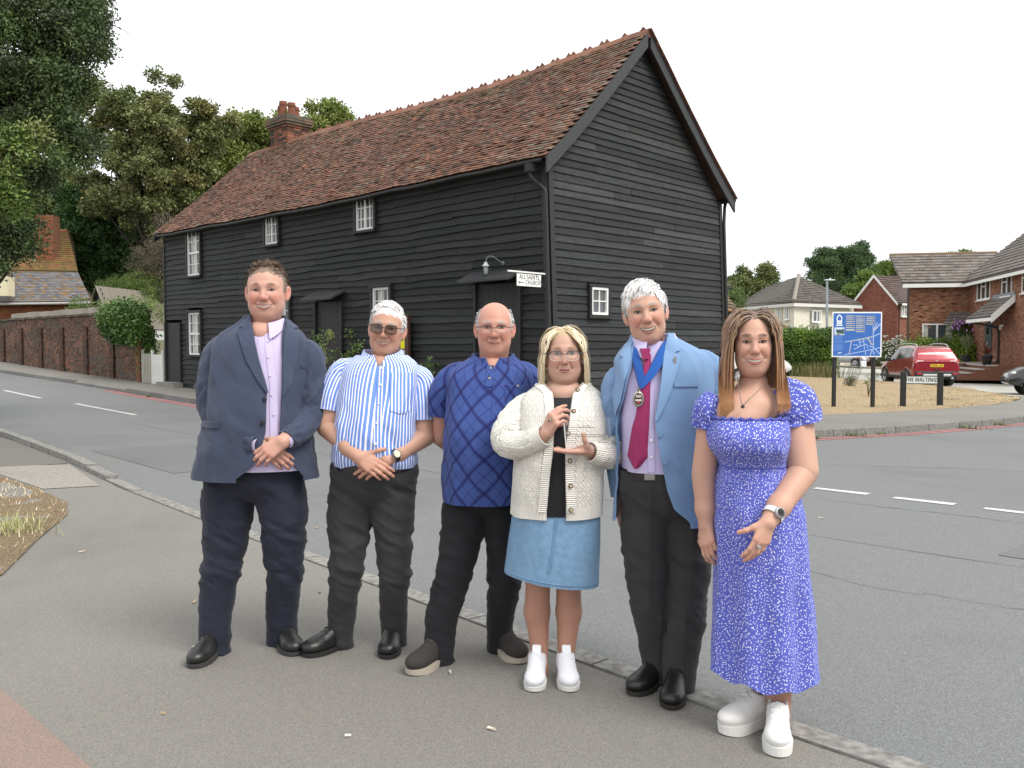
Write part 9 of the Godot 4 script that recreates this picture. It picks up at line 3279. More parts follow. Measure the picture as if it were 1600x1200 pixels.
func woman_in_cardigan() -> void:
	var p := person("blonde woman in white cable cardigan and denim skirt holding an award", V3(0.212,0.024,-3.85))
	var skin := Color(0.58,0.35,0.27)
	var body := MB.new()
	core_body(body, [[V3(0.016,1.301,-0.03), V3(-0.019,0.86,0), 0.05,0.13], [V3(0.016,1.252,-0.03), V3(-0.138,1.224,-0.02), 0.055,0.045], [V3(0.016,1.252,-0.03), V3(0.181,1.215,-0.02), 0.055,0.045], [V3(-0.138,1.224,-0.02), V3(-0.24,1.07,0.09), 0.04,0.036], [V3(-0.24,1.07,0.09), V3(-0.083,1.105,0.21), 0.036,0.026], [V3(0.181,1.215,-0.02), V3(0.202,1.011,0.06), 0.04,0.036], [V3(0.202,1.011,0.06), V3(0.126,1.032,0.19), 0.036,0.026]], skin)
	var xf := head_xf(V3(0.017,1.449,-0.005), -0.03,0.0,0.02,0.99)
	head(body, xf, {skin = skin, wide = 1.04, jaw = 0.5, fat = 1.0, smile = 0.0, open = 0.003, teeth = 0.0, age = 0.4, nose = 0.95, lashes = 0.6, neck = 0.062, nape = V3(0.013,1.298,-0.02), hair = Color(0.5,0.38,0.22), hairline = 0.078, flush = 0.45, squint = 0.15, brow = Color(0.3,0.19,0.12), seed = 12, lips = Color(0.45,0.19,0.17), ears = true, iris = Color(0.1,0.14,0.17)})
	var f := Field.new(V3(-0.096,1.195,-0.1) - V3(0.05,0.05,0.05), V3(0.127,1.356,0.16) + V3(0.05,0.05,0.05), 0.006)
	f.ellip(V3(0.012,1.265,0), V3(0.11,0.07,0.075), 0.03)
	f.capsule(V3(0.013,1.315,-0.02), V3(0.012,1.259,0), 0.06,0.075,0.03)
	f.mesh_into(body, skin)
	hand(body, V3(-0.071,1.118,0.235), V3(-0.126,1.081,0.19), V3(-0.033,1.196,0.265) - V3(-0.071,1.118,0.235), V3(-0.55,0.35,0.75), -1.0, [[0.75,0.35,0.15], [0.85,0.6,0.3], [0.95,0.75,0.4], [1.0,0.8,0.5]], skin, {size = 0.95, thumb = V3(0.75,0.1,-0.2), spread = 0.02, arm = [0.027,0.034]})
	hand(body, V3(0.113,1.046,0.215), V3(0.187,1.018,0.12), V3(0.01,1.05,0.27) - V3(0.113,1.046,0.215), V3(-0.05,-1,0.12), 1.0, [[0.02,0.05,0.05], [0.05,0.08,0.05], [0.08,0.1,0.1], [0.12,0.12,0.1]], skin, {size = 0.95, thumb = V3(-0.35,0.65,0.6), spread = 0.06, arm = [0.027,0.034]})
	var legs := Field.new(V3(-0.167,-0.112,-0.15), V3(0.103,0.638,0.16), 0.0075)
	legs.capsule(V3(-0.092,0.572,0), V3(-0.096,0.465,0.03), 0.075,0.058,0.02)
	legs.capsule(V3(-0.096,0.465,0.03), V3(-0.1,0.294,-0.01), 0.054,0.057,0.02)
	legs.capsule(V3(-0.1,0.294,-0.01), V3(-0.083,0.04,-0.01), 0.056,0.032,0.02)
	legs.capsule(V3(-0.083,0.04,-0.01), V3(-0.089,-0.014,0), 0.032,0.034,0.02)
	legs.capsule(V3(0.039,0.572,0), V3(0.038,0.465,0.03), 0.075,0.058,0.02)
	legs.capsule(V3(0.038,0.465,0.03), V3(0.043,0.294,-0.01), 0.054,0.057,0.02)
	legs.capsule(V3(0.043,0.294,-0.01), V3(0.027,0.035,-0.01), 0.056,0.032,0.02)
	legs.capsule(V3(0.027,0.035,-0.01), V3(0.029,-0.02,0), 0.032,0.034,0.02)
	legs.mesh_into(body, Color(0.48,0.255,0.185))
	obj("body", body, M.skin, p)
	var hr := MB.new()
	var bl := [Color(0.74,0.6,0.38), Color(0.8,0.69,0.48), Color(0.6,0.45,0.26), Color(0.84,0.76,0.58)]
	strands(hr, xf, {count = 3600, wide = 1.05, seed = 13, cols = bl, steps = 11, thick = 0.0026, lift = 0.014, hug = -0.005, gravity = 0.42, messy = 0.035,
		where = func(o: Vector3, u: Vector3): return (o.y > 0.05 and u.z < 0.66) or (o.y > -0.02 and u.z < 0.25),
		flow = func(o: Vector3, u: Vector3, r): return V3(signf(o.x + 0.008) * 0.9,0.05,0.55 if u.z > 0.25 else -0.15) + u * 0.1,
		length = func(o: Vector3, u: Vector3, r): return (0.135 + o.y + 0.05 * minf(1.0, (0.1 - absf(o.x)) * 12.0)) * r.randf_range(0.88,1.06),
		push = func(q: Vector3):
			if q.y < 0.062 and q.z > 0.0 and absf(q.x) < 0.082:
				q.x = signf(q.x) * lerpf(absf(q.x), 0.084 if q.y < 0.03 else 0.068,0.85)
			if q.y < -0.02:
				q.x = signf(q.x) * clampf(absf(q.x), 0.0,0.118)
				q.z = clampf(q.z, -0.11,0.06)
			return q})
	obj("hair", hr, M.hair, p)
	spectacles(p, xf, Color(0.05,0.06,0.07), glass(Color(0.85,0.85,0.85), 0.05), {hw = 0.0275, hh = 0.021, square = 2.6, y = -0.008, low = Color(0.6,0.55,0.5), low_rim = 0.8, wide = 1.05})
	for q in [V3(-0.059,1.385,0.03), V3(0.09,1.391,0.03)]:
		var er := MB.new()
		er.lathe([[0.0,-0.005], [0.0045,-0.002], [0.0045,0.002], [0.0,0.005]], 8, Color(0.8,0.78,0.72), q)
		obj("earring", er, M.plain_gloss, p)
	var keys := [[0.748,-0.017,0.02,0.203,0.19,0.16,2.3], [0.9,-0.012,0.03,0.2,0.198,0.155,2.3], [1.05,0.0,0.03,0.196,0.195,0.15,2.3], [1.17,0.01,0.02,0.194,0.178,0.142,2.3], [1.24,0.014,0.004,0.19,0.148,0.127,2.3], [1.275,0.016,-0.004,0.168,0.125,0.115,2.2], [1.305,0.017,-0.01,0.132,0.108,0.103,2.0], [1.335,0.018,-0.012,0.1,0.094,0.088,2.0]]
	var bk := loft_of(shrunk(keys, 0.012), 0.004,15)
	var tp := MB.new()
	bk.shell(tp, 0.76,1.262,24,44,0.004, Color(0.011,0.011,0.012))
	bk.patch(tp, rows_of([[V3(-0.085,1.309,0.02), V3(-0.063,1.309,0.02)], [V3(-0.073,1.285,0.06), V3(-0.039,1.285,0.06)]]), 0.003, Color(0.011,0.011,0.012), 3,3)
	obj("black_top", tp, M.twill, p)
	var l := loft_of(keys, 0.007,17,0.95)
	var gap := [[V3(-0.077,1.32,0.03), V3(0.103,1.32,0.03)], [V3(-0.062,1.303,0.08), V3(0.074,1.303,0.08)], [V3(-0.039,1.282,0.11), V3(0.052,1.282,0.11)], [V3(-0.033,1.188,0.17), V3(0.032,1.188,0.17)], [V3(-0.04,1.05,0.2), V3(0.011,1.05,0.2)], [V3(-0.056,0.92,0.2), V3(0.012,0.92,0.2)], [V3(-0.069,0.784,0.2), V3(0.018,0.784,0.2)]]
	var cream := Color(1,1,1)
	var m := MB.new()
	l.shell(m, 0.805,1.325,40,64,0.01, cream, gap)
	var hem := MB.new()
	l.shell(hem, 0.748,0.806,6,64,0.012, cream, gap)
	for sd in [[V3(-0.141,1.23,-0.02), V3(-0.204,1.148,0.03), V3(-0.235,1.07,0.09), V3(-0.163,1.067,0.165), V3(-0.105,1.095,0.215)], [V3(0.184,1.218,-0.02), V3(0.217,1.103,0), V3(0.21,1.016,0.06), V3(0.175,1.019,0.13), V3(0.14,1.029,0.185)]]:
		limb(m, sd, [0.066,0.07,0.066,0.058,0.05], cream, {arm = true, mid = 0.015, fold = 0.006, seed = 18, bends = [[0.5,0.3,0.8]], sub = 9, seg = 30})
	var co := obj("cardigan", m, M.cable, p)
	for c in [[V3(-0.11,1.091,0.21), V3(-0.074,1.113,0.238)], [V3(0.146,1.028,0.18), V3(0.11,1.041,0.218)]]:
		var cu := MB.new()
		limb(cu, c, [0.051,0.044], cream, {fold = 0.0, sub = 6, seg = 24})
		obj("cuff", cu, M.ribbing, co)
	obj("ribbed_hem", hem, M.ribbing, co)
	var bd := MB.new()
	for sd in [0,1]:
		var rows := []
		for g in gap:
			rows.append([g[sd].y, g[sd].x - (0.034 if sd == 0 else 0.0), g[sd].x + (0.0 if sd == 0 else 0.034)])
		l.patch(bd, rows, 0.006, cream, 4,6)
		obj("button_band", bd, M.band, co)
		bd = MB.new()
	for q in [V3(0.065,1.297,0.12), V3(0.047,1.21,0.17), V3(0.022,1.12,0.2), V3(0.028,1.006,0.2), V3(0.031,0.901,0.2), V3(0.032,0.797,0.2)]:
		button(co, l.front(q.x, q.y, 0.01), 0.0105, Color(0.16,0.12,0.07))
		button(co, l.front(q.x, q.y, 0.0135), 0.0055, Color(0.55,0.48,0.32), "button_centre")
	var sk := loft_of([[0.445,-0.033,0.02,0.213,0.17,0.17,2.2], [0.62,-0.022,0.02,0.204,0.178,0.17,2.2], [0.84,-0.012,0.02,0.186,0.175,0.15,2.2]], 0.004,19)
	sk.drape = [[3.0,0.008,0.75,0.8,4.0]]
	var sm := MB.new()
	sk.shell(sm, 0.445,0.83,18,56,0.004, Color(1,1,1), [], func(an: float): return -0.028 * sin(an) + 0.012)
	var sko := obj("skirt", sm, M.denim, p)
	var st := MB.new()
	sk.patch(st, rows_of([[V3(-0.027,0.78,0.18), V3(-0.017,0.78,0.18)], [V3(-0.041,0.643,0.18), V3(-0.03,0.643,0.18)], [V3(-0.062,0.524,0.18), V3(-0.051,0.524,0.18)]]), 0.003, Color(0.78,0.82,0.86), 2,5)
	obj("front_seam", st, M.denim, sko)
	var hm := MB.new()
	var prev := []
	for q in 41:
		var an := -1.3 + 2.6 * q / 40.0
		var y := 0.474 - 0.028 * sin(an)
		prev.append(sk.point(an, y, 0.0025))
	hm.tube(prev, 0.002,4, Color(1.5,1.3,1.15))
	obj("hem_stitching", hm, M.denim, sko)
	var sh := {length = 0.255, width = 0.046, sole = 0.024, welt = 0.08, toe = 0.034, mat = M.cloth, laces = Color(0.72,0.73,0.76), tab = Color(0.8,0.81,0.84)}
	shoe(p, flat(V3(-0.105,-0.002,0.06)), -0.12, Color(0.74,0.75,0.79), Color(0.7,0.69,0.66), sh)
	shoe(p, flat(V3(0.031,-0.011,0.06)), 0.06, Color(0.74,0.75,0.79), Color(0.7,0.69,0.66), sh)
	var rg := MB.new()
	rg.lathe([[0.009,-0.003], [0.0115,0.0], [0.009,0.003]], 12, Color(0.55,0.5,0.42), V3(-0.057,1.18,0.272), Basis(Vector3.BACK, 0.9))
	obj("ring", rg, M.metal, p)
	award(p.position)

func award(o: Vector3) -> void:
	var a := thing("award_plaque", "clear acrylic award plaque with engraved lines held by the woman", "award", o + V3(0,0.0,0))
	var t0 := V3(0.001,1.183,0.27)
	var b0 := V3(0.013,1.055,0.265)
	var ux := V3(0.185,0.01,0.03)
	var z := V3(0,0,0.012)
	var pn := MB.new()
	pn.hexa([b0 - z, b0 + ux - z, b0 + ux + z * 0, b0, t0 - z, t0 + ux - z, t0 + ux, t0])
	obj("slab", pn, glass(Color(0.95,0.97,0.98), 0.03), a)
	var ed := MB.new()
	ed.tube([t0 - z * 0.5, b0 - z * 0.5], 0.0026,6, Color(0.75,0.78,0.78))  # pale strip stands in for light caught in the clear edge
	obj("edge_glint", ed, M.plain_gloss, a)
	var ink := MB.new()
	for q in [[0.02,0.72,0.05], [0.075,0.75,0.03], [0.07,0.7,0.05], [0.02,0.47,0.16], [0.02,0.41,0.14], [0.13,0.2,0.04]]:
		var c: Vector3 = b0.lerp(t0, q[1]) + ux * ((q[0] + q[2] / 2) / 0.185) + V3(0,0,0.001)
		ink.box(c, V3(q[2], 0.0018,0.0008), Color(0.05,0.05,0.05), Basis(Vector3.UP, -0.16))
	stuff(obj("engraving", ink, M.plain, a))

func man_in_blazer() -> void:
	var p := person("white-haired man in pale blue blazer, magenta tie and medal on blue ribbon", V3(0.634,0.024,-3.75))
	var skin := Color(0.6,0.36,0.27)
	var blue := Color(0.215,0.36,0.6)
	var body := MB.new()
	core_body(body, [[V3(-0.046,1.486,-0.03), V3(0.026,0.932,0), 0.055,0.12], [V3(-0.037,1.43,-0.03), V3(-0.161,1.347,-0.03), 0.06,0.045], [V3(-0.037,1.444,-0.03), V3(0.205,1.397,-0.03), 0.06,0.05], [V3(-0.161,1.347,-0.03), V3(-0.164,1.033,-0.09), 0.045,0.04], [V3(-0.164,1.033,-0.09), V3(-0.146,0.806,-0.08), 0.04,0.03], [V3(0.205,1.397,-0.03), V3(0.241,1.036,-0.06), 0.045,0.04], [V3(0.241,1.036,-0.06), V3(0.234,0.749,-0.08), 0.04,0.03], [V3(-0.029,0.876,0), V3(-0.043,0.349,0.02), 0.085,0.05], [V3(-0.041,0.346,0.01), V3(0.02,-0.078,-0.055), 0.045,0.03], [V3(0.098,0.876,0), V3(0.116,0.32,0.02), 0.085,0.05], [V3(0.116,0.32,0.02), V3(0.101,-0.106,0), 0.045,0.033]], skin)
	var xf := head_xf(V3(-0.061,1.635,-0.005), -0.13,0.06,0.15,1.06)
	var hc := Color(0.74,0.74,0.73)
	head(body, xf, {skin = skin, wide = 1.0, jaw = 0.35, fat = 0.35, smile = 0.9, open = 0.0115, teeth = 0.65, age = 0.7, nose = 1.08, neck = 0.06, nape = V3(-0.031,1.464,-0.05), hair = hc, hairline = 0.062, flush = 0.7, squint = 0.65, brow = Color(0.4,0.33,0.28), seed = 16, lips = Color(0.45,0.21,0.18), temple = 0.4})
	hand(body, V3(-0.148,0.819,-0.07), V3(-0.151,0.904,-0.09), V3(-0.05,-1,0.15), V3(-1,0,0.3), 1.0, [[0.3,0.3,0.2], [0.3,0.3,0.2], [0.3,0.35,0.2], [0.35,0.35,0.2]], skin, {cell = 0.005})
	hand(body, V3(0.234,0.732,-0.08), V3(0.236,0.835,-0.08), V3(0,-1,0.15), V3(1,0,0.3), -1.0, [[0.3,0.3,0.2], [0.3,0.3,0.2], [0.3,0.35,0.2], [0.35,0.35,0.2]], skin, {cell = 0.005})
	obj("body", body, M.skin, p)
	var hr := MB.new()
	strands(hr, xf, {count = 3200, seed = 17, cols = [Color(0.8,0.8,0.79), Color(0.86,0.86,0.86), Color(0.74,0.73,0.72)], steps = 6, thick = 0.0034, lift = 0.008, hug = -0.05, gravity = 0.1, messy = 0.05,
		where = func(o: Vector3, u: Vector3): return (o.y > 0.055 and u.z < 0.72) or (o.y > -0.05 and (u.z < 0.28 and absf(u.x) > 0.5 or u.z < -0.1)),
		flow = func(o: Vector3, u: Vector3, r): return V3(-0.5 + r.randfn() * 0.2,0.05,0.55) + u * 0.25 if o.y > 0.075 and u.z > -0.1 else V3(0,-0.9,-0.15) + u * 0.25,
		length = func(o: Vector3, u: Vector3, r): return (0.058 if o.y > 0.075 else 0.05) * r.randf_range(0.7,1.15)})
	obj("hair", hr, M.hair, p)
	var keys := [[0.735,0.03,0.02,0.225,0.185,0.16,2.3], [0.9,0.026,0.02,0.21,0.188,0.155,2.3], [1.1,0.02,0.015,0.203,0.182,0.15,2.3], [1.26,0.016,0.01,0.206,0.158,0.142,2.4], [1.36,0.016,0.0,0.212,0.14,0.136,2.4], [1.42,0.014,-0.006,0.208,0.122,0.126,2.3], [1.462,0.008,-0.012,0.178,0.105,0.112,2.2], [1.492,-0.005,-0.016,0.135,0.094,0.098,2.0], [1.515,-0.018,-0.018,0.103,0.085,0.086,2.0], [1.535,-0.028,-0.02,0.088,0.08,0.078,2.0]]
	var sl := loft_of(shrunk(keys, 0.022), 0.005,22,1.0)
	var sh := MB.new()
	var lilac := Color(0.5,0.45,0.68)
	sl.shell(sh, 0.955,1.505,26,48,0.004, lilac)
	sl.patch(sh, rows_of([[V3(-0.065,1.432,0.1), V3(-0.039,1.432,0.1)], [V3(-0.075,1.196,0.17), V3(-0.048,1.196,0.17)], [V3(-0.069,0.964,0.18), V3(-0.043,0.964,0.18)]]), 0.004, lilac, 3,8)
	var so := obj("shirt", sh, M.fine, p)
	collar(so, sl, V3(-0.022,1.5,-0.018), 0.082,0.038, lilac, so.material_override, 0.06,0.055)
	for q in [V3(-0.057,1.096,0.18), V3(-0.057,1.028,0.18)]:
		button(so, sl.front(q.x, q.y, 0.008), 0.0056, Color(0.8,0.78,0.85))
	var magenta := Color(0.36,0.026,0.13)
	var ti := MB.new()
	sl.patch(ti, rows_of([[V3(-0.074,1.451,0.1), V3(-0.049,1.451,0.1)], [V3(-0.078,1.427,0.11), V3(-0.048,1.427,0.11)], [V3(-0.096,1.301,0.15), V3(-0.056,1.301,0.15)], [V3(-0.129,1.144,0.18), V3(-0.063,1.144,0.18)], [V3(-0.148,1.026,0.19), V3(-0.071,1.026,0.19)], [V3(-0.113,0.976,0.19), V3(-0.108,0.976,0.19)]]), 0.02, magenta, 6,7,1.0)
	var to := obj("tie", ti, M.twill, p)
	var kn := MB.new()
	var kc := sl.front(V3(-0.061,1.454,0.09).x, V3(-0.061,1.454,0.09).y, 0.034)
	kn.hexa([kc + V3(-0.013,-0.024,-0.01), kc + V3(0.013,-0.024,-0.01), kc + V3(0.013,-0.024,0.012), kc + V3(-0.013,-0.024,0.012), kc + V3(-0.022,0.02,-0.02), kc + V3(0.022,0.02,-0.02), kc + V3(0.02,0.02,0.006), kc + V3(-0.02,0.02,0.006)], magenta)
	obj("knot", kn, M.twill, to)
	var rb := MB.new()
	var royal := Color(0.012,0.1,0.42)
	sl.patch(rb, rows_of([[V3(-0.108,1.486,0.04), V3(-0.092,1.486,0.04)], [V3(-0.111,1.419,0.1), V3(-0.084,1.432,0.1)], [V3(-0.1,1.353,0.14), V3(-0.071,1.359,0.14)], [V3(-0.091,1.311,0.15), V3(-0.075,1.311,0.15)]]), 0.024, royal, 4,5)
	sl.patch(rb, rows_of([[V3(0.009,1.513,0.04), V3(0.028,1.513,0.04)], [V3(-0.028,1.432,0.1), V3(0.012,1.443,0.1)], [V3(-0.068,1.353,0.14), V3(-0.034,1.367,0.14)], [V3(-0.088,1.309,0.15), V3(-0.078,1.309,0.15)]]), 0.028, tone(royal, 1.15), 4,5)
	var ro := obj("ribbon", rb, M.twill, p)
	var mc := sl.front(V3(-0.092,1.265,0.17).x, V3(-0.092,1.265,0.17).y, 0.034)
	var md := MB.new()
	var ov := Basis(Vector3.RIGHT, PI / 2) * Basis.from_scale(V3(0.8,1,1.12))
	md.lathe([[0.0,0.0], [0.029,0.0], [0.03,0.004], [0.024,0.007], [0.022,0.005], [0.0,0.005]], 24, Color(0.72,0.7,0.62), mc, ov)
	obj("medal_rim", md, M.metal, ro)
	var mi := MB.new()
	mi.lathe([[0.021,0.0062], [0.0,0.0065]], 24, Color(0.03,0.025,0.025), mc, ov)
	mi.box(mc + V3(0,0.012,0.008), V3(0.022,0.01,0.002), Color(0.5,0.42,0.38))
	mi.box(mc + V3(0,-0.004,0.008), V3(0.026,0.008,0.002), Color(0.6,0.58,0.5))
	mi.tri(mc + V3(-0.008,-0.01,0.009), mc + V3(0,-0.022,0.009), mc + V3(0.008,-0.01,0.009), Color(0.42,0.05,0.04))
	obj("medal_crest", mi, M.plain_gloss, ro)
	var hk := MB.new()
	hk.tube([mc + V3(0,0.032,0.004), mc + V3(0.001,0.048,0.002)], [0.004,0.005], 6, Color(0.5,0.42,0.25))
	obj("medal_loop", hk, M.metal, ro)
	var jl := loft_of(keys, 0.013,23,1.0)
	var gap := [[V3(-0.112,1.505,0.05), V3(0.02,1.54,0.05)], [V3(-0.136,1.406,0.11), V3(0.003,1.433,0.11)], [V3(-0.169,1.275,0.16), V3(-0.031,1.275,0.16)], [V3(-0.189,1.176,0.18), V3(-0.045,1.176,0.18)], [V3(-0.187,1.037,0.19), V3(-0.027,1.037,0.19)], [V3(-0.2,0.894,0.19), V3(0.001,0.894,0.19)], [V3(-0.211,0.812,0.18), V3(0.032,0.812,0.18)], [V3(-0.218,0.757,0.17), V3(0.103,0.757,0.17)]]
	var jk := MB.new()
	jl.shell(jk, 0.735,1.532,50,64,0.009, blue, gap)
	for sd in [[[V3(-0.164,1.347,-0.03), V3(-0.176,1.191,-0.06), V3(-0.164,1.033,-0.09), V3(-0.147,0.821,-0.075)], [0.071,0.072,0.066,0.05]], [[V3(0.208,1.403,-0.03), V3(0.237,1.236,-0.03), V3(0.246,1.036,-0.06), V3(0.237,0.735,-0.08)], [0.074,0.076,0.068,0.05]]]:
		limb(jk, sd[0], sd[1], blue, {arm = true, mid = 0.015, fold = 0.008, seed = 24, bends = [[0.5,0.3,0.8]], sub = 10, seg = 30})
	var jo := obj("jacket", jk, M.wool, p)
	var lp := MB.new()
	var lb := tone(blue, 1.08)
	jl.patch(lp, rows_of([[V3(-0.138,1.497,0.04), V3(-0.112,1.502,0.05)], [V3(-0.165,1.443,0.08), V3(-0.127,1.448,0.1)], [V3(-0.15,1.435,0.09), V3(-0.127,1.438,0.1)], [V3(-0.181,1.406,0.1), V3(-0.136,1.411,0.11)], [V3(-0.19,1.3,0.14), V3(-0.16,1.301,0.15)], [V3(-0.191,1.183,0.17), V3(-0.187,1.184,0.18)]]), 0.009, lb, 5,5)
	obj("lapel", lp, M.wool, jo)
	lp = MB.new()
	jl.patch(lp, rows_of([[V3(0.019,1.54,0.04), V3(0.052,1.54,0.04)], [V3(0.007,1.467,0.1), V3(0.067,1.467,0.08)], [V3(0.004,1.459,0.1), V3(0.044,1.459,0.09)], [V3(0,1.443,0.11), V3(0.068,1.443,0.09)], [V3(-0.022,1.301,0.15), V3(0.022,1.3,0.14)], [V3(-0.045,1.176,0.18), V3(-0.037,1.176,0.18)]]), 0.009, lb, 5,5)
	obj("lapel", lp, M.wool, jo)
	var pk := MB.new()
	jl.patch(pk, rows_of([[V3(0.035,1.321,0.14), V3(0.137,1.346,0.1)], [V3(0.036,1.305,0.14), V3(0.139,1.328,0.1)]]), 0.007, tone(blue, 1.05), 4,2)
	obj("pocket", pk, M.wool, jo)
	pk = MB.new()
	jl.patch(pk, rows_of([[V3(0.105,1.04,0.15), V3(0.174,1.044,0.1)], [V3(0.112,0.874,0.15), V3(0.179,0.865,0.1)]]), 0.006, tone(blue, 0.97), 4,4)
	obj("pocket", pk, M.wool, jo)
	var pin := MB.new()
	var pc := jl.front(V3(0.041,1.422,0.11).x, V3(0.041,1.422,0.11).y, 0.013)
	pin.bbox(pc, V3(0.011,0.026,0.003), 0.001, Color(0.6,0.6,0.55))
	pin.bbox(pc + V3(0,0.017,0), V3(0.007,0.008,0.003), 0.001, Color(0.6,0.6,0.55))
	obj("lapel_pin", pin, M.metal, jo)
	button(jo, jl.front(V3(-0.025,1.119,0.19).x, V3(-0.025,1.119,0.19).y, 0.006), 0.009, Color(0.16,0.27,0.45))
	button(jo, jl.front(V3(-0.008,1.008,0.19).x, V3(-0.008,1.008,0.19).y, 0.006), 0.009, Color(0.16,0.27,0.45))
	var bt := MB.new()
	var blf := loft_of([[0.925,0.02,0.0,0.185,0.172,0.14,2.3], [0.965,0.02,0.0,0.185,0.172,0.14,2.3]])
	blf.shell(bt, 0.925,0.962,2,48,0.004, Color(0.012,0.012,0.012))
	var bo := obj("belt", bt, M.leather, p)
	var bu := MB.new()
	bu.bbox(blf.front(V3(-0.061,0.943,0.18).x, 0.943,0.006), V3(0.045,0.03,0.006), 0.003, Color(0.6,0.6,0.58))
	obj("buckle", bu, M.metal, bo)
	trousers(p, [[0.70,0.03,0.0,0.05,0.05,0.06,2.0], [0.75,0.03,0.0,0.12,0.105,0.115,2.2], [0.82,0.03,0.0,0.178,0.145,0.15,2.4], [0.88,0.025,0.0,0.192,0.168,0.15,2.4], [0.94,0.02,0.0,0.183,0.168,0.138,2.3]], [[[V3(-0.035,0.862,0), V3(-0.052,0.724,0.01), V3(-0.055,0.573,0.02), V3(-0.04,0.349,0.02), V3(0,0.162,-0.03), V3(0.022,-0.041,-0.05)], [0.095,0.107,0.102,0.083,0.075,0.066]], [[V3(0.104,0.862,0), V3(0.12,0.724,0.01), V3(0.123,0.575,0.03), V3(0.114,0.355,0.04), V3(0.095,0.162,0.05), V3(0.083,-0.063,0.05)], [0.095,0.107,0.103,0.09,0.08,0.067]]], Color(0.036,0.036,0.037), M.twill, 0.006,51)
	shoe(p, under(V3(0.019,-0.041,-0.05), -0.72), -0.72, Color(0.014,0.014,0.015), Color(0.03,0.025,0.02), {length = 0.3, welt = 0.06, toe = 0.034})
	shoe(p, under(V3(0.08,-0.063,0.05), -0.32), -0.32, Color(0.014,0.014,0.015), Color(0.03,0.025,0.02), {length = 0.3, welt = 0.06, toe = 0.034})

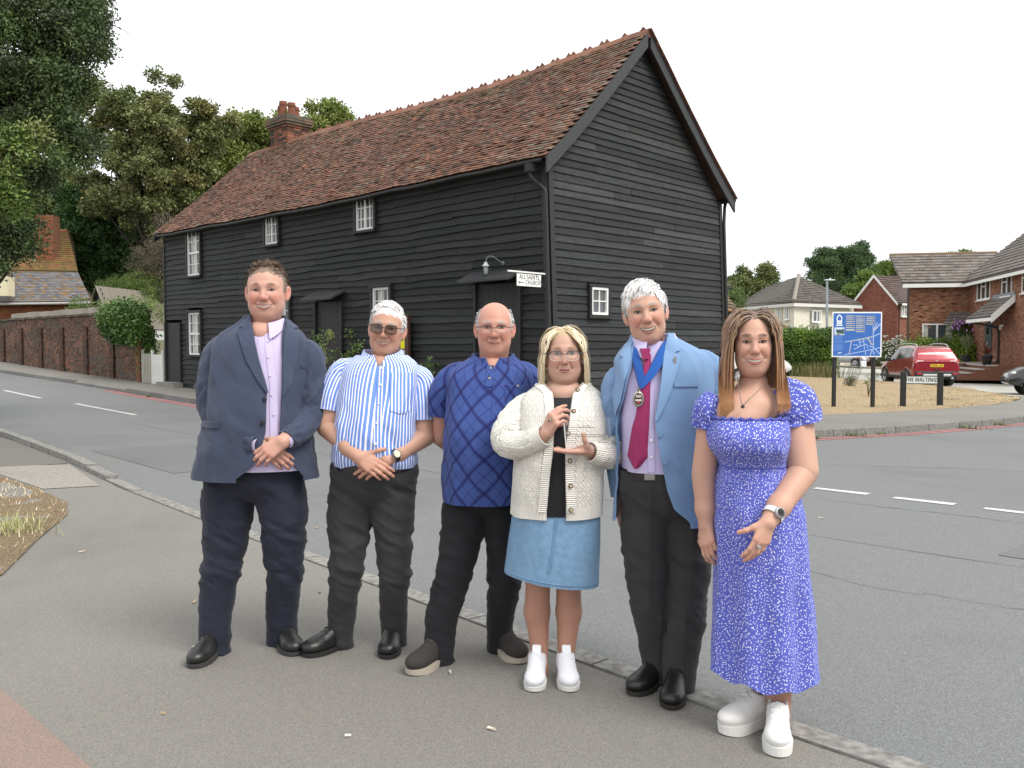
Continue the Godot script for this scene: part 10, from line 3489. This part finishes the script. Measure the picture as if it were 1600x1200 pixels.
func woman_in_dress() -> void:
	var p := person("smiling long-haired woman in blue and white print midi dress", V3(0.961,0.024,-3.35))
	var skin := Color(0.6,0.355,0.265)
	var body := MB.new()
	core_body(body, [[V3(-0.03,1.337,-0.03), V3(-0.025,1.041,0), 0.045,0.1], [V3(-0.025,1.041,0), V3(0.008,0.791,0), 0.1,0.13], [V3(0.013,0.766,0), V3(0.04,0.211,0), 0.085,0.05], [V3(0.033,0.766,0), V3(0.061,0.223,0.03), 0.085,0.05]], skin)
	var xf := head_xf(V3(-0.037,1.501,-0.005), -0.16,0.03,0.02,0.985)
	head(body, xf, {skin = skin, wide = 0.97, jaw = 0.15, fat = 0.2, smile = 0.95, open = 0.0085, age = 0.1, lashes = 1.0, nose = 0.98, neck = 0.05, nape = V3(-0.016,1.336,-0.045), hair = Color(0.15,0.1,0.075), hairline = 0.09, flush = 0.45, squint = 0.55, brow = Color(0.14,0.085,0.06), seed = 19, lips = Color(0.5,0.18,0.17), ears = false, iris = Color(0.06,0.045,0.03)})
	var f := Field.new(V3(-0.208,1.1,-0.14), V3(0.134,1.374,0.17), 0.0075)
	f.ellip(V3(-0.058,1.24,0.005), V3(0.115,0.075,0.085), 0.04)
	f.capsule(V3(-0.028,1.342,-0.02), V3(-0.037,1.263,-0.01), 0.054,0.07,0.04)
	f.capsule(V3(-0.164,1.237,-0.03), V3(0.1,1.262,-0.03), 0.055,0.06,0.05)
	f.ellip(V3(-0.087,1.206,0.04), V3(0.085,0.05,0.07), 0.03)
	f.mesh_into(body, skin)
	for a in [[V3(0.122,1.238,-0.02), V3(0.14,1.014,0.07), 0.077,0.058], [V3(-0.181,1.224,-0.04), V3(-0.211,0.98,-0.04), 0.052,0.047]]:
		var g := Field.new(a[0].min(a[1]) - Vector3.ONE * 0.1, a[0].max(a[1]) + Vector3.ONE * 0.1,0.0075)
		g.capsule(a[0], a[1], a[2], a[3], 0.01)
		g.mesh_into(body, skin)
	hand(body, V3(-0.031,0.848,0.215), V3(0.14,1.009,0.07), V3(-0.082,0.735,0.245) - V3(-0.031,0.848,0.215), V3(0.45,0.1,1), 1.0, [[0.25,0.3,0.25], [0.25,0.35,0.25], [0.3,0.35,0.25], [0.3,0.35,0.25]], skin, {size = 0.94, arm = [0.0315,0.06], spread = 0.0})
	hand(body, V3(-0.204,0.792,-0.02), V3(-0.211,0.98,-0.04), V3(-0.202,0.671,0.02) - V3(-0.204,0.792,-0.02), V3(-0.8,0,0.6), 1.0, [[0.3,0.4,0.3], [0.35,0.45,0.3], [0.4,0.45,0.3], [0.4,0.5,0.3]], skin, {size = 0.94, arm = [0.0315,0.05]})
	var lg := Field.new(V3(0.013,-0.157,-0.16), V3(0.109,0.359,0.2), 0.0065)
	lg.capsule(V3(0.056,0.225,-0.03), V3(0.05,0.012,-0.06), 0.056,0.034,0.01)
	lg.capsule(V3(0.05,0.012,-0.06), V3(0.042,-0.01,-0.05), 0.034,0.036,0.01)
	lg.capsule(V3(0.059,0.255,0.05), V3(0.078,0.012,0.04), 0.06,0.036,0.01)
	lg.capsule(V3(0.078,0.012,0.04), V3(0.07,-0.016,0.06), 0.036,0.038,0.01)
	lg.mesh_into(body, Color(0.5,0.275,0.2))
	obj("body", body, M.skin, p)
	var hr := MB.new()
	var dark := [Color(0.13,0.088,0.066), Color(0.18,0.12,0.085), Color(0.1,0.07,0.055), Color(0.24,0.16,0.11)]
	for part in [[2600,0.0,31], [1900,1.0,32]]:
		strands(hr, xf, {count = part[0], wide = 1.02, seed = part[2], cols = dark, tip = Color(0.5,0.25,0.11), steps = 16, thick = 0.003, lift = 0.02, hug = -0.01, gravity = 0.55, messy = 0.02,
			where = func(o: Vector3, u: Vector3): return (o.y > 0.05 and u.z < 0.76) or (o.y > -0.02 and u.z < 0.3),
			flow = func(o: Vector3, u: Vector3, r): return V3(signf(o.x - 0.004) * 1.0,0.15,0.1 * signf(u.z)) + u * 0.2,
			length = func(o: Vector3, u: Vector3, r): return (0.25 + maxf(o.y, 0.0) * 1.1 + 0.04 * u.z) * r.randf_range(0.85,1.08) + (0.03 if o.x < 0 else 0.0),
			push = func(q: Vector3):
				if q.y < 0.07 and q.z > -0.01 and absf(q.x) < 0.08:
					q.x = signf(q.x) * lerpf(absf(q.x), 0.079 if q.y < 0.035 else 0.066,0.85)
				if q.y < -0.03:
					q.x = signf(q.x) * clampf(absf(q.x), 0.06,0.112 + clampf((-0.03 - q.y) * 0.25,0.0,0.035))
				if q.y < -0.12 and q.z > -0.05:
					q.z = maxf(q.z, clampf((-0.12 - q.y) * 0.85,0.0,0.1) + 0.012)
				return q})
	obj("hair", hr, M.hair, p)
	var keys := [[0.2,0.02,0.0,0.202,0.19,0.17,2.1], [0.45,0.012,0.0,0.188,0.18,0.17,2.1], [0.7,0.0,0.0,0.175,0.172,0.17,2.2], [0.85,-0.01,0.0,0.168,0.165,0.165,2.2], [0.98,-0.03,0.0,0.14,0.14,0.132,2.2], [1.03,-0.04,0.0,0.128,0.135,0.125,2.2], [1.06,-0.047,0.01,0.135,0.15,0.12,2.2], [1.1,-0.06,0.025,0.15,0.172,0.115,2.2], [1.145,-0.062,0.025,0.153,0.172,0.115,2.2], [1.19,-0.055,0.005,0.155,0.155,0.11,2.2], [1.215,-0.05,0.0,0.152,0.13,0.105,2.2]]
	var l := loft_of(keys, 0.009,27,1.03)
	l.drape = [[9.0,0.011,0.95,0.4,1.6], [5.0,0.012,0.8,1.9,1.4]]
	var m := MB.new()
	l.shell(m, 0.2,1.212,70,90,0.004, Color.WHITE, [], func(an: float): return 0.012 * sin(an * 9.0 + 0.4) + 0.03 * maxf(0.0,-sin(an)))
	for sd in [[[V3(-0.154,1.282,-0.03), V3(-0.183,1.232,-0.03), V3(-0.187,1.167,-0.035)], [0.05,0.072,0.062]], [[V3(0.069,1.322,-0.03), V3(0.123,1.268,-0.01), V3(0.144,1.18,0)], [0.055,0.09,0.084]]]:
		limb(m, sd[0], sd[1], Color.WHITE, {fold = 0.011, seed = 28, bends = [[0.9,0.5,1.0]], sub = 10, seg = 40})
	var d := obj("dress", m, M.floral, p)
	var fr := MB.new()
	var nk := []
	for q in 41:
		var an := -1.5 + 3.0 * q / 40.0
		nk.append(l.point(an, 1.212,0.003 + 0.003 * sin(q * 2.6)) + V3(0,0.004 * cos(q * 2.1), 0))
	fr.tube(nk, 0.006,6, Color(0.1,0.12,0.5))
	obj("neck_frill", fr, M.twill, d)
	var wb := MB.new()
	var wv := []
	for q in 61:
		wv.append(l.point(TAU * q / 60.0,1.03,0.001))
	wb.tube(wv, 0.004,6, Color(0.1,0.12,0.5), false)
	obj("waist_seam", wb, M.twill, d)
	var nl := MB.new()
	var cp := smooth_path([V3(-0.107,1.365,0.055), V3(-0.11,1.318,0.095), V3(-0.103,1.267,0.115), V3(-0.073,1.291,0.11), V3(-0.02,1.329,0.075)], 6)
	nl.tube(cp, 0.0014,5, Color(0.3,0.28,0.26))
	var no := obj("necklace", nl, M.metal, p)
	var pd := MB.new()
	pd.lathe([[0.0,-0.008], [0.007,-0.004], [0.008,0.002], [0.0,0.007]], 8, Color(0.1,0.1,0.1), V3(-0.103,1.26,0.118))
	obj("pendant", pd, M.metal, no)
	watch(p, V3(-0.025,0.854,0.21), V3(0.14,1.009,0.07), 0.035, Color(0.78,0.78,0.77), Color(0.012,0.012,0.014), Color(0.75,0.75,0.74))
	var rg := MB.new()
	rg.tube([V3(-0.074,0.77,0.255), V3(-0.077,0.761,0.257)], 0.0105,10, Color(0.7,0.7,0.66))
	obj("ring", rg, M.metal, p)
	var sh := {length = 0.27, width = 0.049, sole = 0.04, welt = 0.1, toe = 0.036, mat = M.suede, laces = Color(0.78,0.78,0.77)}
	shoe(p, flat(V3(-0.048,-0.004,0.02)), -1.05, Color(0.72,0.705,0.69), Color(0.7,0.69,0.66), sh)
	shoe(p, flat(V3(0.033,-0.029,0.15)), -0.3, Color(0.74,0.73,0.72), Color(0.72,0.71,0.69), sh)

func passer_by() -> void:
	var at := V3(25.063,-0.017,-63) * V3(1,0,1) + V3(0,-0.35,0)
	var p := thing("person", "distant person in dark trousers walking past with a pale bag", "person", at)
	var b := MB.new()
	core_body(b, [[V3(0,0.06,0), V3(0.02,0.5,0), 0.05,0.06], [V3(0.12,0.06,-0.2), V3(0.06,0.5,-0.08), 0.05,0.06], [V3(0.02,0.5,0), V3(0.0,0.9,0), 0.07,0.1], [V3(0.06,0.5,-0.08), V3(0.0,0.9,0), 0.07,0.1], [V3(0,0.9,0), V3(0,1.4,0), 0.14,0.15], [V3(0,1.45,0), V3(0,1.62,0.0), 0.06,0.09], [V3(-0.17,1.4,0), V3(-0.2,0.85,0.05), 0.055,0.04], [V3(0.17,1.4,0), V3(0.22,0.85,0.05), 0.055,0.04]], Color(1,1,1))
	for k in b.v.size():
		b.c[k] = Color(0.02,0.025,0.035) if b.v[k].y < 0.92 else (Color(0.25,0.08,0.06) if b.v[k].y < 1.46 and absf(b.v[k].x) < 0.3 else Color(0.5,0.3,0.22))
	obj("body", b, M.cloth, p)
	var g := thing("carrier_bag", "pale carrier bag held by the distant walking person", "bag", at + V3(0.32,0.3,0.08))
	var m := MB.new()
	m.bbox(V3(0,0.22,0), V3(0.42,0.44,0.12), 0.04, Color(0.68,0.7,0.72))
	obj("sack", m, M.plain, g)
	var h := MB.new()
	h.tube(smooth_path([V3(-0.1,0.42,0), V3(-0.08,0.56,0), V3(0.02,0.56,0), V3(0.05,0.42,0)], 4), 0.01,5, Color(0.6,0.62,0.64))
	obj("handle", h, M.plain, g)

func V3(x: float, y: float, z: float) -> Vector3:
	return Vector3(x, y, z)
